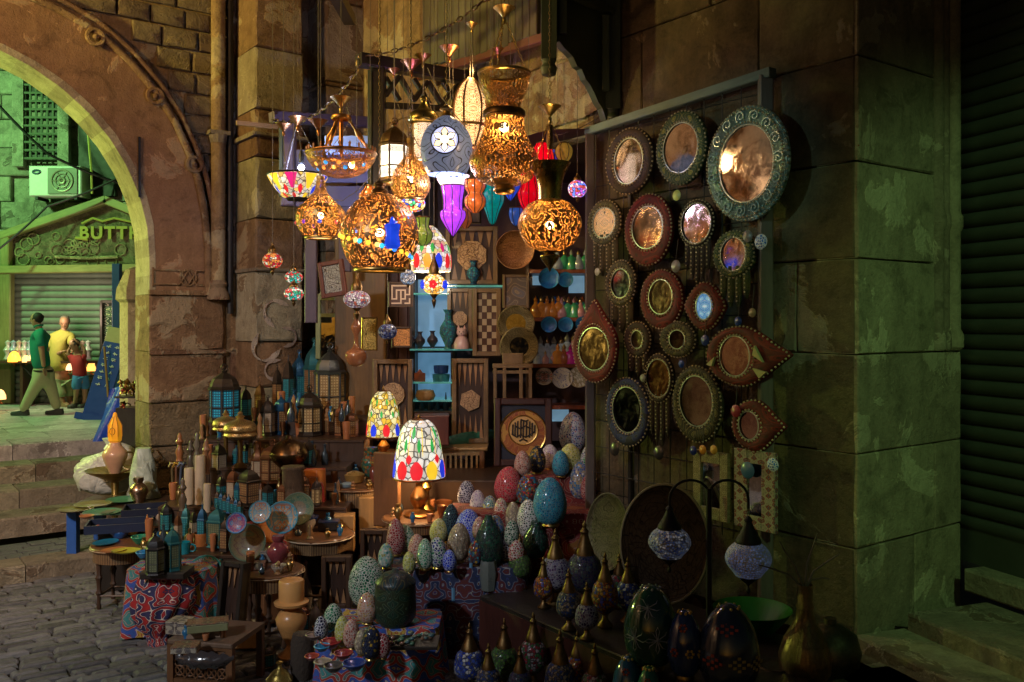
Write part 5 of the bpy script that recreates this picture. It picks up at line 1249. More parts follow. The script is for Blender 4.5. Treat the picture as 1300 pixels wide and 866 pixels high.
# coloured blown glass shades
def blown(px,py0,py1,Y,pts,col,glow,label,ribs=8,lamp=0,lc_=None,cat='glass lantern'):
    t,k,h=pend(px,py0,py1,Y,label,'glass_lantern',cat,'blown glass lanterns')
    pr=curve(pts,4);shade(t,pr,k,m_glass(col,glow));mb=MB()
    for q in range(ribs): a=2*pi*q/ribs;mb.tube([((r+.4)*k*cos(a),(r+.4)*k*sin(a),z*k) for r,z in pr[::2]],.0035,4)
    mb.build('wire_cage',LEAD,t);mb=MB();r,z=pts[-1];mb.ring(r*k,.006,24,5,0,T(0,0,z*k) @ RX(pi/2));mb.build('top_ring',BRONZE,t,60)
    if lamp: light_in(t,z*k*.8,lamp,lc_,.03,False)
    hang(t,z*k,5.0-t.location.z,'cord',.002);return t,k
t,k=blown(575,222,302,7.0,[(0,0),(5,8),(15,24),(15.5,33),(12,36),(12,48),(15,66)],(.42,.05,.85),1.0,'violet blown glass lantern with a pale lit rim, directly under the blue star lantern',8,14,(.85,.35,1))
shade(t,curve([(15,66),(19,72),(21,79)],3),k,m_emit((1,.72,.88),1.8,1),nm='lit_rim')
blown(625,222,286,7.2,[(0,0),(4,4),(9,18),(15,32),(13,44),(9,50),(14,62)],(.0,.30,.30),.45,'teal blown glass lantern under the largest brass lantern')
blown(689,178,232,7.1,[(2,0),(9,10),(14,24),(13,38),(8,50)],(.75,.0,.01),.9,'bright red blown glass lantern behind the largest brass lantern, upper one',8)
blown(671,214,272,7.3,[(2,0),(10,12),(14,26),(10,40),(11,54)],(.65,.0,.01),.7,'deep red blown glass lantern, lower one beside the big brass vase lantern',8)
blown(648,226,256,7.0,[(0,0),(6,8),(12,18),(14,28)],(.02,.06,.6),.7,'small royal blue glass lantern between the teal and red ones',6)
blown(603,226,270,6.8,[(4,0),(12,8),(13,18),(9,24),(13,32),(12,42)],(.55,.12,.02),.5,'amber and orange glass lantern between the violet and teal ones',8)
blown(537,272,312,7.1,[(3,0),(10,6),(12,16),(7,24),(9,36)],(.16,.24,.03),.5,'small green glass lantern at the right side of the big round lantern',6)
blown(623,208,236,7.4,[(3,0),(9,8),(10,18),(5,26)],(.02,.25,.45),.5,'little sky blue glass lantern peeping out beside the star lantern',6)
for a in ((470,236,262,6.9,[(3,0),(11,6),(14,14),(8,22),(6,26)],(.55,.16,.03),.35,'copper orange glass lantern behind the brass bowl and the tin lantern',6),(512,268,292,6.7,[(2,0),(8,6),(9,14),(5,22)],(.60,.06,.03),.6,'small red glass lantern right of the big round lantern top',6),(655,262,288,7.3,[(0,0),(6,6),(9,16),(8,24)],(.03,.10,.45),.4,'small dark blue glass lantern under the red ones',6),
          (716,178,208,7.2,[(2,0),(9,8),(11,18),(6,26)],(.35,.20,.03),.4,'amber brown glass lantern behind the plain brass neck',6),(590,262,290,7.3,[(3,0),(9,8),(8,18),(5,26)],(.40,.10,.03),.3,'dim rust coloured glass lantern behind the amber one',6),(708,188,214,7.35,[(2,0),(7,8),(9,16),(6,24)],(.05,.05,.5),.45,'deep blue glass lantern behind the plain brass neck',6)): blown(*a)
# mosaic globes
PAL={'red': ((.75,.03,.02),(.9,.35,.08),(.8,.75,.6),(.6,.02,.05)),'grn': ((.75,.05,.05),(.05,.45,.25),(.85,.8,.7),(.85,.1,.1),(.05,.5,.45)),'pink': ((.75,.25,.5),(.8,.1,.1),(.1,.2,.8),(.8,.75,.8),(.45,.1,.6)),
       'white': ((.7,.6,.62),(.6,.15,.1),(.75,.7,.72),(.35,.2,.35)),'navy': ((.02,.03,.14),(.15,.2,.4),(.4,.42,.5),(.03,.05,.2)),'silver': ((.3,.45,.7),(.6,.65,.75),(.2,.3,.5),(.7,.7,.7)),'amber': ((.95,.55,.12),(.95,.75,.35),(.9,.4,.05),(.95,.8,.5))}
def globe(px,cy,rpx,Y,label,pal,glow=0,sq=.8,cap=10,fin=8,sc=55,top=None,mode='cord',grout=(.05,.04,.04)):
    t,k,h=pend(px,cy,cy+rpx*sq+fin,Y,label,'mosaic_lantern','mosaic lantern','hanging mosaic globes');z=(rpx*sq+fin)
    shade(t,[(max(.1,rpx*cos(a)),z+rpx*sq*sin(a)) for a in [(-80+160*i/12)*pi/180 for i in range(13)]],k,m_mosaic(PAL[pal],grout,sc,glow,.08),n=28,nm='globe')
    shade(t,curve([(rpx*.42,z+rpx*sq*.93),(rpx*.4,z+rpx*sq+cap*.3),(rpx*.15,z+rpx*sq+cap*.7),(rpx*.1,z+rpx*sq+cap)],3),k,BRONZE,n=16,nm='cap')
    shade(t,curve([(0,0),(rpx*.12,fin*.3),(rpx*.2,fin*.6),(rpx*.12,fin*.75),(rpx*.38,z-rpx*sq*.92)],3),k,BRONZE,n=14,nm='finial')
    if top is None: hang(t,(z+rpx*sq+cap)*k,5.0-t.location.z,mode,.0025)
    return t,k
globe(346,331,12.5,7.2,'small red and white mosaic globe hanging alone at the far left of the lanterns','red',.7,.82,12,9)
globe(373,352,11.5,7.3,'upper of the two small red and green mosaic globes on one cord','grn',.8,.68,10,7)
globe(373,373,12.5,7.2,'lower of the two small red and green mosaic globes, nearly touching the upper one','grn',.9,.7,8,8)
globe(733,240,12,7.0,'pink and blue flowered mosaic globe beside the mirror board top post','pink',1.6,.95,8,6)
globe(453,380,17,7.6,'pale pink mosaic glass body of a hanging pipe lamp, below the big round lantern','white',.5,.68,22,16)
globe(492,421,12,7.8,'dark blue ridged mosaic globe with metal drops beside the orange tile','navy',.15,.85,12,6)
globe(518,352,10,7.5,'small silver blue pear lantern under the big round lantern','silver',.5,1.0,14,4)
t,k=globe(551,361,15,7.3,'amber mosaic globe lantern with red and blue flowers in front of the lit cabinet','amber',1.6,.9,26,18,45)
for a,m_ in ((-pi/2,'r'),(-.35,'b'),(pi+.35,'b')):
    for q in range(5): mb=MB();b=q*2*pi/5;mb.ball((0,0,0),2.6*k,8);mb.build('glass_petal',GLS[m_],t,60,((15*cos(a)-3*cos(b)*sin(a))*k,(15*sin(a)+3*cos(b)*cos(a))*k,(31+3.2*sin(b))*k))
light_in(t,31*k,2.5,WARM,.03,False)
# floral lit shade in the background
t,k,h=pend(545,288,345,8.0,'large lit floral stained glass shade in the background behind the green glass lantern','stained_glass_shade','lamp shade')
pb=curve([(27,0),(28,14),(24,34),(12,52),(5,58)],4);leadshade(t,pb,k,8,3,sc=26,glow=.9,pal=((.9,.88,.8),(.85,.5,.35),(.9,.85,.8),(.75,.7,.25),(.85,.8,.8)))
for q in range(12): glassfan(t,pb,k,q*2*pi/12,.35,.06,.34,GLS['royrcgoyrobr'[q]],'cup');glassfan(t,pb,k,q*2*pi/12+.25,.22,.35,.55,GLS['gmg'[q % 3]],'leaf')
hang(t,58*k,5.0-t.location.z,'cord');light_in(t,-.05,14,(1,.78,.55),.05,False)
# hanging pipe lamp stem
t,k,h=pend(452,398,466,7.7,'amber glass stem with a bulbous end, hanging beneath the pale pink mosaic lamp','pipe_stem','hanging ornament')
shade(t,curve([(0,0),(9,3),(14,12),(12,20),(4,26),(3,40),(7,50),(3,60),(4,68)],4),k,m_glass((.28,.10,.04),.12),nm='stem');hang(t,68*k,80*k,'cord')
# spare ceiling cups and loose wires high up
for px,py,Y,r,lab in ((360,158,7.4,10,'small pink copper ceiling cup above the left glass bowl'),(404,153,7.2,13,'wide copper ceiling cup left of the three arm bowl'),(500,88,7.35,8,'tiny brass ceiling cup on the timber frame'),(522,78,7.3,14,'dark brass ceiling cup beside the frame top, left one'),(537,70,7.3,11,'coppery ceiling cup beside the frame top, right one'),(570,60,6.9,13,'dark brass ceiling cup hanging on its own over the oval lantern'),(599,30,6.9,8,'little gold ceiling cup under the heavy chain'),(632,62,7.3,8,'plain brass cup behind the largest lantern chains')):
    t,k,h=pend(px,py,py+20,Y,lab,'ceiling_cup','lamp cup','ceiling cups');cup(t,20*k,r*k,(COPPER,BRASS)[px % 2],'cup');hang(t,20*k,5.0-t.location.z,'cord');mb=MB();mb.tube([(0,0,20*k-r*k*1.5),(.01,0,-.25),(.0,0,-.4-.2*(px % 3))],.003,4);mb.build('loose_wire',CORD,t)
for i,(a,b,Ya,Yb,lab) in enumerate((((395,195),(445,150),7.0,6.8,'from the tulip bowl to the brass bowl crown'),((440,135),(478,200),6.9,6.9,'from the top cup down to the tin lantern'),((543,86),(600,160),6.7,6.6,'slanting behind the oval lantern'),((556,200),(505,132),6.8,6.7,'crossing above the teardrop lantern'),((675,165),(770,140),7.2,7.0,'stretched under the green corbel'),((540,110),(562,150),6.9,6.7,'drooping above the star lantern'),((385,330),(392,245),7.7,7.5,'hanging behind the squat lantern'),((400,250),(470,225),7.2,7.0,'looped behind the big round lantern'))):
    p,q=P(*a,Ya),P(*b,Yb);mb=MB();pts=[]
    for j in range(11): f=j/10;v=p.lerp(q,f);v.z -= .10*4*f*(1-f)*R.uniform(.8,1.1);pts.append(v)
    mb.tube(pts,.0035,4);tag(mb.build('electric_wire',CORD),'thin pale electric wire '+lab,'wire')

# ================================================================ TULIP TABLE LAMPS
def tulip_lamp(px,pyb,z,k_w,htot,label,shade_h,pal,lit=9,big=True):
    c=G(px,pyb,z);k=c.y/F;t=thing('tulip_lamp',label,'table lamp',c)
    s0=htot-shade_h-3;w_=k_w
    prof=[(a*w_,s0+b*shade_h) for a,b in curve([(.50,0),(.49,.15),(.45,.4),(.40,.65),(.32,.85),(.20,.97),(.06,1.0)],4)]
    shade(t,prof,k,m_mosaic(pal,(.012,.01,.008),16 if big else 22,.62,.055,.2,.95),nm='glass_shade')
    N=10 if big else 8
    cl_='rybrybrybr' if big else 'rbrbrbrb'
    for q in range(N):
        a=-pi/2+(q)*2*pi/N
        if big:
            glassfan(t,prof,k,a,.50,.02,.28,GLS[cl_[q]],'cup','glass_tulip');
            if q % 2: glassfan(t,prof,k,a+.30,.26,.24,.38,GLS['r' if q % 4 == 1 else 'b'],'leaf','glass_flower');
            glassfan(t,prof,k,a+.26,.06,.36,.95,GLS['y'],'fan','glass_stem');glassfan(t,prof,k,a+.10,.17,.40,.62,GLS['g'],'leaf','glass_leaf');glassfan(t,prof,k,a-.16+.6*(q % 2),.17,.60,.80,GLS['g'],'leaf','glass_leaf')
        else:
            glassfan(t,prof,k,a+.3,.42,.03,.26,GLS[cl_[q]],'cup','glass_tulip');glassfan(t,prof,k,a,.18,.38,.52,GLS['g'],'leaf','glass_leaf');glassfan(t,prof,k,a+.4,.16,.62,.76,GLS['g'],'leaf','glass_leaf')
    mb=MB();r0=prof[0][0]*k
    mb.ring(r0,.009,40,6,0,T(0,0,s0*k) @ RX(pi/2));mb.lathe([(prof[-6][0]*k*1.02,prof[-6][1]*k),(prof[-3][0]*k,prof[-3][1]*k+.004),(.0,(s0+shade_h+1)*k)],24);mb.build('copper_band',COPPER,t,50)
    mb=MB();mb.lathe([(a*k*w_/62,b*s0*k/50) for a,b in curve([(17,0),(18,3),(12,6),(6,10),(9,16),(11,24),(7,33),(4,40),(6,46),(3,50),(2,60)],3)],20);mb.build('stem',m_brass((.55,.26,.08),.3,.5),t,50)
    mb=MB();mb.lathe([(.012,(s0+shade_h)*k),(.016,(s0+shade_h+3)*k),(0,(s0+shade_h+7)*k)],8);mb.build('finial',BRASS,t)
    light_in(t,(s0+shade_h*.12)*k,lit,(1,.62,.28),.05,False)
    return t
tulip_lamp(532,655,.70,66,126,'big lit stained glass table lamp with tulips round its rim, in the centre',74,((.95,.93,.84),(.92,.86,.66),(.96,.93,.86),(.88,.90,.80)),32)
tulip_lamp(487,577,1.02,44,84,'smaller lit yellow stained glass lamp behind and left of the big tulip lamp',58,((.95,.70,.12),(.98,.85,.40),(.95,.60,.06),(.98,.92,.60)),8,False)
# ================================================================ MIRROR BOARD
bd=thing('mirror_board','tall timber framed wire grid carrying the leather mirrors on the right wall','display board',(0,0,0))
TL,TR=WP(749,165,.10),WP(976,92,.10)
FB=m_wood((.12,.10,.09),.5)
dW=(TR-TL);dW.z=0;LW=dW.length;
def bpt(px,py,off=.10): return WP(px,py,off)
beam('top_rail',bpt(746,168),bpt(981,92),.07,m_wood((.09,.15,.14),.5),bd,.06);beam('left_post',bpt(749,170),Vector((*bpt(749,170).xy,.5)),.07,FB,bd,.06);beam('right_post',bpt(972,96),Vector((*bpt(972,96).xy,.5)),.085,FB,bd,.06)
a0,a1=bpt(756,300),bpt(966,300);mb=MB()
for i in range(11): p=a0.lerp(a1,i/10);mb.tube([(p.x,p.y,.9),(p.x,p.y,3.85)],.0035,4)
mb.build('vertical_wires',IRON,bd,0);mb=MB()
for i in range(15): z=.95+i*.2;mb.tube([(a0.x,a0.y,z),(a1.x,a1.y,z)],.0035,4)
mb.build('cross_wires',IRON,bd,0)
mb=MB();mb.tube([(bpt(800,300,.03).x,bpt(800,300,.03).y,.9),(bpt(800,300,.03).x,bpt(800,300,.03).y,3.6)],.02,6);mb.build('back_batten',W_BLACK,bd,0)
RED=(.22,.018,.014)
def leather(key):
    D={'red': ((.10,.006,.006),((.15,.009,.007),(.07,.006,.006),(.17,.012,.008),(.09,.006,.006)),(.05,.01,.008)),
         'kilim': ((.03,.03,.01),((.16,.015,.01),(.20,.20,.03),(.02,.05,.02),(.03,.02,.01)),(.22,.20,.06)),
         'olive': ((.03,.025,.012),((.07,.05,.02),(.12,.10,.03),(.03,.025,.012),(.06,.01,.01)),(.16,.13,.05)),
         'blue': ((.015,.018,.04),((.01,.04,.22),(.02,.02,.03),(.02,.02,.03),(.02,.03,.12)),(.05,.07,.2)),
         'silver': ((.30,.42,.40),((.42,.55,.52),(.2,.3,.28),(.5,.6,.58)),(.06,.09,.09)),
         'dark': ((.025,.012,.008),((.05,.012,.008),(.02,.012,.008),(.04,.02,.01)),(.07,.04,.02))}[key]
    if key == 'silver':
        n=NT('silver_repousse');e1,e2,c,pu,pv=n.kal(9,2,2.2,.9);hh=n.ma('SINE',n.ma('MULTIPLY',e1,30));f=n.ma('ADD',n.ma('MULTIPLY',hh,.5),.5)
        return n.bsdf(n.mix(f,(.16,.28,.28),(.58,.80,.78)),.35,.5,n.bump(hh,.9,.01))
    return m_ornament(D[0],D[1],9,1,1.7,D[2],.75,.06,0,seed=float(len(key)))
SILV=m_plain((.62,.84,.82),.25,.6)
LM={k_: leather(k_) for k_ in ('red','kilim','olive','blue','silver','dark')}
STUD=m_plain((.50,.42,.26),.35,.4);RIMM=m_plain((.45,.50,.46),.3,.6)
def wmirror(px,py,w,h,gw,gh,key,label,shape='oval',mr=0,gy=None,gx=0,glow=None,fing=0,fh=0,off=.16,tint=None,mirrorname='mirror',tilt=0):
    """px,py centre of glass; w,h frame; sizes in photo pixels"""
    p=WP(px,py,off);k=p.y/F;fc=wfac(p);W,H,GW,GH=w*k/fc/2,h*k/2,gw*k/fc/2,gh*k/2
    t=thing('leather_mirror',label,'mirror',p,WR,'mirrors on the wire board');t.rotation_euler=(0,tilt,WR);cy=-(gy or 0)*k;cx=gx*k/fc
    N=56
    def ro(a):
        x,z=cos(a),sin(a);ex=ez=0
        if shape == 'oval': return W*x,H*z+cy
        if shape == 'eyeR': b=max(0,x)**3;return W*(x*.78+.22*b*1.0)+cx,(H*z*(1-.72*max(0,x)**2.2))+cy+H*.10*b
        if shape == 'leaf': return W*x+cx,H*z*(1-.55*abs(x)**2.5)+cy
        if shape == 'drop': b=max(0,z)**4;return W*x*(1-.7*max(0,z)**2.5),H*(z*.8+.2*b)+cy+.0
    mb=MB();rings=[(0,0,1.0)];vs=[];fs=[];uv=[]
    S_=[(0.0,-.010),(.06,-.020),(.5,-.030),(.88,-.022),(1.0,-.004),(1.0,.012)]
    for i in range(N):
        a=2*pi*i/N;ox,oz=ro(a);ix,iz=GW*cos(a),GH*sin(a)
        for f,y in S_: vs.append((ix+(ox-ix)*f,y,iz+(oz-iz)*f))
    q=len(S_)
    for i in range(N):
        for j in range(q-1):
            i2=(i+1) % N;fs.append((i*q+j,i*q+j+1,i2*q+j+1,i2*q+j));uv.append([(i/N,S_[j][0]),(i/N,S_[j+1][0]),((i+1)/N,S_[j+1][0]),((i+1)/N,S_[j][0])])
    mb.add(vs,fs,uv);mb.build('leather_frame' if key != 'silver' else 'silver_frame',LM[key],t,60)
    if key == 'silver':
        for i in range(15):
            a=2*pi*i/15;f=.47;ox,oz=ro(a);cx_,cz_=GW*cos(a)*(1-f)+ox*f,GH*sin(a)*(1-f)+oz*f;mb=MB()
            mb.tube([(cx_+(.006+.034*j/16)*cos(a+j*.55),-.036,cz_+(.006+.034*j/16)*sin(a+j*.55)) for j in range(17)],.0055,5);mb.build('silver_scroll',SILV,t,60)
    mb=MB();mb.add([(0,-.012,0)]+[(GW*1.02*cos(2*pi*i/32),-.012,GH*1.02*sin(2*pi*i/32)) for i in range(32)],[(0,i+1,(i+1) % 32+1) for i in range(32)],[[(.5,.5),(.5+.5*cos(2*pi*i/32),.5+.5*sin(2*pi*i/32)),(.5+.5*cos(2*pi*(i+1)/32),.5+.5*sin(2*pi*(i+1)/32))] for i in range(32)])
    mb.build('glass',glow or m_mirror(tuple(x*.72 for x in tint) if tint else (.66,.64,.66),.10 if tint and tint[0]-tint[2] > .2 else .05),t,0)  # warm tints put the orange street reflections into the glass colour
    mb=MB();mb.ring(1,.004/max(GW,.01)*1.1,36,5,0,T(0,-.022,0) @ SC(GW,.02,GH));mb.build('glass_rim',RIMM,t,60)
    mb=MB();sr=.0085
    def loop(fr,y,sp):
        L=0;pts=[]
        for i in range(181):
            a=2*pi*i/180;ox,oz=ro(a);ix,iz=GW*cos(a),GH*sin(a);pts.append(Vector((ix+(ox-ix)*fr,y,iz+(oz-iz)*fr)))
        acc=0
        for u_,v_ in zip(pts,pts[1:]):
            acc += (v_-u_).length
            if acc >= sp: acc=0;mb.lathe([(sr,0),(sr*.7,sr*.7),(0,sr)],5,M=Matrix.Translation(v_) @ RX(pi/2))
    loop(.96,-.014,.026);loop(.13,-.024,.023)
    if key == 'silver': loop(.80,-.038,.022)
    mb.build('studs',STUD,t,60,kind='stuff')
    for i in range(fing):
        x0=(i-(fing-1)/2)*W*1.5/fing;L=fh*k*(1-.18*abs(i-(fing-1)/2));z0=-H*.62+cy;r=W*.72/fing
        mb=MB();mb.lathe([(r*.85,z0+.02),(r,z0-L*.3),(r*.9,z0-L*.75),(r*.35,z0-L),(0,z0-L*1.02)],8,squash=.6,u=2,M=T(x0,0,0));mb.build('hand_finger',LM[key],t,50)
        mb=MB()
        for j in range(int(L/.028)): mb.ball((x0,-r*.6-.003,z0-j*.028-.01),.0055,5)
        mb.build('finger_studs',STUD,t,60,kind='stuff')
    return t
LITO=m_mirror((.85,.62,.42),.02)
wmirror(800,205,60,84,36,58,'dark','dark leather oval mirror at the top left corner of the board')
wmirror(866,188,63,94,44,63,'kilim','oval mirror with a green and yellow woven frame, top middle of the board',tilt=-.05)
wmirror(949,208,103,146,69,98,'silver','largest mirror with a wide embossed silver green frame, top right of the board',off=.20)
wmirror(769,283,42,58,28,38,'olive','small hand shaped mirror with a painted glowing lantern reflection at the left edge of the board',glow=m_fret((.9,.6,.3),3,2,2) if False else m_ornament((.6,.32,.12),((.65,.36,.14),(.7,.45,.2)),2,2,4,(.06,.03,.01),.3,.08,0,glow=.35),fing=4,fh=54)  # lantern reflection painted as a glowing pattern on the glass
wmirror(824,289,60,92,39,54,'red','dark red studded oval mirror right of the small glowing hand mirror',tint=(.80,.66,.45),gy=3)
wmirror(886,284,44,60,38,51,'dark','round mirror with long studded tassels below the woven framed mirror',tint=(.80,.70,.62),fing=5,fh=62)
wmirror(933,323,52,60,32,43,'kilim','woven hand mirror with thick fingers under the big silver mirror',fing=4,fh=52)
wmirror(790,360,38,60,24,37,'olive','pale grey hand mirror with kilim fingers at the left side of the board',fing=3,fh=44,tint=(.75,.78,.85))
wmirror(841,377,54,76,30,44,'red','red studded egg shaped mirror in the middle of the board',gy=3,tint=(1,.62,.48))
wmirror(896,389,52,62,20,34,'red','red pointed leaf mirror whose glass is painted with a blue white shine','leaf',glow=m_ornament((.2,.5,.9),((.3,.6,1),(.7,.85,1),(.1,.3,.6)),2,2,3,(.9,.95,1),.2,.06,0,glow=.55))  # bright reflection painted as a self-lit blue pattern
wmirror(756,443,56,118,38,54,'red','tall red teardrop mirror in front of the board post, its glass tinted with an orange reflection','drop',off=.24,gy=-4,tint=(1,.42,.34))
wmirror(811,431,34,46,15,23,'dark','tiny hand mirror right of the red teardrop mirror',fing=3,fh=32,tint=(.9,.6,.42))
wmirror(862,431,46,46,20,24,'olive','round olive leather mirror with a small dark glass',tint=(.4,.25,.22))
wmirror(935,452,118,76,38,51,'red','wide red eye shaped mirror with cream triangles pointing right, the broadest on the board','eyeR',gx=8,off=.19,tint=(.88,.62,.48))
wmirror(838,480,36,62,30,48,'dark','mirror tinted with an orange reflection, with long studded tassels above the grid',fing=4,fh=72,tint=(1,.48,.28))
wmirror(798,520,55,88,36,58,'blue','oval mirror framed in blue leather with cream triangles, lower left of the board',gy=3,tint=(.75,.75,.78))
wmirror(886,509,62,98,42,64,'olive','oval mirror with striped olive frame and two toned glass, lower middle of the board',gy=4,tint=(.62,.62,.55),tilt=-.05)
wmirror(953,540,74,66,25,36,'red','small red eye shaped mirror pointing right, lowest on the board','eyeR',gx=7,tint=(.75,.60,.62))
# cream triangles on the eye mirror
def wtri(t,pts,k,fc,mat):
    mb=MB();mb.poly([(x*k/fc,z*k) for x,z in pts],-.052,-.03);mb.build('applique',mat,t,0)
eye=[o for o in COL.objects if o.get('label','').startswith('wide red eye')][0];k=eye.location.y/F;fc=wfac(eye.location)
for pts in ([(-33,-12),(-22,-2),(-26,-14)],[(28,14),(38,-6),(26,2)],[(26,-14),(42,-18),(34,-26)]): wtri(eye,pts,k,fc,m_plain((.45,.42,.20),.6))
# rectangular mirrors low on the board
def rmirror(px,py,w,h,gw,gh,mat,label,inner=None):
    p=WP(px,py,.16);k=p.y/F;fc=wfac(p);W,H=w*k/fc,h*k;t=thing('rectangular_mirror',label,'mirror',p,WR,'rectangular mirrors')
    bw=(w-gw)*k/fc/2;bh=(h-gh)*k/2
    for nm,c,d in (('side_border',(-(W-bw)/2,0,0),(bw,.03,H)),('side_border',((W-bw)/2,0,0),(bw,.03,H)),('end_border',(0,0,(H-bh)/2),(W-2*bw,.029,bh)),('end_border',(0,0,-(H-bh)/2),(W-2*bw,.029,bh))):
        mb=MB();mb.box(c,d,bev=.004);mb.uv=[[(x*6,y*6) for x,y in f] for f in mb.uv];mb.build(nm,mat,t,30)
    mb=MB();mb.box((0,.005,0),(W-2*bw,.01,H-2*bh));mb.build('glass',m_mirror(),t,0)
rmirror(903,616,44,86,24,56,m_ornament((.34,.26,.13),((.42,.33,.18),(.25,.18,.09)),4,4,2,(.04,.03,.02),.5,.07),'rectangular mirror with a bone coloured star patterned border')
rmirror(959,622,52,100,18,66,m_ornament((.05,.04,.04),((.25,.05,.04),(.05,.06,.12),(.4,.36,.25)),3,3,2,(.35,.3,.22),.8,.05),'rectangular mirror with a dark striped tapestry border beside the bone framed one')
# beads and charms
def charm(px,py,r,col,label,mat=None,off=.2):
    p=WP(px,py,off);k=p.y/F;t=thing('hanging_charm',label,'charm',p,WR,None);mb=MB();mb.lathe([(0,.01),(r*k*.7,.008),(r*k,0),(r*k*.7,-.008),(0,-.01)],14,M=RX(pi/2));mb.build('disc',mat or m_plain(col,.3,coat=.5),t,50)
    mb=MB();mb.tube([(0,0,r*k),(0,.02,r*k+.14)],.002,4);mb.build('string',CORD,t)
BLB=m_mosaic(((.05,.2,.7),(.3,.5,.9),(.02,.1,.45)),(.7,.8,.9),60,0)
for a in ((966,307,10,(0,0,0),'bright blue flowered ball hanging below the big silver mirror',BLB),(949,300,8,(.16,.17,.16),'grey rosette beside the blue flowered ball',None),(859,248,7,(.35,.42,.12),'green oval bead under the woven framed mirror',None),(780,570,9,(.02,.018,.016),'black disc hanging left of the blue framed mirror',None),(836,575,9,(.02,.018,.018),'black disc low on the grid under the tassels',None),(880,572,6,(.01,.03,.25),'blue eye bead left of two amber beads',None),(892,571,6,(.7,.28,.03),'left amber bead of the pair above the bone framed mirror',None),(906,571,6,(.65,.35,.06),'right amber bead of the pair above the bone framed mirror',None),(949,597,11,(.05,.14,.28),'large dull blue disc above the tapestry mirror',None),(981,590,9,(0,0,0),'pale blue flowered disc at the foot of the board post',BLB),(937,408,6,(.01,.05,.3),'blue eye bead above the wide red eye mirror',None),(865,462,5,(.01,.06,.35),'tiny blue bead under the round olive mirror',None),(858,338,8,(.16,.16,.15),'grey rosette under the dark red oval mirror',None),(758,345,5,(.35,.42,.32),'pale bead beside the board post',None),(955,397,6,(.30,.24,.15),'small tan medal right of the blue glowing leaf mirror',None),(895,432,7,(.01,.04,.25),'blue bead at the left tip of the wide eye mirror',None),(934,522,8,(.3,.03,.04),'red and white flower button beside the lowest eye mirror',None),(816,480,5,(.35,.4,.32),'pale bead under the tiny hand mirror',None)): charm(*a[:5],mat=a[5])

# ================================================================ EGGS
tier_z={}
EGG=[(0,0),(.42,.012),(.72,.08),(.93,.22),(1,.38),(.97,.52),(.84,.70),(.62,.85),(.34,.955),(.12,.995),(0,1)]
EP={'bluewhite': (((.02,.05,.30),(.30,.33,.45),(.55,.52,.50),(.03,.04,.12),(.45,.20,.25)),(.55,.55,.58)),'lilac': (((.45,.35,.50),(.55,.48,.55),(.3,.2,.4)),(.65,.6,.6)),'navygold': (((.015,.02,.05),(.02,.03,.08),(.4,.25,.04)),(.01,.012,.02)),
      'teal': (((.05,.28,.28),(.15,.40,.35),(.4,.38,.1),(.5,.5,.45)),(.3,.4,.38)),'lime': (((.45,.45,.06),(.55,.52,.12),(.3,.33,.05)),(.5,.5,.3)),'peach': (((.55,.22,.14),(.6,.32,.22),(.5,.3,.1)),(.55,.42,.35)),'multi': (((.05,.1,.4),(.5,.5,.5),(.05,.2,.4),(.35,.28,.1)),(.2,.2,.25)),
      'pink': (((.5,.25,.22),(.55,.35,.3),(.3,.12,.15)),(.45,.35,.3)),'green': (((.03,.26,.06),(.05,.35,.10),(.02,.15,.05)),(.25,.38,.22)),'red': (((.50,.01,.03),(.62,.02,.06),(.42,.01,.05)),(.45,.18,.16)),'festive': (((.04,.15,.45),(.5,.04,.03),(.05,.3,.4),(.5,.32,.05),(.1,.02,.03)),(.04,.04,.05)),
      'turq': (((.01,.25,.42),(.02,.34,.50),(.01,.18,.36)),(.10,.25,.34)),'navywhite': (((.02,.02,.06),(.04,.04,.10),(.02,.02,.05)),(.55,.55,.6)),'tealyel': (((.08,.3,.28),(.45,.42,.12),(.1,.15,.3)),(.4,.42,.4)),'redwhite': (((.45,.04,.04),(.2,.04,.04),(.3,.25,.1)),(.6,.55,.5)),'cream': (((.45,.38,.26),(.5,.42,.30),(.30,.22,.15)),(.2,.16,.12)),
      'bw': (((.015,.02,.02),(.02,.12,.06),(.03,.03,.04)),(.6,.6,.58)),'royal': (((.01,.03,.50),(.02,.06,.60),(.01,.02,.35)),(.35,.42,.7)),'dark': (((.01,.015,.03),(.015,.02,.04)),(.02,.08,.1)),'maroon': (((.22,.01,.02),(.30,.02,.03)),(.45,.3,.28)),'rose': (((.42,.16,.13),(.5,.24,.18),(.35,.1,.08)),(.5,.38,.32)),'mint': (((.06,.28,.14),(.10,.35,.2),(.04,.18,.1)),(.5,.55,.45)),'blugrn': (((.02,.04,.2),(.04,.25,.1),(.02,.03,.1)),(.6,.62,.6)),'dgreen': (((.02,.14,.07),(.03,.2,.1),(.01,.08,.05)),(.55,.58,.5))}
def egg(px,pyb,w,h,z,pal,label,sc=62,plain=None,name='mosaic_egg'):
    c=G(px,pyb,z);k=c.y/F;r=w*k/2;H=h*k;t=thing(name,label,'decorative egg',c,R.uniform(0,6),'mosaic eggs');t.rotation_euler=(R.uniform(-.04,.04),R.uniform(-.05,.05),R.uniform(0,6))
    mb=MB();mb.lathe([(a*r,H*.05+b*H*.95) for a,b in curve(EGG,3)],28,u=1);mb.build('shell',plain or m_mosaic(EP[pal][0],EP[pal][1],sc,0,.10 if pal != 'bw' else .17,.14),t,60)
    mb=MB();mb.lathe([(r*.5,0),(r*.55,H*.03),(r*.45,H*.09)],16);mb.build('base_ring',BRASS,t,50);return t
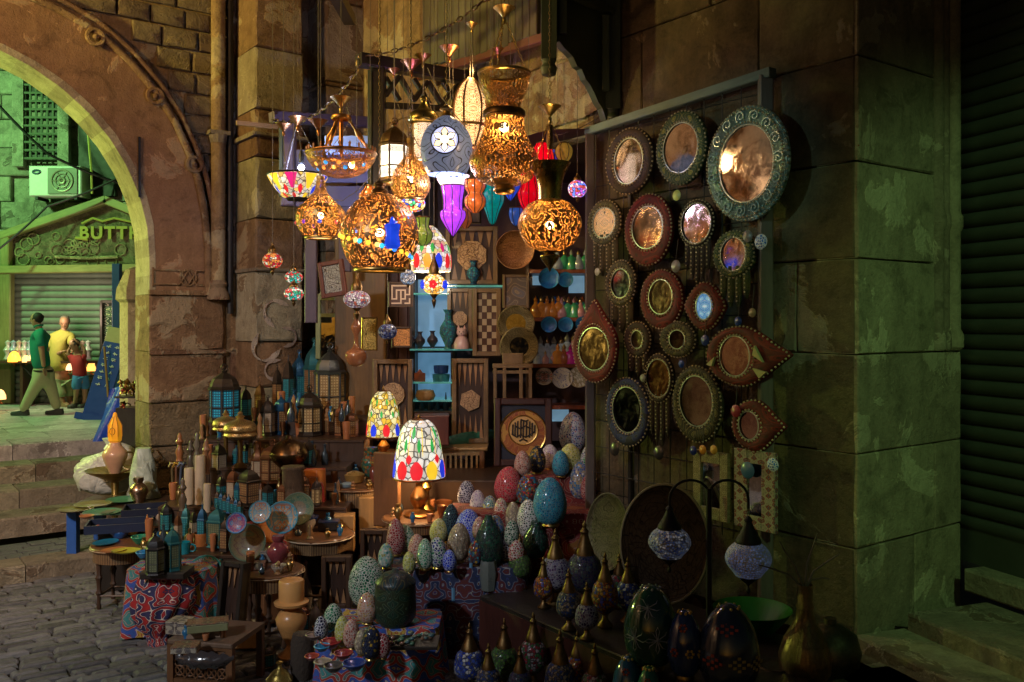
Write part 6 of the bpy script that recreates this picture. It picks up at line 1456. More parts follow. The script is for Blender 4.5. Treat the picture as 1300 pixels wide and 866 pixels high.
def dtier(nm,px0,px1,pyf,z,depth,label,mat,rz=0,fold=.02,zb=.02,cat='cloth covered table'):
    Y=(CH-z)*F/(pyf-410);a,b=P(px0,400,Y),P(px1,400,Y);L=b.x-a.x;t=thing(nm,label,cat,((a.x+b.x)/2,Y+depth/2,0),rz)
    mb=MB();mb.box((0,0,(z-.02)/2),(L-.06,depth-.06,z-.02));mb.build('table',W_DARK,t,0)
    # cloth skirt
    per=[];cr=min(.09,L*.2,depth*.3);n1,n2=max(8,int(L/.03)),max(6,int(depth/.03));hx,hy=L/2,depth/2
    for i in range(n1): per.append((-hx+L*i/n1,-hy))
    for i in range(n2): per.append((hx,-hy+depth*i/n2))
    for i in range(n1): per.append((hx-L*i/n1,hy))
    for i in range(n2): per.append((-hx,hy-depth*i/n2))
    for i,(x,y) in enumerate(per):
        ax,ay=abs(x)-(hx-cr),abs(y)-(hy-cr)
        if ax > 0 and ay > 0: q=cr/sqrt(ax*ax+ay*ay+1e-9);q=min(1,q);per[i]=(math.copysign(hx-cr+ax*q,x),math.copysign(hy-cr+ay*q,y))
    N=len(per);rows_=[(.0,1.0,0)]+[(j/7,1,1) for j in range(8)]
    vs=[];uvv=[];S0=R.uniform(0,6)
    for j in range(-1,9):
        for i,(x,y) in enumerate(per):
            s=i/N*2*(L+depth);d=max(0,j)/8;am=fold*(.15+d)*(sin(s*26+S0)+.6*sin(s*41+1+S0)) if j > 0 else 0
            l_=sqrt(x*x+y*y);ox,oy=x/hx*abs(x/hx)**3,y/hy*abs(y/hy)**3;f=.93 if j < 0 else 1
            vs.append((x*f+ox*am+ox*.02*d,y*f+oy*am+oy*.02*d,z+.004 if j < 0 else z-(z-zb)*d+(.008*sin(s*9) if j == 8 else 0)))
    fs=[];uv=[]
    for j in range(9):
        for i in range(N):
            i2=(i+1) % N;fs.append((j*N+i,(j+1)*N+i,(j+1)*N+i2,j*N+i2));u0,u1=i/N*2*(L+depth),(i+1)/N*2*(L+depth);v0,v1=z-(z-zb)*max(0,j-1)/8,z-(z-zb)*j/8;uv.append([(u0,v0),(u0,v1),(u1,v1),(u1,v0)])
    mb=MB();mb.add(vs,[tuple(reversed(f)) for f in fs],[list(reversed(q)) for q in uv]);mb.add([(-hx*.95,-hy*.95,z+.003),(hx*.95,-hy*.95,z+.003),(hx*.95,hy*.95,z+.003),(-hx*.95,hy*.95,z+.003)],[(0,1,2,3)],[[(0,0),(L,0),(L,depth),(0,depth)]])
    mb.build('cloth',mat,t,70);return t
CL1=m_ornament((.16,.02,.015),((.24,.02,.015),(.02,.04,.14),(.26,.10,.02),(.16,.02,.02),(.10,.012,.01)),5,5,3.5,(.34,.26,.20),.9,.05)
CL2=m_ornament((.03,.05,.18),((.16,.015,.015),(.02,.05,.16),(.10,.02,.02),(.02,.03,.08)),5,5,3.5,(.26,.28,.30),.9,.045,seed=3.)
CL3=m_ornament((.45,.10,.02),((.45,.05,.02),(.50,.15,.02),(.36,.03,.02)),3,3,2.5,(.50,.20,.12),.9,.035,seed=5.)
CL4=m_ornament((.30,.03,.02),((.04,.10,.40),(.40,.04,.03),(.05,.25,.25),(.45,.30,.05)),6,6,3,(.58,.52,.44),.9,.045,seed=8.)
dtier('cloth_table',400,556,800,.40,.42,'low table under a red and blue appliqué cloth with small bowls and eggs, bottom centre',CL4)
dtier('cloth_table',478,668,722,.62,.72,'middle table under a dark red and blue patterned cloth carrying the front rows of eggs',CL2)
dtier('cloth_table',566,760,652,.86,.40,'upper cloth covered shelf carrying the red and turquoise eggs',CL1)
dtier('cloth_table',640,790,606,1.06,.4,'highest cloth covered shelf at the back of the egg display',CL1)
for a in ((728,577,36,54,1.06,'bluewhite','large blue and white speckled egg at the back, beside the board post'),(698,596,24,32,1.06,'lilac','lilac white egg in the back row, left of the yellow green egg'),(682,602,22,36,1.06,'navygold','dark navy egg with gold flecks in the back row'),(724,603,30,40,1.06,'lime','yellow green egg in the back row in front of the large speckled egg'),(763,597,30,62,1.06,'pink','tall pink egg seen through the wire grid'),(776,632,32,62,.86,'green','tall green egg just right of the board post'),
          (699,622,26,42,.86,'teal','teal and yellow egg standing behind the turquoise one'),(717,628,28,44,.86,'peach','peach coloured egg right of the teal one'),(736,636,34,52,.86,'multi','blue grey multicoloured egg against the board post'),(644,640,36,48,.86,'red','deep red egg with pale grout, at the left of the upper shelf'),(671,643,32,42,.86,'festive','many coloured dark egg between the red and turquoise ones'),(699,668,43,62,.80,'turq','biggest turquoise blue egg in the middle of the display'),
          (593,646,24,36,.80,'navywhite','navy egg with white mosaic lines at the left of the second row'),(607,655,21,33,.78,'lilac','pale lilac egg next to the navy and white one'),(621,660,20,31,.76,'tealyel','small teal and yellow egg right of the pale lilac one'),(637,668,20,36,.74,'redwhite','slim red and white egg left of the cream one'),(652,675,21,38,.72,'cream','cream brown egg left of the black and white one'),(673,684,31,50,.68,'bw','black and green egg with bright white mosaic lines, in front of the turquoise egg'),
          (594,694,35,48,.63,'royal','royal blue egg in the middle of the front rows'),(571,690,24,50,.63,'dark','nearly black egg left of the royal blue one'),(582,714,30,50,.625,'cream','large cream green egg at the front of the cloth table'),(557,690,24,32,.64,'lime','yellow egg behind the front row'),(503,706,24,48,.63,'maroon','tall maroon egg at the left end of the middle table'),(515,702,25,36,.635,'mint','mint green egg beside the maroon one'),(530,714,23,36,.625,'rose','rose coloured egg in the front row'),(540,724,21,40,.622,'mint','narrow green egg in the front row right of the rose one'),(556,722,25,40,.622,'blugrn','blue and green egg with white lines at the front edge of the middle table'),
          (468,772,48,66,.42,'dgreen','large green mosaic egg with pale grout left of the dark barrel jar'),(467,792,26,40,.41,'peach','plain pinkish egg in front of the large green one'),(423,802,25,36,.402,'dgreen','small green and white egg at the left end of the low table'),(435,818,20,36,.402,'lime','pale yellow egg on the low table'),(447,824,22,38,.402,'rose','rosy egg between the yellow and cream ones on the low table'),(459,832,19,34,.402,'cream','cream egg in front of the rosy one on the low table'),(471,838,26,44,.402,'navygold','black egg with yellow flecks at the front of the low table'),
          (604,718,20,32,.622,'festive','small many coloured egg left of the dark green conical jar'),(641,712,23,36,.622,'navywhite','navy egg right of the dark green conical jar'),(656,718,22,34,.622,'redwhite','small red egg at the right end of the middle table'),(490,722,20,32,.622,'teal','teal egg at the left front corner of the middle table'),(520,728,17,28,.622,'lime','little yellow egg squeezed in front of the rose one'),(571,726,18,28,.622,'royal','little royal blue egg before the large cream green one'),
          (686,640,22,32,.86,'lilac','lilac egg half hidden left of the turquoise one'),(655,640,20,30,.86,'green','small green egg beside the deep red one'),(750,640,26,40,.86,'maroon','maroon egg behind the board post'),(712,606,22,34,1.06,'turq','small turquoise egg in the back row'),(664,606,22,34,1.06,'rose','rose egg at the left end of the back row'),(748,604,24,40,1.06,'blugrn','blue green egg in the back row by the post'),
          (630,690,22,36,.745,'multi','blue grey egg on the small riser'),(610,688,20,32,.745,'rose','rosy egg on the small riser'),(650,694,20,34,.745,'dgreen','green egg on the small riser'),(486,836,20,32,.402,'maroon','maroon egg right of the black and yellow one'),(408,812,18,30,.402,'navywhite','navy egg behind the bowls at the left of the low table')): egg(*a)
# tall cloth hill so the second row has support
dtier('cloth_table',582,700,668,.74,.34,'small cloth covered riser between the middle table and the upper shelf',CL1)
# tagine like dark jar and the barrel jar
def jar(px,pyb,w,h,z,prof,mats,label,name='jar',cat='jar',n=28,group=None,parts=('body','lid'),split=None,u=8):
    c=G(px,pyb,z);k=c.y/F;t=thing(name,label,cat,c,0,group);pr=[(a*w*k/2,b*h*k) for a,b in prof];s=split or len(pr)
    mb=MB();mb.lathe(pr[:s+1],n,u=u);mb.build(parts[0],mats[0],t,50)
    if s < len(pr)-1: mb=MB();mb.lathe(pr[s:],n,u=u);mb.build(parts[1],mats[-1],t,50)
    return t,k
DKG=m_mosaic(((.01,.06,.04),(.015,.10,.06),(.01,.03,.03)),(.01,.015,.015),60,0,.08)
jar(620,714,38,60,.63,[(0,0),(.8,0),(1,.15),(.98,.4),(.8,.6),(.5,.8),(.28,.92),(.22,1),(0,1)],[DKG],'dark green conical jar at the right end of the middle table')
jar(502,793,52,70,.40,[(0,0),(.7,0),(.98,.15),(1.02,.4),(.98,.72),(1,.76),(.96,.80),(.6,.93),(.2,.97),(.12,1.02),(0,1.03)],[m_ornament((.006,.022,.016),((.008,.035,.022),(.012,.016,.014),(.02,.03,.012)),1,3,2.5,(.07,.11,.06),.45,.06,0),m_ornament((.008,.03,.04),((.01,.04,.05),(.02,.02,.02)),1,1,2,(.12,.10,.04),.4,.06,0)],'dark green barrel shaped jar with a blue banded lid, left of the cloth',split=4)
jar(680,706,34,44,.62,[(0,0),(.6,0),(1,.3),(.9,.6),(.4,.85),(.35,1),(0,1)],[DKG],'low dark ball jar half hidden under the black and white egg')
# small bowls on the low table
for i,(px,py,w,c,lab) in enumerate(((399,812,22,(.15,.10,.08),'small brown bowl at the left rim of the low table'),(412,806,24,(.02,.14,.30),'blue glazed bowl on the low table'),(420,822,26,(.25,.02,.02),'dark red bowl on the low table'),(436,836,24,(.24,.03,.03),'second dark red bowl, right of the first'),(409,826,20,(.03,.2,.35),'bright turquoise bowl at the front left of the low table'),(424,852,26,(.08,.07,.06),'dark stacked bowls near the bottom edge of the low table'),(450,850,30,(.02,.05,.22),'navy bowl near the bottom edge of the low table'),(410,846,22,(.3,.24,.16),'sandy small bowl beside the blue trim'),(396,838,18,(.30,.05,.03),'reddish little dish at the left corner'))):
    c_=G(px,py,.405);r=w*c_.y/F/2;t=thing('small_bowl',lab,'bowl',c_,0,'small bowls on the low table');mb=MB();mb.lathe([(0,0),(r*.5,0),(r*.85,r*.35),(r,r*.6),(r*.95,r*.6),(r*.6,r*.2),(0,r*.12)],18);mb.build('bowl',m_plain(c,.25,coat=.6),t,50);mb=MB();mb.ring(r*.98,.004,20,5,0,T(0,0,r*.6) @ RX(pi/2));mb.build('rim',m_plain(tuple(x*1.6 for x in c),.3),t)
pc_=thing('pebble_tray','low dark tray of green and brown stone pieces right of the barrel jar','tray',G(520,818,.41));mb=MB();mb.box((0,0,.01),(.34,.2,.02),bev=.004);mb.build('tray',W_BLACK,pc_)
for i in range(26): mb=MB();r=R.uniform(.012,.022);mb.ball((0,0,0),r,6,sz=.6);mb.build('stone_piece',m_plain(((.05,.14,.08),(.12,.14,.10),(.20,.10,.06),(.04,.10,.12))[i % 4],.3,coat=.4),pc_,60,(R.uniform(-.15,.15),R.uniform(-.08,.08),.03+.012*(i % 2)))

# ================================================================ LOWER RIGHT BENCH AND LAMPS
bn=thing('long_bench','long dark red bench running towards the viewer below the mirror board','bench',(0,0,0))
b0=G(870,868,.46);L_=2.2;cdir=Vector((UX,UY,0));mid=b0-cdir*(L_/2-.35)+Vector((-NX,-NY,0))*.5
mb=MB();mb.box((0,0,0),(L_,1.0,.04),bev=.006);mb.build('top_plank',W_BLACK,bn,30,(mid.x,mid.y,.44),(0,0,WR))
fm_=mid+Vector((NX,NY,0))*.49
mb=MB();mb.box((0,0,0),(L_,.03,.42));mb.build('front_board',m_wood((.05,.012,.008),.6),bn,0,(fm_.x,fm_.y,.22),(0,0,WR))
def turklamp(px,pyb,w,h,z,pal,label,seed=0,sc=60,on=None):
    c=G(px,pyb,z) if on is None else on;k=c.y/F;t=thing('mosaic_lamp',label,'mosaic lamp',c,0,'unlit mosaic table lamps');r=w*k/2;H=h*k
    mb=MB();mb.lathe([(r*.55,0),(r*.6,H*.03),(r*.25,H*.1),(r*.2,H*.16),(r*.45,H*.2)],18);mb.build('base',BRONZE,t,50)
    mb=MB();mb.lathe([(a*r,H*b) for a,b in curve([(.4,.19),(.9,.28),(1,.40),(.85,.54),(.5,.62)],4)],26);mb.build('globe',m_mosaic(*pal,sc,0,.09),t,60)
    mb=MB();mb.lathe([(a*r,H*b) for a,b in curve([(.55,.61),(.5,.66),(.3,.76),(.2,.84),(.25,.87),(.1,.91),(.12,.94),(0,1)],3)],16);mb.build('cap',BRONZE,t,50);return t
DP=[(((.05,.04,.12),(.2,.2,.3),(.1,.05,.15)),(.3,.3,.35)),(((.02,.03,.12),(.05,.04,.1),(.06,.10,.12)),(.03,.03,.04)),(((.45,.15,.03),(.5,.3,.05),(.1,.1,.4),(.3,.05,.02)),(.04,.03,.02)),(((.02,.05,.35),(.5,.5,.5),(.05,.1,.4)),(.03,.03,.05)),(((.25,.03,.04),(.35,.3,.3),(.05,.15,.05)),(.02,.02,.02)),(((.05,.14,.03),(.1,.2,.05)),(.02,.02,.02)),(((.03,.06,.2),(.3,.25,.2)),(.02,.02,.02))]
for a in ((705,768,40,98,.46,0,'grey violet mosaic lamp at the left end of the long bench'),(742,772,46,112,.46,1,'dark blue mosaic lamp second from the left on the bench, before the tall brass tray'),(768,796,34,96,.46,2,'orange flowered mosaic lamp in the middle of the bench'),(797,790,32,84,.46,3,'blue and white mosaic lamp behind the painted green egg'),(677,872,36,96,.10,4,'red flowered mosaic lamp standing below the bench, leftmost of the lower row'),(640,880,38,96,.10,5,'dim green mosaic lamp at the foot of the cloths'),(711,908,40,110,.10,6,'dark mosaic lamp below the bench with a gilt cap, second of the lower row'),(755,915,38,100,.10,4,'dark red mosaic lamp below the bench, rightmost of the lower row'),(722,800,32,80,.46,6,'small dim blue mosaic lamp at the front edge of the bench left part'),(660,748,30,72,.46,5,'green mosaic lamp at the far left corner of the bench'),(786,772,28,70,.46,4,'red mosaic lamp behind the orange flowered one on the bench'),(745,812,30,74,.46,0,'grey violet small lamp at the front edge of the bench'),(690,772,26,66,.46,2,'small orange lamp behind the grey violet one'),(806,822,28,70,.46,6,'dim blue small lamp at the foot of the painted green egg'),
          (660,905,32,86,.10,1,'dark blue mosaic lamp in the lower row, second from the left'),(733,886,32,86,.10,2,'orange mosaic lamp in the lower row close to the bench front'),(620,900,32,84,.10,6,'dim blue lamp at the bottom edge left of the green one'),(596,880,40,90,.10,3,'small red, white and blue mosaic lamp at the bottom under the hanging tag')): turklamp(*a[:5],DP[a[5]],a[6])
def paintegg(px,pyb,w,h,z,base,motif,col,label,on=None):
    t=egg(px,pyb,w,h,z,None,label,plain=m_plain(base,.12,var=.5,sc=8,coat=.8),name='painted_egg');t.rotation_euler=(0,0,0);k=t.location.y/F;r=w*k/2
    for q,(ax,vz) in enumerate(((.1,.42),(-.75,.42),(.8,.40),(-.3,.78))):
        rr=r*(1.0 if vz < .6 else .72);c=Vector((rr*sin(ax),-rr*cos(ax),h*k*(.05+.95*vz)));s_=.022*w/66;mb=MB();n_=8
        if motif == 'star':
            for j in range(n_):
                b=2*pi*j/n_;mb.tube([(0,0,0),(s_*2.2*cos(b-.2),0,s_*2.2*sin(b-.2)),(s_*3*cos(b),0,s_*3*sin(b)),(s_*2.2*cos(b+.2),0,s_*2.2*sin(b+.2)),(0,0,0)],.0025,4)
        elif motif == 'diamond':
            for i in range(3):
                for j in range(3): mb.box((s_*.9*(i-j),0,s_*.6*(i+j-2)),(s_*.62,.004,s_*.5),0)
        else:
            for j in range(6): b=pi*j/3;mb.ball((s_*1.1*cos(b),0,s_*1.1*sin(b)),s_*.5,6)
        mb.build('painted_motif',m_plain(col if q % 2 == 0 or motif == 'star' else (.35,.06,.03),.3),t,50,c+Vector((sin(ax),-cos(ax),0))*.002,(0 if vz < .6 else -.6,0,ax))
    mb=MB()
    for j in range(8): b=2*pi*j/8;mb.ball((r*.35*cos(b),r*.35*sin(b),h*k*.965),.008,6)
    mb.build('crown_dots',m_plain(col,.3),t);return t
paintegg(826,850,68,108,.46,(.015,.06,.045),'star',(.30,.34,.42),'large dark green painted egg with grey star flowers at the bottom right')
paintegg(869,862,46,88,.46,(.02,.04,.16),'flower',(.55,.35,.04),'narrow blue painted egg with yellow flowers, between the two big painted eggs')
paintegg(925,882,78,116,.40,(.02,.03,.07),'diamond',(.40,.30,.08),'largest navy painted egg with yellow diamonds at the bottom right')
for a in ((797,905,40,72,.24,'blue painted egg cut off by the bottom edge, left one'),(824,918,34,72,.24,'green painted egg cut off by the bottom edge, right of the blue one')): paintegg(a[0],a[1],a[2],a[3],a[4],(.02,.10,.25) if a[0] < 800 else (.02,.14,.10),'flower',(.5,.4,.1),a[5])
boxthing('plinth','low dark plinth under the small painted eggs at the bottom','plinth',(.55,4.62,.12),(.5,.45,.235),WR,W_BLACK)
# leaning big trays
plate(771,675,62,6.25,'tall tarnished brass tray leaning edge on at the end of the bench',TRG,rz=-radians(35),lean=radians(-6),squash=1.55,name='round_tray',cat='tray',group='large tarnished trays',deep=.02,ring=m_plain((.22,.22,.13),.5,.5)).scale=(1,1,1)
plate(843,690,112,5.95,'very large dark brass tray leaning against the grid behind the hook lamp',m_engrave((.07,.05,.032),(.04,.028,.02),8,4,2.4,.5),rz=-radians(20),lean=radians(-10),squash=1.32,name='round_tray',cat='tray',group='large tarnished trays',deep=.03,ring=m_plain((.24,.21,.12),.5,.5))
# hook stand
c=G(900,832,.46);k=c.y/F;hs=thing('hook_stand','black iron stand with two curved arms for hanging lamps','lamp stand',c)
mb=MB();mb.tube([(0,0,0),(0,0,212*k)],.016,8);mb.build('pole',IRON,hs);mb=MB();mb.lathe([(.0,.0),(.11,0),(.1,.015),(.02,.03)],16);mb.build('foot',IRON,hs)
for sx,nm in ((-1,'arm'),(1,'arm')):
    mb=MB();pts=[(0,0,205*k)]+[(sx*(25-25*cos(pi*i/10*1.0))*k,0,(203+22*sin(pi*i/10)-(i/10)*5)*k) for i in range(1,11)]+[(sx*50*k,0,186*k)];mb.tube(pts,.008,6);mb.build(nm,IRON,hs)
def hooklamp(px,cy,w,h,Y,z_top,pal,label,grout):
    c=P(px,cy+h/2,Y);k=Y/F;t=thing('hook_lamp',label,'mosaic lamp',c,0,'lamps on the hook stand')
    shade(t,curve([(w*.28,0),(w*.33,h*.10),(w*.46,h*.32),(w*.5,h*.52),(w*.42,h*.78),(w*.25,h*.98)],4),k,m_mosaic(pal,grout,70,.12,.12),nm='globe')
    shade(t,curve([(w*.28,h*.95),(w*.27,h*1.05),(w*.16,h*1.3),(w*.08,h*1.55),(w*.10,h*1.6),(w*.03,h*1.72)],3),k,IRON,nm='cap')
    shade(t,curve([(0,-h*.55),(w*.05,-h*.45),(w*.02,-h*.3),(w*.09,-h*.2),(w*.27,0)],3),k,IRON,nm='drop')
    chain_mesh([(0,0,h*1.7*k),(0,0,z_top-c.z)],.008,.0022).build('chain',IRON,t,60)
zt_=hs.location.z+187*k
hooklamp(850,688,54,38,c.y,zt_,((.10,.16,.40),(.30,.36,.55),(.55,.55,.60),(.05,.08,.25)),'blue flowered mosaic lamp on the left arm of the iron stand',(.35,.36,.42))
hooklamp(950,709,58,44,c.y,zt_,((.18,.24,.50),(.22,.30,.60)),'blue and white lattice lamp on the right arm of the iron stand',(.62,.62,.66))
# green basin, brass jug, metal pots
t,k=jar(955,798,96,26,.46,[(0,0),(.6,0),(.92,.7),(1,.98),(1.03,1),(.98,.95),(.6,.06),(0,.06)],[m_plain((.008,.11,.006),.5)],'bright green plastic basin behind the big navy egg','plastic_basin','basin',split=None)
t,k=jar(1022,868,66,126,.38,[(0,0),(.6,0),(.95,.12),(1,.28),(.8,.45),(.42,.62),(.3,.75),(.34,.78),(.28,.82),(.3,1),(.26,1)],[m_engrave((.34,.24,.12),(.16,.11,.06),10,6,2,.35)],'tall old brass jug with bare branches in its neck at the lower right','brass_jug','jug')
for (dx,dz) in ((-34,60),(14,70),(42,44),(-60,30),(30,12)):
    mb=MB();mb.tube([(0,0,118*k),(dx*.3*k,.02,(126+dz*.35)*k),(dx*.75*k,.0,(126+dz*.7)*k),(dx*k,-.02,(122+dz)*k)],[.007,.006,.005,.003],5);mb.build('branch',m_plain((.12,.10,.08),.7),t)
jar(1054,856,76,68,.39,[(0,0),(.5,0),(.9,.2),(1,.45),(.85,.75),(.4,.92),(.2,.95),(.2,1.05),(0,1.05)],[m_brass((.16,.15,.10),.45,.9)],'round dull metal pot beside the brass jug','metal_pot','pot')
jar(985,862,50,26,.39,[(0,0),(.5,0),(1,.6),(.9,.7),(0,.5)],[m_brass((.14,.13,.10),.45,.9)],'flat dark dish between the navy egg and the brass jug','metal_dish','dish')
c=G(655,800,.2);t=thing('hanging_tag','clear plastic cup and blue tag on strings hanging in front of the cloth','tag',P(598,715,6.2))
mb=MB();mb.tube([(0,0,.14),(.0,0,0)],.002,4);mb.tube([(-.09,0,.2),(-.12,-.02,-.16)],.002,4);mb.build('string',CORD,t);mb=MB();mb.lathe([(.012,0),(.014,-.1),(0,-.1)],8);mb.lathe([(.014,0),(.014,-.09)],8,M=T(-.12,-.02,-.16));mb.build('blue_tag',m_plain((.12,.28,.45),.4),t);mb=MB();mb.lathe([(.05,0),(.07,-.08),(.055,-.2),(0,-.2)],8,M=T(.12,0,.02));mb.build('plastic_cup',m_plain((.12,.14,.13),.3,coat=.4),t,20)
# ================================================================ LEFT-HAND GOODS
BLUEP=m_pane((.02,.12,.22),(.03,.45,.62),42,.25);GOLDP=m_pane((.34,.22,.10),(.62,.48,.24),36);BRNP=m_pane((.20,.10,.05),(.4,.25,.10),50);GRNP=m_pane((.10,.12,.07),(.20,.22,.12),60);TEALP=m_pane((.02,.14,.18),(.05,.3,.35),50)  # blue panes given a faint glow although their lantern is unlit
PALEP=m_pane((.36,.28,.20),(.48,.40,.28),60);TEALT=m_plain((.03,.16,.18),.4,.5);BLUT=m_plain((.02,.10,.22),.4,.5);COPT=m_plain((.18,.08,.04),.4,.7)
# (px, base py, top py, width, z, pane, frame, sides, label)
LAN=[(285,536,465,38,1.36,BLUEP,TIN,8,'big lantern with bright blue panes standing alone beside the arch pier'),
       (419,527,437,38,1.36,GOLDP,m_plain((.10,.11,.12),.4,.8),8,'largest gold paned lantern with a domed grey top, before the green mirror frame'),
       (399,523,430,26,1.37,BRNP,TEALT,6,'green edged brown lantern half behind the largest gold paned one'),(380,522,445,22,1.37,TEALP,BLUT,6,'dark blue lantern left of the green edged one on the top step'),(366,524,450,14,1.37,TEALP,TIN,4,'slim dark lantern at the left end of the top row'),(440,524,480,16,1.37,BRNP,TIN,6,'small brown lantern at the right end of the top step'),
       (393,553,491,32,1.2,GOLDP,TIN,8,'gold paned dotted lantern with a big ring, middle of the second row'),(373,550,494,20,1.2,TEALP,BLUT,6,'blue green lantern left of the gold paned one in the second row'),(357,551,500,20,1.2,BRNP,BLUT,6,'dark lantern with one orange pane in the second row'),(340,553,503,18,1.2,PALEP,TIN,6,'dark lantern at the left of the second row'),(417,552,508,14,1.2,BRNP,COPT,4,'narrow brown arched lantern right of the gold paned one'),(431,553,512,13,1.2,BRNP,COPT,4,'small orange lit brown lantern in the second row'),(446,554,520,18,1.2,BRNP,COPT,6,'low brown square lantern at the right end of the second row'),
       (344,590,566,20,1.0,BRNP,COPT,6,'small copper lantern left of the bronze lidded bowl'),(346,612,560,34,.88,BRNP,COPT,8,'round shouldered brown glass lantern in the third row'),(322,590,552,14,1.0,PALEP,TIN,6,'slim dark lantern beside the brass domes'),(327,612,565,16,.88,PALEP,COPT,6,'pale paned lantern left of the round shouldered one'),
       (316,642,590,28,.76,BRNP,TIN,4,'square brown box lantern with a blue glint on its roof'),(296,640,592,16,.76,PALEP,COPT,4,'reddish pale lantern left of the brown box lantern'),(278,600,560,18,.95,PALEP,TIN,4,'dark lantern with a pale pane under the brass domes'),(281,640,600,12,.76,TEALP,TIN,4,'thin grey lantern in the third row from the front'),(340,643,612,14,.76,TEALP,TIN,4,'small dark blue paned lantern next to the carved cylinder'),(360,643,610,16,.76,BRNP,COPT,4,'low copper lantern under the bronze bowl'),
       (276,694,640,26,.545,GRNP,TEALT,4,'tall teal lantern with a dull green pane at the right end of the lowest step'),(257,690,640,13,.545,TEALP,BLUT,4,'narrow bright blue lantern left of the tall teal one'),(246,688,645,11,.545,PALEP,TIN,4,'grey slim lantern on the lowest step'),(236,684,640,12,.545,TEALP,TEALT,4,'green slim lantern on the lowest step behind the cup'),(266,672,628,10,.545,TEALP,BLUT,4,'thin blue lantern behind the tall teal one'),
       (211,676,636,14,.545,TEALP,IRON,6,'small black pointed lantern behind the coloured bowls'),(197,729,674,24,.545,GRNP,IRON,6,'black lantern with mesh panes at the front of the bowl table, left one'),(219,724,666,22,.545,GRNP,TEALT,6,'green black lantern at the front of the bowl table, right one')]
LAN += [(312,590,560,12,1.0,TEALP,TIN,4,'slim grey lantern just right of the larger brass dome'),(356,590,556,13,1.0,BRNP,COPT,6,'copper lantern directly left of the bronze bowl rim'),(392,592,556,13,1.0,TEALP,TIN,4,'dark lantern right of the bronze lidded bowl'),
        (386,640,600,16,.76,BRNP,COPT,6,'copper lantern right of the carved cylinder'),(303,642,606,11,.76,TEALP,BLUT,4,'thin blue lantern in front of the reddish pale one'),(330,641,606,12,.76,PALEP,COPT,4,'pale lantern right of the brown box lantern'),(402,641,606,13,.76,GOLDP,TIN,6,'small gold paned lantern by the pink glass decanter'),
        (286,700,655,13,.545,BRNP,TIN,4,'small brown lantern right of the tall teal one'),(226,690,650,10,.545,PALEP,COPT,4,'thin copper lantern behind the brick red pot'),(300,590,566,10,1.0,TEALP,BLUT,4,'little blue lantern under the rim of the large brass dome'),
        (330,551,512,13,1.2,TEALP,TIN,6,'small dark lantern at the far left of the second row'),(402,549,500,12,1.2,TEALP,TEALT,6,'slim teal lantern between the gold paned and brown arched ones'),(352,523,462,13,1.37,BRNP,TIN,6,'dark brown lantern at the very left of the top step'),(312,531,490,14,1.37,TEALP,TIN,6,'grey blue lantern on the top step right of the bright blue one'),(330,527,484,13,1.37,BRNP,COPT,4,'copper lantern on the top step midway to the big gold one')]
for px,pb,pt,wd_,z,pm,fm2,n,lab in LAN:
    c=G(px,pb,z);t,k,h=tinlantern(px,pt,pb,wd_,c.y,lab,n,pm,fm2,loc=c,hangit=False,name='tin_lantern',rz=R.uniform(0,.7),group='unlit tin lanterns')
for i in range(7):
    px=276+i*4.8;pb=646+i*1.8;c=G(px,pb,.76);tinlantern(px,pb-24,pb,7.5,c.y,'tiny blue grey lantern in the slanting row of seven on the second step',4,TEALP,BLUT if i % 2 else TIN,loc=c,hangit=False,name='tin_lantern',rz=.6,group='row of seven tiny lanterns')
shelf_z=.76
boxthing('riser','small dark riser under the round shouldered lantern','riser',G(336,614,.80)+Vector((0,.06,0)),(.38,.26,.16),0,W_BLACK)
boxthing('riser','low dark block lifting the front lanterns of the left table','riser',G(208,730,.522)+Vector((0,.06,0)),(.32,.2,.05),0,W_BLACK)
bpy.data.objects['riser.001'].name='block'
# brass domes
for px,pb,w_,lab in ((305,552,42,'larger engraved brass dome lid with a finial, in front'),(287,548,34,'smaller brass dome lid just behind and left of the larger one')):
    c=G(px,594,1.0) if w_ > 40 else G(px,586,1.02);k=c.y/F;t=thing('brass_dome',lab,'brass dome',c,0,'brass domes')
    z0=40*k;mb=MB();mb.lathe([(a*w_*k,z0+b*w_*k) for a,b in curve([(.46,0),(.5,.04),(.46,.12),(.50,.2),(.46,.34),(.34,.44),(.12,.52),(.10,.56),(.14,.60),(.06,.66),(.08,.70),(0,.78)],3)],30,u=1);mb.build('lid',m_engrave((.58,.40,.18),(.22,.14,.06),12,4,2.2,.35),t,50)
    mb=MB();mb.lathe([(.26*w_*k,0),(.28*w_*k,.01),(.08*w_*k,.05),(.07*w_*k,z0-.03),(.4*w_*k,z0),(.46*w_*k,z0)],20);mb.build('pedestal',m_brass((.3,.18,.07),.35,.6),t,50)
t,k=jar(367,600,48,46,.98,[(0,0),(.5,0),(.45,.1),(.9,.35),(1,.5),(.98,.55),(.75,.8),(.3,.92),(.2,.94),(.16,1),(0,1.05)],[m_brass((.20,.12,.06),.25,.7)],'bronze lidded bowl with a ribbed lid among the lanterns','lidded_bowl','bowl',split=5,parts=('bowl','lid'))
jar(372,642,30,50,.76,[(0,0),(.9,0),(1,.04),(.9,.1),(.9,.9),(1,.95),(.95,1),(0,1)],[m_engrave((.20,.13,.08),(.03,.02,.015),8,5,2.2,.5,.3)],'pierced dark cylinder lantern under the bronze bowl','carved_cylinder','candle holder')
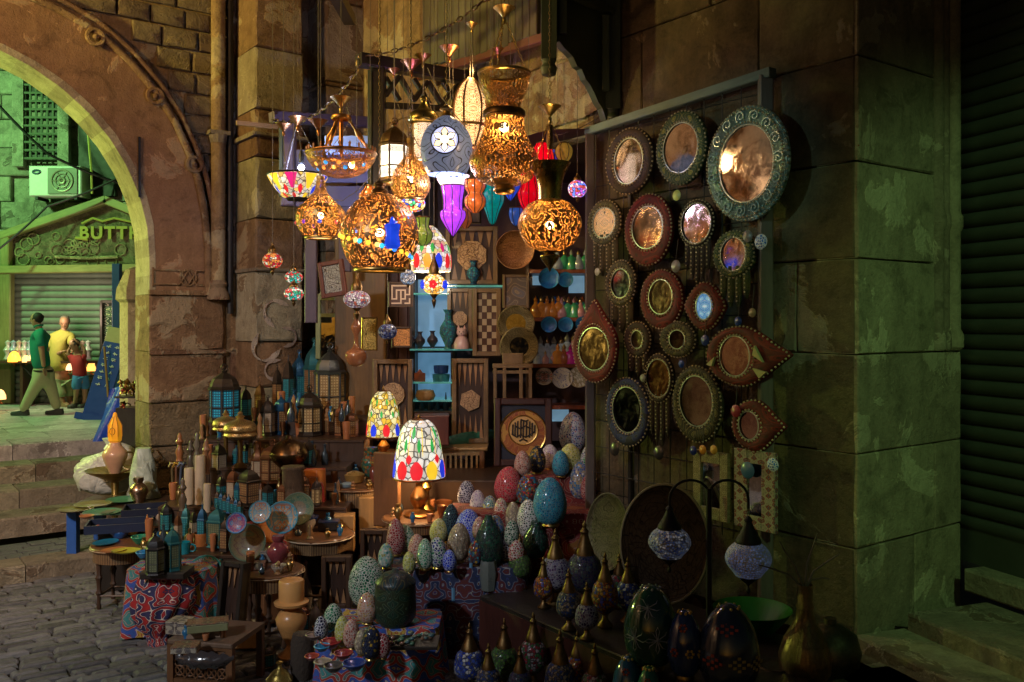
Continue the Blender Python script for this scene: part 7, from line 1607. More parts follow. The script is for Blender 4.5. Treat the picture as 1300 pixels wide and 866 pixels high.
# alabaster pieces, candles, canes, figures
ALB=m_plain((.52,.42,.30),.35,0,.25,8,.1,.3)
for a in ((254,640,13,62,.76,'tall cream candle cylinder behind the blue lanterns'),(263,650,9,36,.74,'short pale candle at the front of the candle group'),(240,640,12,46,.76,'greenish cream stone block candle near the arch pier')):
    jar(*a[:5],[(0,0),(1,0),(1,.96),(.9,1),(0,1)],[ALB],a[5],'candle_cylinder','candle')
for px,pb,h,lab,col in ((262,602,46,'slim brown carved figurine with a pointed head',(.22,.10,.05)),(242,598,40,'dark twisted statuette left of the slim brown one',(.08,.06,.045)),(250,600,52,'tall grey statuette near the domes',(.14,.12,.09)),(228,585,36,'small terracotta house shaped lantern beside the pier',(.34,.13,.05)),(232,648,42,'cluster bodied carved wooden figure',(.12,.08,.05))):
    z=1.0 if pb < 610 else .76;jar(px,pb,12,h,z if pb > 590 else 1.0,[(0,0),(.8,0),(.6,.12),(.9,.3),(.5,.48),(.35,.55),(.85,.68),(.4,.8),(.5,.88),(.2,.96),(0,1)],[m_plain(col,.4,0,.3,10,.3,.3)],lab,'figurine','figurine',10)
cs=thing('cane_bundle','leaning walking canes with metal handles against the arch pier','canes',G(222,668,.53))
cs['label']='black and brown walking canes leaning against the foot of the arch pier'
for i,(dx,col,hd) in enumerate(((-14,(.10,.07,.03),(.5,.4,.2)),(-8,(.14,.06,.03),(.6,.35,.05)),(-1,(.05,.07,.12),(.2,.25,.35)),(6,(.10,.05,.03),(.05,.05,.06)),(13,(.03,.03,.03),(.3,.3,.3)))):
    k=7/F;mb=MB();x=dx*k;mb.tube([(x*.35+.03,0,0),(x,.16,76*k),(x+.003,.17,82*k)],[.010,.011,.012],8);o=mb.build('cane',m_plain(col,.4),cs)
    mb=MB();mb.tube([(x-.03,.16,80*k),(x-.01,.165,86*k),(x+.015,.17,85*k),(x+.02,.17,80*k)],[.008,.014,.013,.012],8);m_=mb.build('handle',m_plain(hd,.3,.7),o)
# patterned cloths at left front and the red draped cloth behind the round plate
dtier('bowl_table',156,262,726,.50,.52,'table at the left under a red and white patterned cloth, heaped with coloured bowls',CL4,fold=.035)
dtier('cloth_stand',286,372,668,.66,.16,'low stand draped in orange and red patterned cloth behind the dark green plate',CL3,rz=.0,fold=.012)
dtier('cloth_stand',384,410,598,1.02,.14,'upright drape of red patterned cloth left of the blue and violet plate',CL3,fold=.01)
# bundle of patterned cloth hanging at the front
t=thing('cloth_bundle','bulging red and white arabesque cloth bundle hanging from the bowl table front','cloth bundle',G(204,818,.0))
mb=MB();vs=[];fs=[];uv=[];NU,NV=28,18
for j in range(NV+1):
    v=j/NV;z=.56*(1-v)
    for i in range(NU+1):
        a=pi+pi*i/NU;rr=(.12+.10*sin(pi*min(1,v*1.15))**.8-.05*v)*(1+.07*sin(i*1.3+v*5));vs.append((rr*cos(a)*1.15+.02*sin(v*6),rr*sin(a)*1.0+.12*(1-v),z))
for j in range(NV):
    for i in range(NU): q=j*(NU+1)+i;fs.append((q,q+NU+1,q+NU+2,q+1));uv.append([(i/NU*.55,j/NV*.6),(i/NU*.55,(j+1)/NV*.6),((i+1)/NU*.55,(j+1)/NV*.6),((i+1)/NU*.55,j/NV*.6)])
mb.add(vs,fs,uv);mb.build('cloth',m_ornament((.03,.03,.08),((.42,.02,.015),(.03,.03,.10),(.45,.04,.02),(.38,.02,.02)),6,6,3,(.66,.60,.52),.9,.055,seed=11.),t,80)
t=thing('orange_cloth','orange patterned cloth tucked under the swirl plate at the foot of the lanterns','cloth',G(242,800,.0))
mb=MB();vs=[];fs=[];uv=[]
for j in range(15):
    for i in range(21):
        u_,v_=i/20,j/14;vs.append((-.16+.34*u_,.02*sin(u_*14+v_*3)+.22*(1-v_)+.0,.42*(1-v_)+.02*sin(u_*8)*(1-v_)))
for j in range(14):
    for i in range(20): q=j*21+i;fs.append((q,q+21,q+22,q+1));uv.append([(i*.02,j*.03),(i*.02,j*.03+.03),(i*.02+.02,j*.03+.03),(i*.02+.02,j*.03)])
mb.add(vs,fs,uv);mb.build('cloth',CL3,t,80)
# plates on show
PLT={'swirl': m_radial(((.10,.09,.05),(.05,.07,.05),(.16,.12,.06),(.30,.02,.02),(.42,.36,.26),(.03,.26,.22)),5,7,seed=2.),'violet': m_radial(((.45,.16,.14),(.42,.22,.18),(.45,.20,.18),(.05,.03,.28),(.35,.02,.12),(.05,.28,.55)),6,14,line=(.5,.42,.4)),'dk': m_radial(((.14,.10,.04),(.08,.05,.03),(.16,.12,.05),(.10,.05,.03),(.07,.12,.07)),5,9,.5,line=(.22,.17,.07)),'cream': m_radial(((.07,.12,.05),(.36,.12,.05),(.5,.36,.20),(.38,.14,.06),(.06,.32,.48)),4,8,seed=4.,line=(.55,.48,.36)),'red': m_radial(((.28,.05,.04),(.35,.08,.04),(.05,.14,.10),(.12,.18,.10)),5,12,seed=6.,line=(.42,.30,.2))}
def splate(px,cy,w,z,pb,key,label,lean=-.28,rz=0,squash=1):
    c=G(px,pb,z);t=plate(px,cy,w,c.y,label,PLT[key],rz=rz,lean=lean,squash=squash,group='upright painted plates',ring=m_plain({'swirl': (.03,.24,.22),'violet': (.06,.26,.48),'dk': (.06,.09,.05),'cream': (.06,.26,.38),'red': (.12,.16,.10)}[key],.3,coat=.5));return t
splate(260,729,46,.28,752,'swirl','plate with a teal rim and black and cream swirl, left of the leaning board')
splate(418,571,45,.86,596,'violet','blue rimmed violet and white plate standing left on the big round table')
splate(443,565,44,.88,588,'red','red brown patterned plate partly behind the violet one')
splate(314,689,46,.54,714,'dk','dark green patterned plate leaning on the orange cloth')
splate(358,657,40,.66,680,'cream','cream flowered plate with a blue rim behind the octagonal table')
splate(378,646,40,.68,666,'red','second flowered plate half hidden behind the cream one')
boxthing('plate_stand','small dark stand under the swirl plate','stand',G(258,760,.13)+Vector((0,.08,0)),(.3,.14,.30),0,W_BLACK)
# flat plates and trays at the far left
blt=thing('blue_leg_table','low table with bright blue legs at the kerb holding green plates and black trays','table',G(150,700,.14))
bc=blt.location;mb=MB();mb.box((.0,.25,.40),(1.0,.7,.035),bev=.006);mb.build('tabletop',W_DARK,blt)
for sx in (-1,1):
    for sy in (0,1): mb=MB();mb.box((sx*.40,-.05+sy*.55,.19),(.09,.08,.38));mb.build('leg',m_plain((.02,.10,.40),.5),blt)
zt2=.14+.40+.0175
def flat(px,py,z,w,col,label,name='flat_plate',cat='plate',deep=.25,group=None,sq=1,mat=None):
    c=G(px,py,z);r=w*c.y/F/2;t=thing(name,label,cat,c,R.uniform(0,3),group);mb=MB();mb.lathe([(0,0),(r*.6,0),(r,r*deep*.8),(r*1.02,r*deep),(r*.96,r*deep*.9),(r*.55,.006),(0,.006)],24,u=6,squash=sq);mb.build('dish',mat or m_plain(col,.3,coat=.6,var=.3),t,50);return t
GP=m_radial(((.15,.30,.16),(.10,.28,.22),(.22,.36,.2),(.10,.24,.2)),3,8)
for a in ((96,648,42,(.20,.18,.05),'yellow green flat plate at the far left edge of the blue legged table'),(118,642,44,(.28,.24,.10),'mustard plate behind the green ones on the blue legged table'),(130,652,46,(.08,.26,.18),'pale green plate in the middle of the blue legged table'),(158,636,44,(.10,.30,.20),'bright green plate at the back of the blue legged table'),(150,652,40,(.07,.20,.15),'dark green plate at the right of the blue legged table')): flat(a[0],a[1],zt2+.012,a[2],a[3],a[4],group='green plates at the kerb',deep=.12)
flat(110,658,zt2+.03,18,(.45,.18,.08),'little orange dish on the edge of the blue legged table','small_dish','dish',.4)
def opentray(px,py,z,w,d,label,col=(.02,.025,.05),rz=.3):
    c=G(px,py,z);t=thing('black_tray',label,'tray',c,rz,'black trays');mb=MB();mb.box((0,0,.008),(w,d,.016));mb.build('base',m_plain(col,.35),t,0)
    for a,b,e,f in ((0,-d/2,w,.015),(0,d/2,w,.015),(-w/2,0,.015,d),(w/2,0,.015,d)): mb=MB();mb.box((a,b,.035),(e,f,.07));mb.build('side',m_plain(col,.35),t,0)
    for i in range(5): mb=MB();mb.ball((0,0,0),.022,8);mb.build('trinket',m_plain(((.05,.12,.3),(.4,.1,.05),(.3,.3,.1),(.05,.25,.2),(.4,.35,.3))[i],.3,coat=.4),t,60,(R.uniform(-w*.35,w*.35),R.uniform(-d*.35,d*.35),.03))
opentray(192,652,zt2+.01,.46,.30,'upper black tray of trinkets beside the arch pier')
opentray(152,672,.56,.5,.28,'lower black tray with blue trinkets in front of the green plates',(.02,.03,.07))
boxthing('dark_stand','dark wooden stand under the lower black tray','stand',G(152,690,.40)+Vector((.05,.12,-.13)),(.5,.3,.54),.3,W_BLACK)
for a in ((134,690,36,(.02,.22,.40),'blue plate at the left of the round stool table',.12),(145,700,34,(.50,.16,.05),'orange red dish overlapping the blue plate',.14),(160,702,36,(.50,.48,.04),'yellow leaf shaped dish at the front of the round stool table',.2),(152,682,30,(.02,.12,.40),'upturned royal blue bowl at the back of the round stool table',.6)): flat(a[0],a[1],.505,a[2],a[3],a[4],'glazed_dish','dish',a[5],sq=.8)
BO=[(178,690,22,(.02,.20,.12),'dark green bowl right of the yellow dish',0),(168,678,24,(.55,.48,.12),'pale yellow bowl behind the green one',0),(187,674,26,(.50,.20,.06),'orange starfish shaped dish with a raised spike',1),(203,686,20,(.50,.45,.15),'cream yellow pot behind the two front lanterns',0),(190,700,20,(.45,.40,.2),'stack of cream yellow saucers at the front of the cloth',0),(222,668,18,(.35,.06,.04),'brick red round pot under the blue lidded box',2),(234,668,17,(.01,.12,.45),'bright blue ball shaped jar',2),(233,704,20,(.01,.24,.30),'turquoise mug at the right of the front lanterns',3),(243,690,18,(.55,.40,.30),'pinkish cream jug behind the orange mug',2),(255,694,22,(.50,.17,.05),'orange star patterned mug at the right end of the bowl table',3),(176,662,18,(.45,.15,.08),'coral bowl at the back left of the bowl table',0),(190,660,18,(.03,.3,.35),'teal bowl at the back of the bowl table',0),(205,662,14,(.4,.33,.25),'cream little jar beside the black pointed lantern',2),(182,708,18,(.03,.2,.4),'small blue saucer at the front left of the cloth',0),(214,694,14,(.55,.5,.4),'white egg cup between the two front lanterns',0)]
for px,py,w_,col,lab,kd in BO:
    c=G(px,py,.52);r=w_*c.y/F/2;t=thing(('bowl','star_dish','pot','mug')[kd],lab,('bowl','dish','pot','mug')[kd],c,R.uniform(0,2),None)
    mt=m_plain(col,.25,coat=.6,var=.35)
    if kd == 1:
        mb=MB();vs=[(0,0,.05)]+[(r*(1.25 if i % 2 else .7)*cos(i*pi/5),r*(1.25 if i % 2 else .7)*sin(i*pi/5),.02) for i in range(10)];mb.add(vs,[(0,i+1,(i+1) % 10+1) for i in range(10)]);mb.lathe([(.02,.0),(r*.6,.0),(r*.6,.03)],12);mb.build('dish',mt,t,0);mb=MB();mb.lathe([(.028,.04),(.018,.09),(.004,.14)],8);mb.build('spike',mt,t,50)
    else:
        pr={0: [(0,0),(r*.5,0),(r*.9,r*.5),(r,r*.8),(r*.93,r*.8),(r*.6,r*.3),(0,r*.2)],2: curve([(0,0),(r*.6,0),(r,r*.7),(r*.8,r*1.3),(r*.4,r*1.55),(r*.45,r*1.7),(r*.3,r*1.7)],3),3: [(0,0),(r*.8,0),(r*.85,r*1.6),(r*.78,r*1.6),(r*.72,.02),(0,.02)]}[kd]
        mb=MB();mb.lathe(pr,20);mb.build('bowl' if kd == 0 else 'body',mt,t,50)
        if kd == 0: mb=MB();mb.ring(r*.97,.005,22,5,0,T(0,0,r*.8) @ RX(pi/2));mb.build('rim',m_plain(tuple(min(1,x*1.6) for x in col),.3),t,60)
        if kd == 3: mb=MB();mb.ring(r*.45,.007,14,5,0,T(r*1.05,0,r*.8));mb.build('handle',mt,t,60)
jar(224,658,16,14,.60,[(0,0),(1,0),(1,.5),(.9,.9),(0,1)],[m_plain((.01,.16,.32),.3,coat=.4)],'blue hexagonal lidded box on the red round pot','lidded_box','box',n=6,split=3)
# box stool and books
c0=G(212,812,.34);st=thing('box_stool','low dark wooden box stool with fretwork sides, at the bottom left','stool',(c0.x,c0.y,0),radians(-12))
SW,SD,SH=.44,.42,.34
mb=MB();mb.box((SW/2,SD/2,SH-.015),(SW,SD,.03),bev=.006);mb.build('top',m_wood((.18,.11,.07)),st)
for x,y in ((.02,.02),(SW-.02,.02),(.02,SD-.02),(SW-.02,SD-.02)): mb=MB();mb.box((x,y,(SH-.03)/2),(.04,.04,SH-.03));mb.build('leg',W_MID,st,0)
for nm,M,L in (('fretwork_panel',T(SW/2,.02,SH*.58),SW),('fretwork_panel',T(.02,SD/2,SH*.58) @ RZ(-pi/2),SD)):
    mb=MB();n=5
    for i in range(n):
        for j in range(2): mb.ring((L-.08)/n*.42,.006,12,4,0,M @ T(-L/2+.04+(L-.08)*(i+.5)/n,0,(j-.5)*.10));mb.tube([M @ Vector((-L/2+.04+(L-.08)*i/n,0,(j-.5)*.1-.045)),M @ Vector((-L/2+.04+(L-.08)*(i+1)/n,0,(j-.5)*.1+.045))],.005,4);mb.tube([M @ Vector((-L/2+.04+(L-.08)*i/n,0,(j-.5)*.1+.045)),M @ Vector((-L/2+.04+(L-.08)*(i+1)/n,0,(j-.5)*.1-.045))],.005,4)
    mb.build(nm,W_MID,st,40)
    mb=MB();mb.box((0,0,-.11),(L-.06,.03,.03),0,M);mb.box((0,0,.11),(L-.06,.03,.03),0,M);mb.build('rail',W_MID,st,0)
    mb=MB();mb.box((0,.02,0),(L-.06,.006,.2),0,M);mb.build('inner_board',W_BLACK,st,0)
def bx(px,py,z,w,d,h,rz,mat,lid,label,name='carved_box',cat='box'):
    c=G(px,py,z);t=thing(name,label,cat,c,rz);mb=MB();mb.box((0,0,h*.42),(w,d,h*.84),bev=.004);mb.uv=[[(a*4,b*4) for a,b in f] for f in mb.uv];mb.build('body',mat,t,20);mb=MB();mb.box((0,0,h*.93),(w*1.02,d*1.02,h*.14),bev=.004);mb.uv=[[(a*4,b*4) for a,b in f] for f in mb.uv];mb.build('lid',lid,t,20);return t
PB=m_ornament((.34,.28,.16),((.10,.07,.05),(.30,.24,.14),(.22,.08,.05)),3,3,1.8,(.06,.04,.03),.5,.05,.3)
PB2=m_ornament((.40,.33,.25),((.35,.08,.06),(.40,.34,.26),(.12,.10,.10)),4,4,1.8,(.08,.05,.04),.5,.05,.3,seed=2.)
bx(229,802,.341,.13,.13,.08,-.2,PB2,PB2,'square patterned box at the left on the fretwork stool')
bx(262,806,.341,.22,.14,.05,.18,m_wood((.3,.2,.14)),m_wood((.34,.24,.15)),'flat pale book like box, lower one of the stack on the stool')
bx(264,799,.393,.24,.13,.055,.3,m_plain((.24,.24,.12),.4),PB,'green gold decorated box on top of the flat one','book_box')
bx(236,826,.341,.15,.12,.04,.1,PB2,PB,'low round patterned box at the front of the stool')
pbg=thing('plastic_bag','translucent bag with bronze and blue trinkets drooping over the front of the stool','bag',G(262,846,.30));mb=MB();vs=[];fs=[]
for j in range(9):
    for i in range(17): u_,v_=i/16*2-1,j/8;vs.append((u_*.17,-.03-.04*sin(pi*v_)*(1-u_*u_),.10-.10*v_*(1-u_*u_*.8)-.03*abs(u_)+.008*sin(i*2+j)))
for j in range(8):
    for i in range(16): q=j*17+i;fs.append((q,q+17,q+18,q+1))
mb.add(vs,fs);mb.build('film',m_ornament((.08,.06,.06),((.22,.09,.05),(.05,.06,.14),(.05,.04,.04)),2,2,1,(.1,.08,.07),.2,.02,.8),pbg,70)
# candlestick vase
t,k=jar(370,834,40,98,.0,[(0,0),(.8,0),(.85,.03),(.5,.08),(.35,.13),(.3,.17),(.55,.25),(.92,.42),(1,.50),(.8,.58),(.45,.63),(.5,.66),(1.08,.69),(1.1,.72),(.8,.74),(.8,.98),(.74,1),(0,1)],[m_plain((.62,.30,.10),.3,0,.25,7,.1,.5),m_plain((.70,.36,.12),.35,0,.15,7,.05,.3)],'turned orange alabaster candlestick with a thick candle on the ground','candlestick','candlestick',split=13,parts=('vase_body','candle'))
# brass figurines and small table things
def small(px,pb,w,h,z,pr,mat,lab,name,cat,n=16,**kw): return jar(px,pb,w,h,z,pr,[mat],lab,name,cat,n,**kw)
URN=[(0,0),(.6,0),(.5,.1),(1,.45),(.85,.65),(.4,.8),(.55,.9),(.5,1),(0,1)]
small(353,718,30,38,.545,URN,m_glass((.20,.04,.05),.0),'dark red glass urn with a ruffled neck on the small round table','glass_urn','urn')
bx(327,722,.545,.11,.08,.05,.2,PB,PB,'small silver edged casket at the left of the small round table')
bx(340,712,.545,.10,.10,.085,.2,m_plain((.34,.27,.22),.3,coat=.4),m_plain((.3,.24,.2),.3,coat=.4),'pinkish marble box in the middle of the small round table')
small(354,727,20,10,.545,[(0,0),(.5,0),(1,.8),(.95,1),(0,.5)],PB2,'little pink patterned bowl at the front of the small round table','small_bowl','bowl')
small(386,674,30,16,.605,[(0,0),(.7,0),(1,.6),(.96,1),(0,.8)],m_plain((.3,.26,.24),.3,coat=.4),'pale patterned ashtray bowl at the left of the octagonal table','patterned_bowl','bowl')
small(388,664,34,12,.66,[(0,0),(.7,0),(1,.7),(.5,.9),(0,1)],m_plain((.01,.03,.14),.2,coat=.7),'navy blue glass cover on top of the pale ashtray','glass_cover','bowl')
bx(418,672,.605,.17,.12,.075,.1,W_BLACK,m_plain((.02,.03,.08),.3,coat=.5),'black casket with a dark blue lid on the octagonal table')
TQ=m_mosaic(((.02,.22,.18),(.30,.10,.03),(.30,.24,.05),(.04,.12,.08)),(.03,.03,.02),45,0,.08)
small(471,608,26,40,.865,[(0,0),(.5,0),(.45,.08),(1,.4),(.95,.6),(.5,.78),(.7,.92),(.65,1),(0,.98)],TQ,'turquoise and bronze vase at the right of the big round table','bronze_vase','vase')
for px,pb,w_,h_,lab,col in ((450,612,26,14,'open gilt casket in the middle of the big round table',(.50,.32,.10)),(452,600,24,12,'ornate gilt bowl behind the casket on the big round table',(.42,.28,.10)),(430,606,16,12,'small brown box at the left of the big round table',(.28,.14,.06)),(475,612,12,20,'little dark red elephant like figure below the turquoise vase',(.18,.04,.03)),(441,618,18,6,'pale blue saucer at the front of the big round table',(.25,.35,.40)),(462,598,16,16,'gilt lidded cup behind the turquoise vase',(.45,.30,.10))):
    small(px,pb,w_,h_,.865,[(0,0),(.8,0),(.9,.2),(1,.7),(.7,.85),(.3,1),(0,1)],m_plain(col,.3,.5 if col[0] > .4 else 0,.3,12,.3,.3),lab,'trinket','trinket')
small(517,628,10,46,.72,[(0,0),(.9,0),(.6,.1),(.5,.3),(.9,.5),(.5,.7),(.6,.9),(0,1)],W_MID,'turned dark wooden post behind the lit tulip lamp stem','turned_post','post')
small(503,640,8,52,.72,[(0,0),(.9,0),(.6,.1),(.5,.3),(.9,.5),(.5,.7),(.6,.9),(0,1)],W_GOLD,'second turned post, left of the lamp stem','turned_post','post')
small(541,650,22,52,.70,[(0,0),(.9,0),(1,.08),(.5,.18),(.3,.5),(.7,.62),(.3,.75),(.5,.95),(.7,1),(0,1)],m_brass((.7,.42,.10),.25,.3),'gold brass candlestick beside the lit tulip lamp stem','brass_candlestick','candlestick')
small(564,640,34,12,.70,[(0,0),(.9,0),(1,.6),(.5,.9),(0,1)],m_plain((.40,.14,.05),.5),'orange dish in the lamp light right of the candlestick','lit_dish','dish')
small(451,650,20,34,.62,[(0,0),(.5,0),(.6,.2),(.4,.4),(1,.6),(.9,.8),(.3,1),(0,1)],W_DARK,'dark turned wooden pedestal in front of the big round table','pedestal','pedestal')
for px,pb,h_,lab in ((388,770,60,'left glass decanter under the octagonal table'),(412,772,46,'pale glass decanter under the octagonal table'),(400,790,30,'small marble cup on the ground under the octagonal table'),(395,640,66,'tall pale pink glass decanter beside the red drape')):
    small(px,pb,18,h_,.02 if pb > 700 else .62,[(0,0),(.8,0),(1,.2),(.7,.5),(.25,.65),(.2,.85),(.35,.95),(0,1)],m_plain((.28,.24,.22),.15,coat=.8),lab,'decanter','decanter')
boxthing('leaning_frame','orange edged dark wooden panel behind the round table, left of the lit lamp','panel',G(489,640,.8)+Vector((0,.1,.1)),(.24,.04,.62),-.35,W_MID)
fb_=thing('green_fabric','folded dark green shiny fabric lying over the carved table','fabric',G(586,560,1.14));mb=MB();mb.lathe([(0,-.4),(.06,-.3),(.08,0),(.06,.3),(0,.4)],10,squash=.5,M=RZ(.35) @ RY(radians(80)));mb.build('fabric',m_plain((.02,.12,.08),.3,0,.5,12,.8,.3),fb_,60)
tg=thing('green_frame_mirror','upright pale green fretwork mirror frame with a pointed top, behind the largest gold lantern','mirror',P(425,452,9.35))
mb=MB()
for x in (-.17,.17): mb.box((x,0,.30),(.05,.04,.66),bev=.004)
mb.box((0,0,.60),(.42,.042,.05),bev=.004);mb.box((0,0,.42),(.40,.038,.04),bev=.004);mb.poly([(-.18,.63),(.18,.63),(.05,.73),(0,.82),(-.05,.73)],-.015,.015)
mb.build('frame',m_wood((.26,.30,.12),.5),tg,20);mb=MB();mb.box((0,.01,.17),(.3,.01,.46));mb.build('glass',m_mirror((.6,.6,.65)),tg,0)
# white wrapped column, brass chair etc. near the corner
o=thing('wrapped_pillar','pillar wrapped in crinkled pale pink plastic right of the big lanterns','wrapped pillar',G(455,560,1.0));mb=MB();pr=[]
for i in range(30): pr.append((.13+.012*sin(i*2.1)+R.uniform(-.006,.006),-.9+i*.05))
mb.lathe(pr,18);
for i,v in enumerate(mb.v): v.x += R.uniform(-.006,.006);v.y += R.uniform(-.006,.006)
mb.build('wrapping',m_plain((.45,.32,.30),.35,0,.3,8,.8,.3),o,60)
# ================================================================ PASSAGE CLUTTER
c=G(142,606,.49);
sk_=thing('white_sack','bulky white plastic sack slumped on the steps in the arch','sack',G(132,622,.49));sk_.scale=(.8,.8,.8);mb=MB();vs=[];fs=[];NU,NV=30,16
for j in range(NV+1):
    v=j/NV;a=v*pi*.93
    for i in range(NU):
        b=2*pi*i/NU;rr=.40*sin(a)**.65*(1+.07*sin(3*b+v*4)+.05*sin(7*b+v*11)+.045*sin(13*b-v*19)+.03*sin(21*b+v*15)+R.uniform(-.018,.018));vs.append((rr*cos(b)*1.05+.08*v,rr*sin(b)*.62,.26-.27*cos(a)*1.15+(.08*cos(b) if v > .3 else 0)))
for j in range(NV):
    for i in range(NU): fs.append((j*NU+i,j*NU+(i+1) % NU,(j+1)*NU+(i+1) % NU,(j+1)*NU+i))
mb.add(vs,fs);mb.build('sack_body',m_crease((.58,.60,.55)),sk_,70)
mb=MB();mb.lathe([(.10,0),(.06,.06),(.12,.14),(.02,.13)],12,M=T(.1,0,.56));mb.build('knot',m_plain((.74,.76,.70),.45,0,.12,9,.9),sk_,60)
ws=thing('white_bag','crumpled pale green white bag beside the arch jamb, right of the sack','bag',G(182,640,.49));mb=MB();vs=[]
for j in range(11):
    v=j/10
    for i in range(20): b=2*pi*i/20;rr=(.17*(1-v*.55))*(1+.12*sin(4*b+j)+.06*sin(9*b));vs.append((rr*cos(b),rr*sin(b)*.8,v*.56))
mb.add(vs,[(j*20+i,j*20+(i+1) % 20,(j+1)*20+(i+1) % 20,(j+1)*20+i) for j in range(10) for i in range(20)]+[tuple(range(200,220))]);mb.build('bag_body',m_crease((.46,.54,.46)),ws,70)
def T2(nm,lab,cat,loc,prof,mat,n=16,pn='body',extra=None,u=8):
    t=thing(nm,lab,cat,loc);mb=MB();mb.lathe(prof,n,u=u);mb.build(pn,mat,t,50);return t
bp_=G(146,655,.49);bp_=P(146,612,9.3);
ht=.001
zb_=bp_.z
T2('brass_stand','tall brass pedestal bowl in the arch holding the pink vase','pedestal bowl',(bp_.x,bp_.y,.14),[(0,0),(.14,0),(.12,.03),(.03,.08),(.03,.3),(.06,.34),(.03,.38),(.04,zb_-.14),(.28,zb_-.14+.12),(.29,zb_-.14+.13),(.05,zb_-.14+.05),(0,zb_-.14+.04)],BRASS,24)
vb=(bp_.x,bp_.y,zb_+.05)
T2('pink_vase','pink orange stone vase standing in the brass pedestal bowl','vase',vb,curve([(0,0),(.05,0),(.05,.03),(.11,.18),(.12,.25),(.07,.32),(.05,.36),(0,.36)],4),m_plain((.60,.34,.22),.35,0,.3,6,.1,.3))
t=thing('amber_lantern','glowing amber pointed glass lantern on top of the pink vase','lantern',(vb[0],vb[1],vb[2]+.36));mb=MB();mb.lathe([(.08,0),(.11,.03),(.115,.1),(.11,.27),(.085,.33),(.04,.42),(.03,.48),(0,.5)],8,u=8);mb.build('glass',m_emit((1,.42,.02),.22,1),t,20);t.scale=(.62,.62,.62)
mb=MB()
for q in range(8): a=q*pi/4;mb.tube([(.12*cos(a),.12*sin(a),.1),(.115*cos(a),.115*sin(a),.28),(.02*cos(a),.02*sin(a),.46)],.006,4)
mb.ring(.06,.008,16,4,0,T(0,-.105,.19) @ SC(.7,1,1));mb.build('frame_bars',m_plain((.45,.22,.04),.4),t)
# blue tarpaulin with brass goods on a small table behind it
tb=thing('blue_tarpaulin','bright blue tarpaulin hanging over a goods stand inside the arch','tarpaulin',G(168,560,.84));mb=MB();vs=[]
for j in range(13):
    for i in range(15): u_,v_=i/14,j/12;vs.append((-.28+.55*u_+.10*v_*(u_-1)*1.2,.05*sin(u_*15+v_*4)-.16*v_,.62*(1-v_)+.18*u_*(1-v_)+.02))
mb.add(vs,[(j*15+i,j*15+15+i,j*15+16+i,j*15+1+i) for j in range(12) for i in range(14)]);mb.build('sheet',m_plain((.01,.06,.50),.4,0,.2,9,.7),tb,70)
gs=thing('goods_stand','dark stand of tangled brass and copper trinkets beside the inner arch jamb','goods stand',G(176,572,.84));mb=MB();mb.box((0,0,.25),(.4,.3,.5));mb.box((.0,0,.62),(.42,.32,.02));mb.build('stand',W_BLACK,gs,0)
for i in range(38):
    mb=MB();r=R.uniform(.02,.05);(mb.ring(r,.008,12,5) if i % 3 == 0 else mb.lathe([(0,0),(r*.7,0),(r*.3,r*.6),(r,r*1.4),(r*.3,r*2),(0,r*2.5)],8));mb.build('trinket',(BRASS,COPPER,BRONZE,m_plain((.3,.03,.03),.4))[i % 4],gs,50,(R.uniform(-.2,.18),R.uniform(-.15,.1),R.choice((.5,.63,.66,.74))),(R.uniform(-.5,.5),R.uniform(-.5,.5),R.uniform(0,3)))
t=thing('iron_scroll','curly wrought iron scroll leaning by the white bag','iron scroll',P(170,585,9.3));mb=MB();mb.ring(.09,.01,18,5,0,T(-.05,0,0));mb.ring(.06,.009,16,5,0,T(.08,0,.04));mb.tube([(-.2,0,-.15),(-.05,0,-.09),(.1,0,-.02),(.2,0,.1),(.16,0,.16)],.01,5);mb.tube([(.0,0,-.1),(.02,0,-.62)],.012,5);mb.build('scroll',m_brass((.3,.24,.12),.4,.7),t)
small(176,640,24,34,.545,URN,m_brass((.5,.35,.25),.25,.4),'little silver and copper urn at the foot of the arch jamb','metal_urn','urn')
# lamp table in the passage
lt_=thing('lamp_table','long dark table of small lit glass lamps in front of the green shutter','table',P(30,510,16.0));lz=.84
lt_.location=(P(42,400,15.9).x,15.9,.84)
mb=MB();mb.box((0,0,.78),(2.6,.5,.04));mb.build('tabletop',W_DARK,lt_,0)
for sx in (-1.2,-.1,1.2): mb=MB();mb.box((sx,0,.38),(.05,.4,.76));mb.build('leg',W_DARK,lt_,0)
mb=MB();mb.tube([(-.1,-.2,.05),(.5,-.2,.74)],.012,5);mb.tube([(.5,-.2,.05),(-.1,-.2,.74)],.012,5);mb.build('cross_brace',IRON,lt_)
def litlamp(px,py,w,Y,col,s,lab,z=None):
    c=P(px,py+w*.5,Y);k=Y/F;t=thing('small_lit_lamp',lab,'lamp',c,0,'small lit lamps in the passage');mb=MB();mb.lathe([(w*.5*k,0),(w*.48*k,w*.35*k),(w*.3*k,w*.75*k),(.02,w*.9*k)],12,u=8);mb.build('shade',m_emit(col,s,1),t,50);mb=MB();mb.lathe([(.02,.01),(.02,-w*.3*k),(.05,-w*.34*k),(0,-w*.34*k)],8);mb.build('base',BRONZE,t,50);return t
for a in ((18,452,15,15.7,(1,.42,.04),2.6,'large yellow orange lit lamp at the left of the passage table'),(33,455,10,15.7,(1,.50,.18),2.0,'smaller peach lit lamp right of the yellow one'),(41,452,8,15.9,(1,.6,.3),1.6,'peach lit lamp just behind the walking man'),(89,465,10,15.7,(1,.55,.3),2.0,'pinkish lit lamp between the woman and the child'),(116,465,12,15.7,(1,.42,.08),2.4,'orange lit lamp right of the child'),(122,464,9,15.9,(1,.6,.3),2.0,'rightmost peach lit lamp beyond the child'),(0,500,14,15.0,(1,.5,.2),2.2,'low lit lamp at the very left edge of the picture')): litlamp(*a)
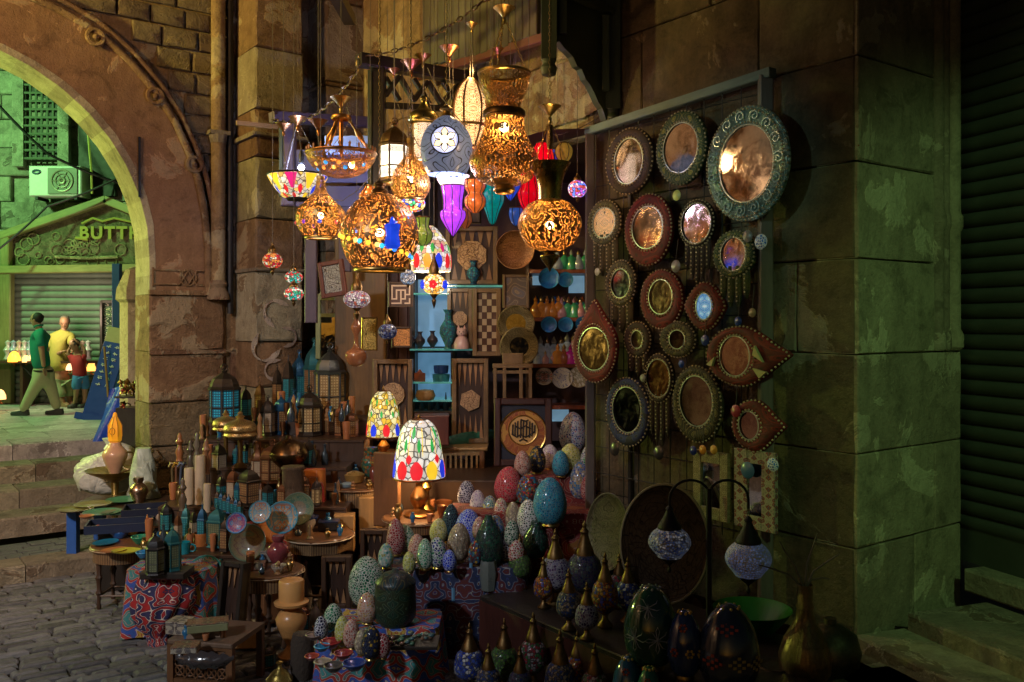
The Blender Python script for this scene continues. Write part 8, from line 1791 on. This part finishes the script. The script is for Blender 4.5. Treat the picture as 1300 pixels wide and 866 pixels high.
for i,px in enumerate((10,17,24,31,38,105,112)):
    c=P(px,440,16.0);c.z=1.66;t=thing('white_figure','small pale porcelain ornament on the shelf behind the passage lamps','ornament',c,0,'pale ornaments behind the passage lamps');mb=MB();mb.lathe([(0,0),(.07,0),(.04,.08),(.08,.16),(.03,.24),(.05,.3),(0,.34)],8);mb.build('body',m_plain(((.5,.5,.5),(.3,.4,.55),(.55,.4,.35))[i % 3],.3,coat=.3),t,50)

# ================================================================ PEOPLE
def skin(name,nodes,edges,mat,parent,lv=2,root=0):
    me=bpy.data.meshes.new(name);me.from_pydata([n[:3] for n in nodes],edges,[]);o=bpy.data.objects.new(name,me);COL.objects.link(o)
    m_=o.modifiers.new('s','SKIN');m_.use_smooth_shade=True
    for i,n in enumerate(nodes):
        r=n[3];r=r if isinstance(r,tuple) else (r,r);me.skin_vertices[0].data[i].radius=r;me.skin_vertices[0].data[i].use_root=(i == root)
    s_=o.modifiers.new('u','SUBSURF');s_.levels=lv;s_.render_levels=lv
    bpy.context.view_layer.update();dg=bpy.context.evaluated_depsgraph_get();nm=bpy.data.meshes.new_from_object(o.evaluated_get(dg));nm.name=name
    bpy.data.objects.remove(o);nm.materials.clear();nm.materials.append(mat)
    nm.polygons.foreach_set('use_smooth',[True]*len(nm.polygons))
    q=bpy.data.objects.new(name,nm);COL.objects.link(q);q.parent=parent;return q
def head(parent,c,r,skin_m,hair_m,rz,rx=0,long=False):
    e=bpy.data.objects.new('head',None)
    H=Matrix.Translation(c) @ RZ(rz) @ RX(rx)     # faces local -y
    mb=MB();prof=[(r*.02,-r*1.2),(r*.45,-r*1.12),(r*.66,-r*.8),(r*.80,-r*.3),(r*.86,.1*r),(r*.84,r*.5),(r*.62,r*.95),(r*.3,r*1.15),(.0,r*1.2)]
    mb.lathe(curve(prof,3),20,M=H @ SC(.92,1.08,1))
    mb.tube([(0,-r*.86,r*.12),(0,-r*1.10,-r*.22),(0,-r*.95,-r*.30)],[r*.09,r*.16,r*.12],6,M=H)
    for sx in (-1,1): mb.ball((0,0,0),r*.24,8,M=H @ T(sx*r*.82,r*.05,-r*.05) @ SC(.4,.8,1.2))
    mb.tube([(-r*.25,-r*.84,-r*.58),(0,-r*.9,-r*.55),(r*.25,-r*.84,-r*.58)],r*.06,5,M=H)
    o=mb.build('head',skin_m,parent,80)
    mb=MB()
    for sx in (-1,1): mb.ball((sx*r*.32,-r*.84,r*.02),r*.09,6,M=H);mb.tube([(sx*r*.18,-r*.88,r*.22),(sx*r*.5,-r*.78,r*.24)],r*.05,4,M=H)
    mb.build('eyes',m_plain((.02,.015,.01),.3),o,60)
    mb=MB();mb.lathe(curve([(r*.90,-r*.25),(r*.98,r*.1),(r*.95,r*.6),(r*.7,r*1.08),(r*.3,r*1.28),(0,r*1.32)],3),22,M=H @ T(0,r*.14,r*.05) @ RX(-.55) @ SC(.94,1.0,.98))
    if long: mb.ball((0,r*.9,-r*.2),r*.4,10,M=H)
    for i,v in enumerate(mb.v): v += Vector((R.uniform(-1,1),R.uniform(-1,1),R.uniform(-1,1)))*r*.025
    mb.build('hair',hair_m,o,80)
def hand(parent,c,d,r,skin_m):
    """relaxed hand at c pointing along d"""
    d=Vector(d).normalized();q=d.to_track_quat('Z','Y').to_matrix().to_4x4();M=Matrix.Translation(c) @ q;mb=MB()
    mb.ball((0,0,.03),.038,8,M=M @ SC(1,.5,1.2))
    for i,L in enumerate((.055,.065,.06,.048)): x=-.028+.019*i;mb.tube([(x,0,.06),(x*1.1,.008,.06+L*.55),(x*1.1,.022,.06+L)],[.010,.009,.006],6,M=M)
    mb.tube([(.035,0,.02),(.055,.008,.05),(.055,.018,.08)],[.012,.010,.007],6,M=M);mb.build('hand',skin_m,parent,70)
def shoe(parent,c,rz,mat,L=.26):
    mb=MB();M=Matrix.Translation(c) @ RZ(rz);vs=[];NN=12
    out=[(-.04,.08),(.04,.08),(.045,0),(.05,-.1),(.035,-L*.68),(0,-L*.76),(-.035,-L*.68),(-.05,-.1),(-.045,0)]
    n=len(out);vs=[(x,y,0) for x,y in out]+[(x*1.03,y*1.02,.03) for x,y in out]+[(x*.8,y*.95,.055 if y < -.05 else .09) for x,y in out]
    mb.add(vs,[tuple(reversed(range(n)))]+[(j*n+k,j*n+(k+1) % n,(j+1)*n+(k+1) % n,(j+1)*n+k) for j in range(2) for k in range(n)]+[tuple(range(2*n,3*n))],None,0,M);mb.build('shoe',mat,parent,60)
SK1=m_plain((.42,.24,.15),.5,0,.1,10,.05);SK2=m_plain((.30,.17,.10),.5,0,.1,10,.05)
# walking man, in profile to the left
def pl(px,py,dy=0,Y=14): v=P(px,py,Y);return Vector((v.x,v.y+dy,v.z))
Yp=(CH-.84)*F/(527-410)
man=thing('person','man in a green polo shirt and pale khaki trousers striding left through the arch','person',(0,0,0),group=None)
def N3(px,py,dy,r): v=pl(px,py,dy,Yp);return (v.x,v.y,v.z,r)
skin('body',[N3(55,472,0,(.11,.09)),N3(53,440,0,.10),N3(51,425,0,.07),N3(49,412,0,.045),N3(47,405,0,.05),N3(58,430,-.17,.055),N3(62,450,-.2,.042),N3(64,466,-.2,.03),N3(50,430,.17,.05),N3(45,448,.19,.04),N3(46,464,.18,.03),N3(52,482,-.08,.085),N3(43,500,-.08,.06),N3(33,522,-.08,.042),N3(59,482,.08,.085),N3(64,500,.08,.06),N3(69,520,.08,.042)],
     [(0,1),(1,2),(2,3),(3,4),(2,5),(5,6),(6,7),(2,8),(8,9),(9,10),(0,11),(11,12),(12,13),(0,14),(14,15),(15,16)],SK1,man)
POLO=m_plain((.01,.24,.18),.8,0,.2,12,.3)
skin('polo_shirt',[N3(55,474,-.0,(.16,.15)),N3(50,450,0,(.17,.14)),N3(50,434,0,(.15,.15)),N3(51,423,0,(.09,.12)),N3(49,417,0,.055),N3(57,427,-.17,.08),N3(61,441,-.19,.07),N3(50,427,.17,.08),N3(47,440,.19,.07)],[(0,1),(1,2),(2,3),(3,4),(3,5),(5,6),(3,7),(7,8)],POLO,man)
mb=MB();mb.lathe([(.072,0),(.078,.02),(.062,.03)],14,M=Matrix.Translation(pl(49,415,0,Yp)) @ RY(-.25));mb.build('collar',POLO,man)
KH=m_plain((.42,.40,.25),.85,0,.15,8,.4)
skin('trousers',[N3(55,462,0,(.15,.145)),N3(55,478,0,(.15,.14)),N3(51,486,-.08,.11),N3(43,500,-.08,.088),N3(36,513,-.08,.075),N3(32,523,-.08,.075),N3(59,486,.08,.11),N3(64,500,.08,.088),N3(67,512,.08,.075),N3(70,521,.08,.072)],[(0,1),(1,2),(2,3),(3,4),(4,5),(1,6),(6,7),(7,8),(8,9)],KH,man)
mb=MB();mb.lathe([(.158,-.018),(.162,0),(.158,.018)],20,M=Matrix.Translation(pl(55,471,0,Yp)) @ SC(.95,.9,1));mb.build('belt',m_plain((.02,.015,.012),.4),man)
head(man,pl(46,406,0,Yp),.088,SK1,m_plain((.012,.010,.010),.7),radians(-88),0)
hand(man,pl(64,467,-.2,Yp),(.1,0,-1),.04,SK1);hand(man,pl(46,465,.18,Yp),(-.1,0,-1),.04,SK1)
shoe(man,(pl(33,527,0,Yp).x,Yp-.08,.845),radians(-88),m_plain((.03,.035,.04),.5));shoe(man,(pl(70,527,0,Yp).x,Yp+.08,.845),radians(-88),m_plain((.03,.035,.04),.5))
# woman in yellow bending to the child
Yp=(CH-.84)*F/(516-410)
wom=thing('person','woman in a loose yellow tunic and green trousers leaning towards the child','person',(0,0,0))
skin('body',[N3(77,470,0,.12),N3(77,445,0,.11),N3(79,428,0,.08),N3(81,417,0,.045),N3(82,410,0,.05),N3(68,430,0,.055),N3(72,452,-.1,.042),N3(86,446,-.2,.03),N3(90,428,0,.05),N3(97,440,-.14,.04),N3(100,447,-.22,.03),N3(74,488,-.08,.08),N3(80,503,-.08,.055),N3(84,513,-.08,.04),N3(82,488,.08,.08),N3(84,503,.08,.055),N3(86,513,.08,.04)],
     [(0,1),(1,2),(2,3),(3,4),(2,5),(5,6),(6,7),(2,8),(8,9),(9,10),(0,11),(11,12),(12,13),(0,14),(14,15),(15,16)],SK2,wom)
YEL=m_plain((.34,.31,.06),.85,0,.2,9,.5)
skin('tunic',[N3(76,474,0,(.23,.2)),N3(75,455,0,(.22,.18)),N3(77,438,0,(.19,.15)),N3(79,425,0,(.12,.11)),N3(81,419,0,.06),N3(68,428,0,.09),N3(68,444,-.08,.085),N3(90,428,0,.085),N3(95,438,-.1,.07)],[(0,1),(1,2),(2,3),(3,4),(3,5),(5,6),(3,7),(7,8)],YEL,wom)
skin('trousers',[N3(77,472,0,.17),N3(75,484,-.08,.12),N3(79,495,-.08,.095),N3(83,505,-.08,.085),N3(82,484,.08,.12),N3(84,495,.08,.095),N3(86,505,.08,.085)],[(0,1),(1,2),(2,3),(0,4),(4,5),(5,6)],m_plain((.26,.34,.18),.85,0,.15,8,.4),wom)
head(wom,pl(82,410,0,Yp),.095,SK2,m_plain((.14,.11,.09),.7),radians(20),.35,True)
hand(wom,pl(86,446,-.2,Yp),(1,-.2,.1),.04,SK2);hand(wom,pl(100,447,-.22,Yp),(-.7,-.2,-.3),.04,SK2)
for px,dy in ((84,-.08),(87,.08)): shoe(wom,(pl(px,516,0,Yp).x,Yp+dy,.845),radians(50),SK2,.22)
# child
Yc=Yp-.3;Yp=Yc
ch=thing('person','small child in a red shirt and blue shorts with arms raised to the head','person',(0,0,0))
skin('body',[N3(102,478,0,.08),N3(101,462,0,.075),N3(99,452,0,.06),N3(97,445,0,.035),N3(96,440,0,.04),N3(91,455,-.02,.035),N3(88,447,-.05,.028),N3(93,437,-.05,.022),N3(107,453,.02,.035),N3(109,444,-.03,.028),N3(103,436,-.04,.022),N3(99,492,-.05,.055),N3(98,504,-.05,.038),N3(96,515,-.05,.03),N3(106,492,.05,.055),N3(106,504,.05,.038),N3(105,515,.05,.03)],
     [(0,1),(1,2),(2,3),(3,4),(2,5),(5,6),(6,7),(2,8),(8,9),(9,10),(0,11),(11,12),(12,13),(0,14),(14,15),(15,16)],SK2,ch)
skin('red_shirt',[N3(102,482,0,.125),N3(100,462,0,.12),N3(99,453,0,.085),N3(97,448,0,.045),N3(91,455,-.02,.055),N3(88,450,-.04,.045),N3(106,454,.02,.055),N3(109,449,-.02,.045)],[(0,1),(1,2),(2,3),(2,4),(4,5),(2,6),(6,7)],m_plain((.28,.015,.02),.85,0,.2,9,.4),ch)
skin('shorts',[N3(102,470,0,.11),N3(99,486,-.05,.085),N3(98,496,-.05,.08),N3(106,486,.05,.085),N3(107,496,.05,.08)],[(0,1),(1,2),(0,3),(3,4)],m_plain((.04,.18,.42),.85,0,.3,9,.4),ch)
head(ch,pl(96,438,-.05,Yp),.082,SK2,m_plain((.03,.02,.015),.7),radians(-40),.3)
hand(ch,pl(93,437,-.07,Yp),(.6,-.2,.5),.03,SK2);hand(ch,pl(103,436,-.06,Yp),(-.6,-.2,.5),.03,SK2)
for px,dy in ((97,-.05),(106,.05)): shoe(ch,(pl(px,516,0,Yp).x,Yp+dy,.845),radians(-30),m_plain((.05,.04,.04),.6),.18)
# more small wares that fill the gaps
small(355,872,34,34,.0,[(0,0),(.9,0),(1,.3),(.6,.55),(.2,.7),(.15,.85),(.3,.92),(0,1)],m_engrave((.60,.44,.12),(.15,.10,.03),8,3),'small golden lantern top at the bottom edge left of the low table','gold_lantern','lantern')
small(384,862,30,58,.0,[(0,0),(.8,0),(1,.2),(1,.8),(.8,1),(0,1)],m_plain((.05,.035,.025),.9,bump=1),'dark rough basket at the bottom edge beside the golden lantern','basket','basket')
for i,(px,pb,w_,h_,rz,lab) in enumerate(((300,700,20,30,.2,'dark box behind the dark green plate'),(322,770,26,30,-.3,'brown box on the ground under the small round table'),(436,700,26,46,.1,'orange lit crate under the big round table'),(470,690,24,60,-.1,'upright orange board beside the big round table'),(395,706,20,24,.3,'small dark casket under the octagonal table top'),(500,668,26,34,.2,'orange lit wooden crate left of the lamp table'),(568,668,30,30,.1,'wooden crate right of the lamp table'),(340,790,30,40,.6,'dark framed panel leaning under the small round table'),(310,824,40,20,.1,'flat brown stone block beside the fretwork stool'))):
    z0=(.0,.0,.0,.0,.0,.0,.0,.0,.0)[i];z0=.55 if i == 0 else (.40 if i in (2,3,5,6) else .02);c=G(px,pb,z0);k=c.y/F
    boxthing('wooden_box',lab,'box',c+Vector((0,.05,h_*k/2)),(w_*k,.12+.1*(i % 2),h_*k),rz,(W_DARK,W_MID,W_GOLD)[i % 3] if 'orange' not in lab else W_GOLD)  # orange lit boxes take paler wood, lamplight put into their colour
for i in range(24):
    px=300+i*5.2;pb=700+(i*37 % 60);
    if 330 < px < 360 or 395 < px < 420: continue
    c=G(px,pb+50,.0);t=thing('glass_bead_string','small heap of coloured glass beads on the ground between the little tables','beads',c,0,'glass bead heaps');mb=MB()
    for q in range(7): mb.ball((R.uniform(-.03,.03),R.uniform(-.03,.03),.012+.012*(q % 2)),.012,6)
    mb.build('beads',m_plain(((.05,.15,.35),(.35,.4,.42),(.3,.08,.04),(.05,.25,.25))[i % 4],.15,coat=.7),t,60,kind='stuff')
# crescents of light painted on the broad pilaster
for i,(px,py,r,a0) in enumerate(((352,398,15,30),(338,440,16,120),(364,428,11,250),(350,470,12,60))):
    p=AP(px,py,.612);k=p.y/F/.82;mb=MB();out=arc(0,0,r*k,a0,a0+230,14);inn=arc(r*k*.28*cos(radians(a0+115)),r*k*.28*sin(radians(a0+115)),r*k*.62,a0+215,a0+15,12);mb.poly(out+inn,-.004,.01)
    tag(mb.build('light_crescent',m_stone((.52,.42,.36),(.60,.50,.42),(.45,.35,.3)),None,0,p,(0,0,AW)),('uppermost','left','right','lowest')[i]+' of the four crescents of light painted on the broad pilaster','painted light','painted light crescents')
# trinkets standing in the gaps of the steps and tables
KND=[('copper_cup','little copper cup in a gap between the lanterns on the dark steps','cup',[(0,0),(.6,0),(.5,.2),(1,.7),(.95,1),(0,.8)],m_brass((.36,.17,.08),.35,.7)),('dark_bottle','little dark stoppered bottle tucked between the lanterns on the dark steps','bottle',[(0,0),(.8,0),(1,.2),(.8,.5),(.3,.7),(.3,.88),(.45,.94),(0,1)],m_plain((.03,.05,.07),.25,coat=.6)),
       ('wooden_figure','little turned wooden figure between the lanterns on the dark steps','figurine',[(0,0),(.9,0),(.5,.15),(.8,.4),(.4,.6),(.6,.75),(.3,.9),(0,1)],m_wood((.26,.13,.05))),('brass_urn','little brass urn in a gap between the lanterns on the dark steps','urn',URN,m_brass((.48,.34,.14),.3,.6)),('blue_pot','little blue glazed pot in a gap between the lanterns on the dark steps','pot',URN,m_plain((.02,.14,.30),.25,coat=.6)),('orange_cup','little orange clay cup in a gap between the lanterns on the dark steps','cup',[(0,0),(.7,0),(1,.9),(.9,1),(0,.8)],m_plain((.40,.14,.05),.6))]
for i in range(120):
    x0,x1,y0,y1,z=((270,455,536,529,1.36),(250,455,558,548,1.2),(232,435,593,586,1.0),(212,435,643,632,.75),(262,332,703,686,.53),(180,245,700,690,.53))[i % 6]
    if z < .54 and i > 70: continue
    nm,lb,ct,pr,mt=KND[(i*7+i//6) % 6];w_=R.uniform(7,11);wh={1.36: 'top',1.2: 'second highest',1.0: 'middle',.75: 'second lowest',.53: 'lowest'}[z];j_=small(R.uniform(x0,x1),R.uniform(y1+1,y0-.5),w_,w_*R.uniform(1.8,3.2),z,pr,mt,lb.replace('the dark steps','the %s dark step' % wh),nm,ct,10);j_[0]['group']=nm.replace('_',' ')+'s on the %s dark step' % wh
# crowded small wares on the tables
TAB=[('small round table left of the alabaster candlestick',343,722,.54,34,8),('octagonal inlaid table',405,677,.60,36,8),('big round inlaid table',455,613,.86,38,9),('table under the lit tulip lamp',531,655,.70,40,9),('fretwork box stool',258,806,.341,34,6)]
for nm_,cx_,cy_,z,hw,n in TAB:
    for i in range(n):
        a=2*pi*i/n+.4;px,py=cx_+hw*.8*cos(a),cy_+hw*.20*sin(a);nm,lb,ct,pr,mt=KND[(i*5+len(nm_)) % 6];w_=R.uniform(8,12)
        j_=small(px,py,w_,w_*R.uniform(.9,1.9),z+.005,pr,mt,' '.join(lb.split()[:4])+' on the '+nm_,nm,ct,10);j_[0]['group']=nm.replace('_',' ')+'s on the '+nm_
for i,(px,pb,w_,h_,lab) in enumerate(((300,760,22,34,'brown glass lantern on the ground behind the black leaning board'),(322,800,18,30,'small copper lantern on the ground by the fretwork stool'),(384,800,20,34,'dim lantern on the ground right of the alabaster candlestick'),(420,790,20,44,'tall dim lantern on the ground left of the low egg table'),(398,826,22,30,'squat copper lantern on the ground before the low egg table'),(340,846,20,28,'small brown lantern at the bottom edge right of the stool'),(462,752,20,60,'tall dark lantern behind the large green egg'),(436,768,18,50,'brown lantern between the leaning panel and the green egg'))):
    c=G(px,pb,.01);tinlantern(px,pb-h_,pb,w_,c.y,lab,6,(BRNP,GOLDP,TEALP)[i % 3],(COPT,TIN)[i % 2],loc=c,hangit=False,name='tin_lantern',rz=.3*i,group='lanterns on the ground')
for i,(px,py,w_,key,lab,z,pb) in enumerate(((302,745,30,'red','small red plate on the ground behind the black leaning board',.12,758),(330,650,28,'cream','cream plate among the small lanterns above the orange cloth',.8,664),(300,664,26,'violet','small violet plate left of the cream one among the lanterns',.8,676),(436,742,34,'violet','violet plate leaning by the low dark panel',.10,764))): splate(px,py,w_,z,pb,key,lab)
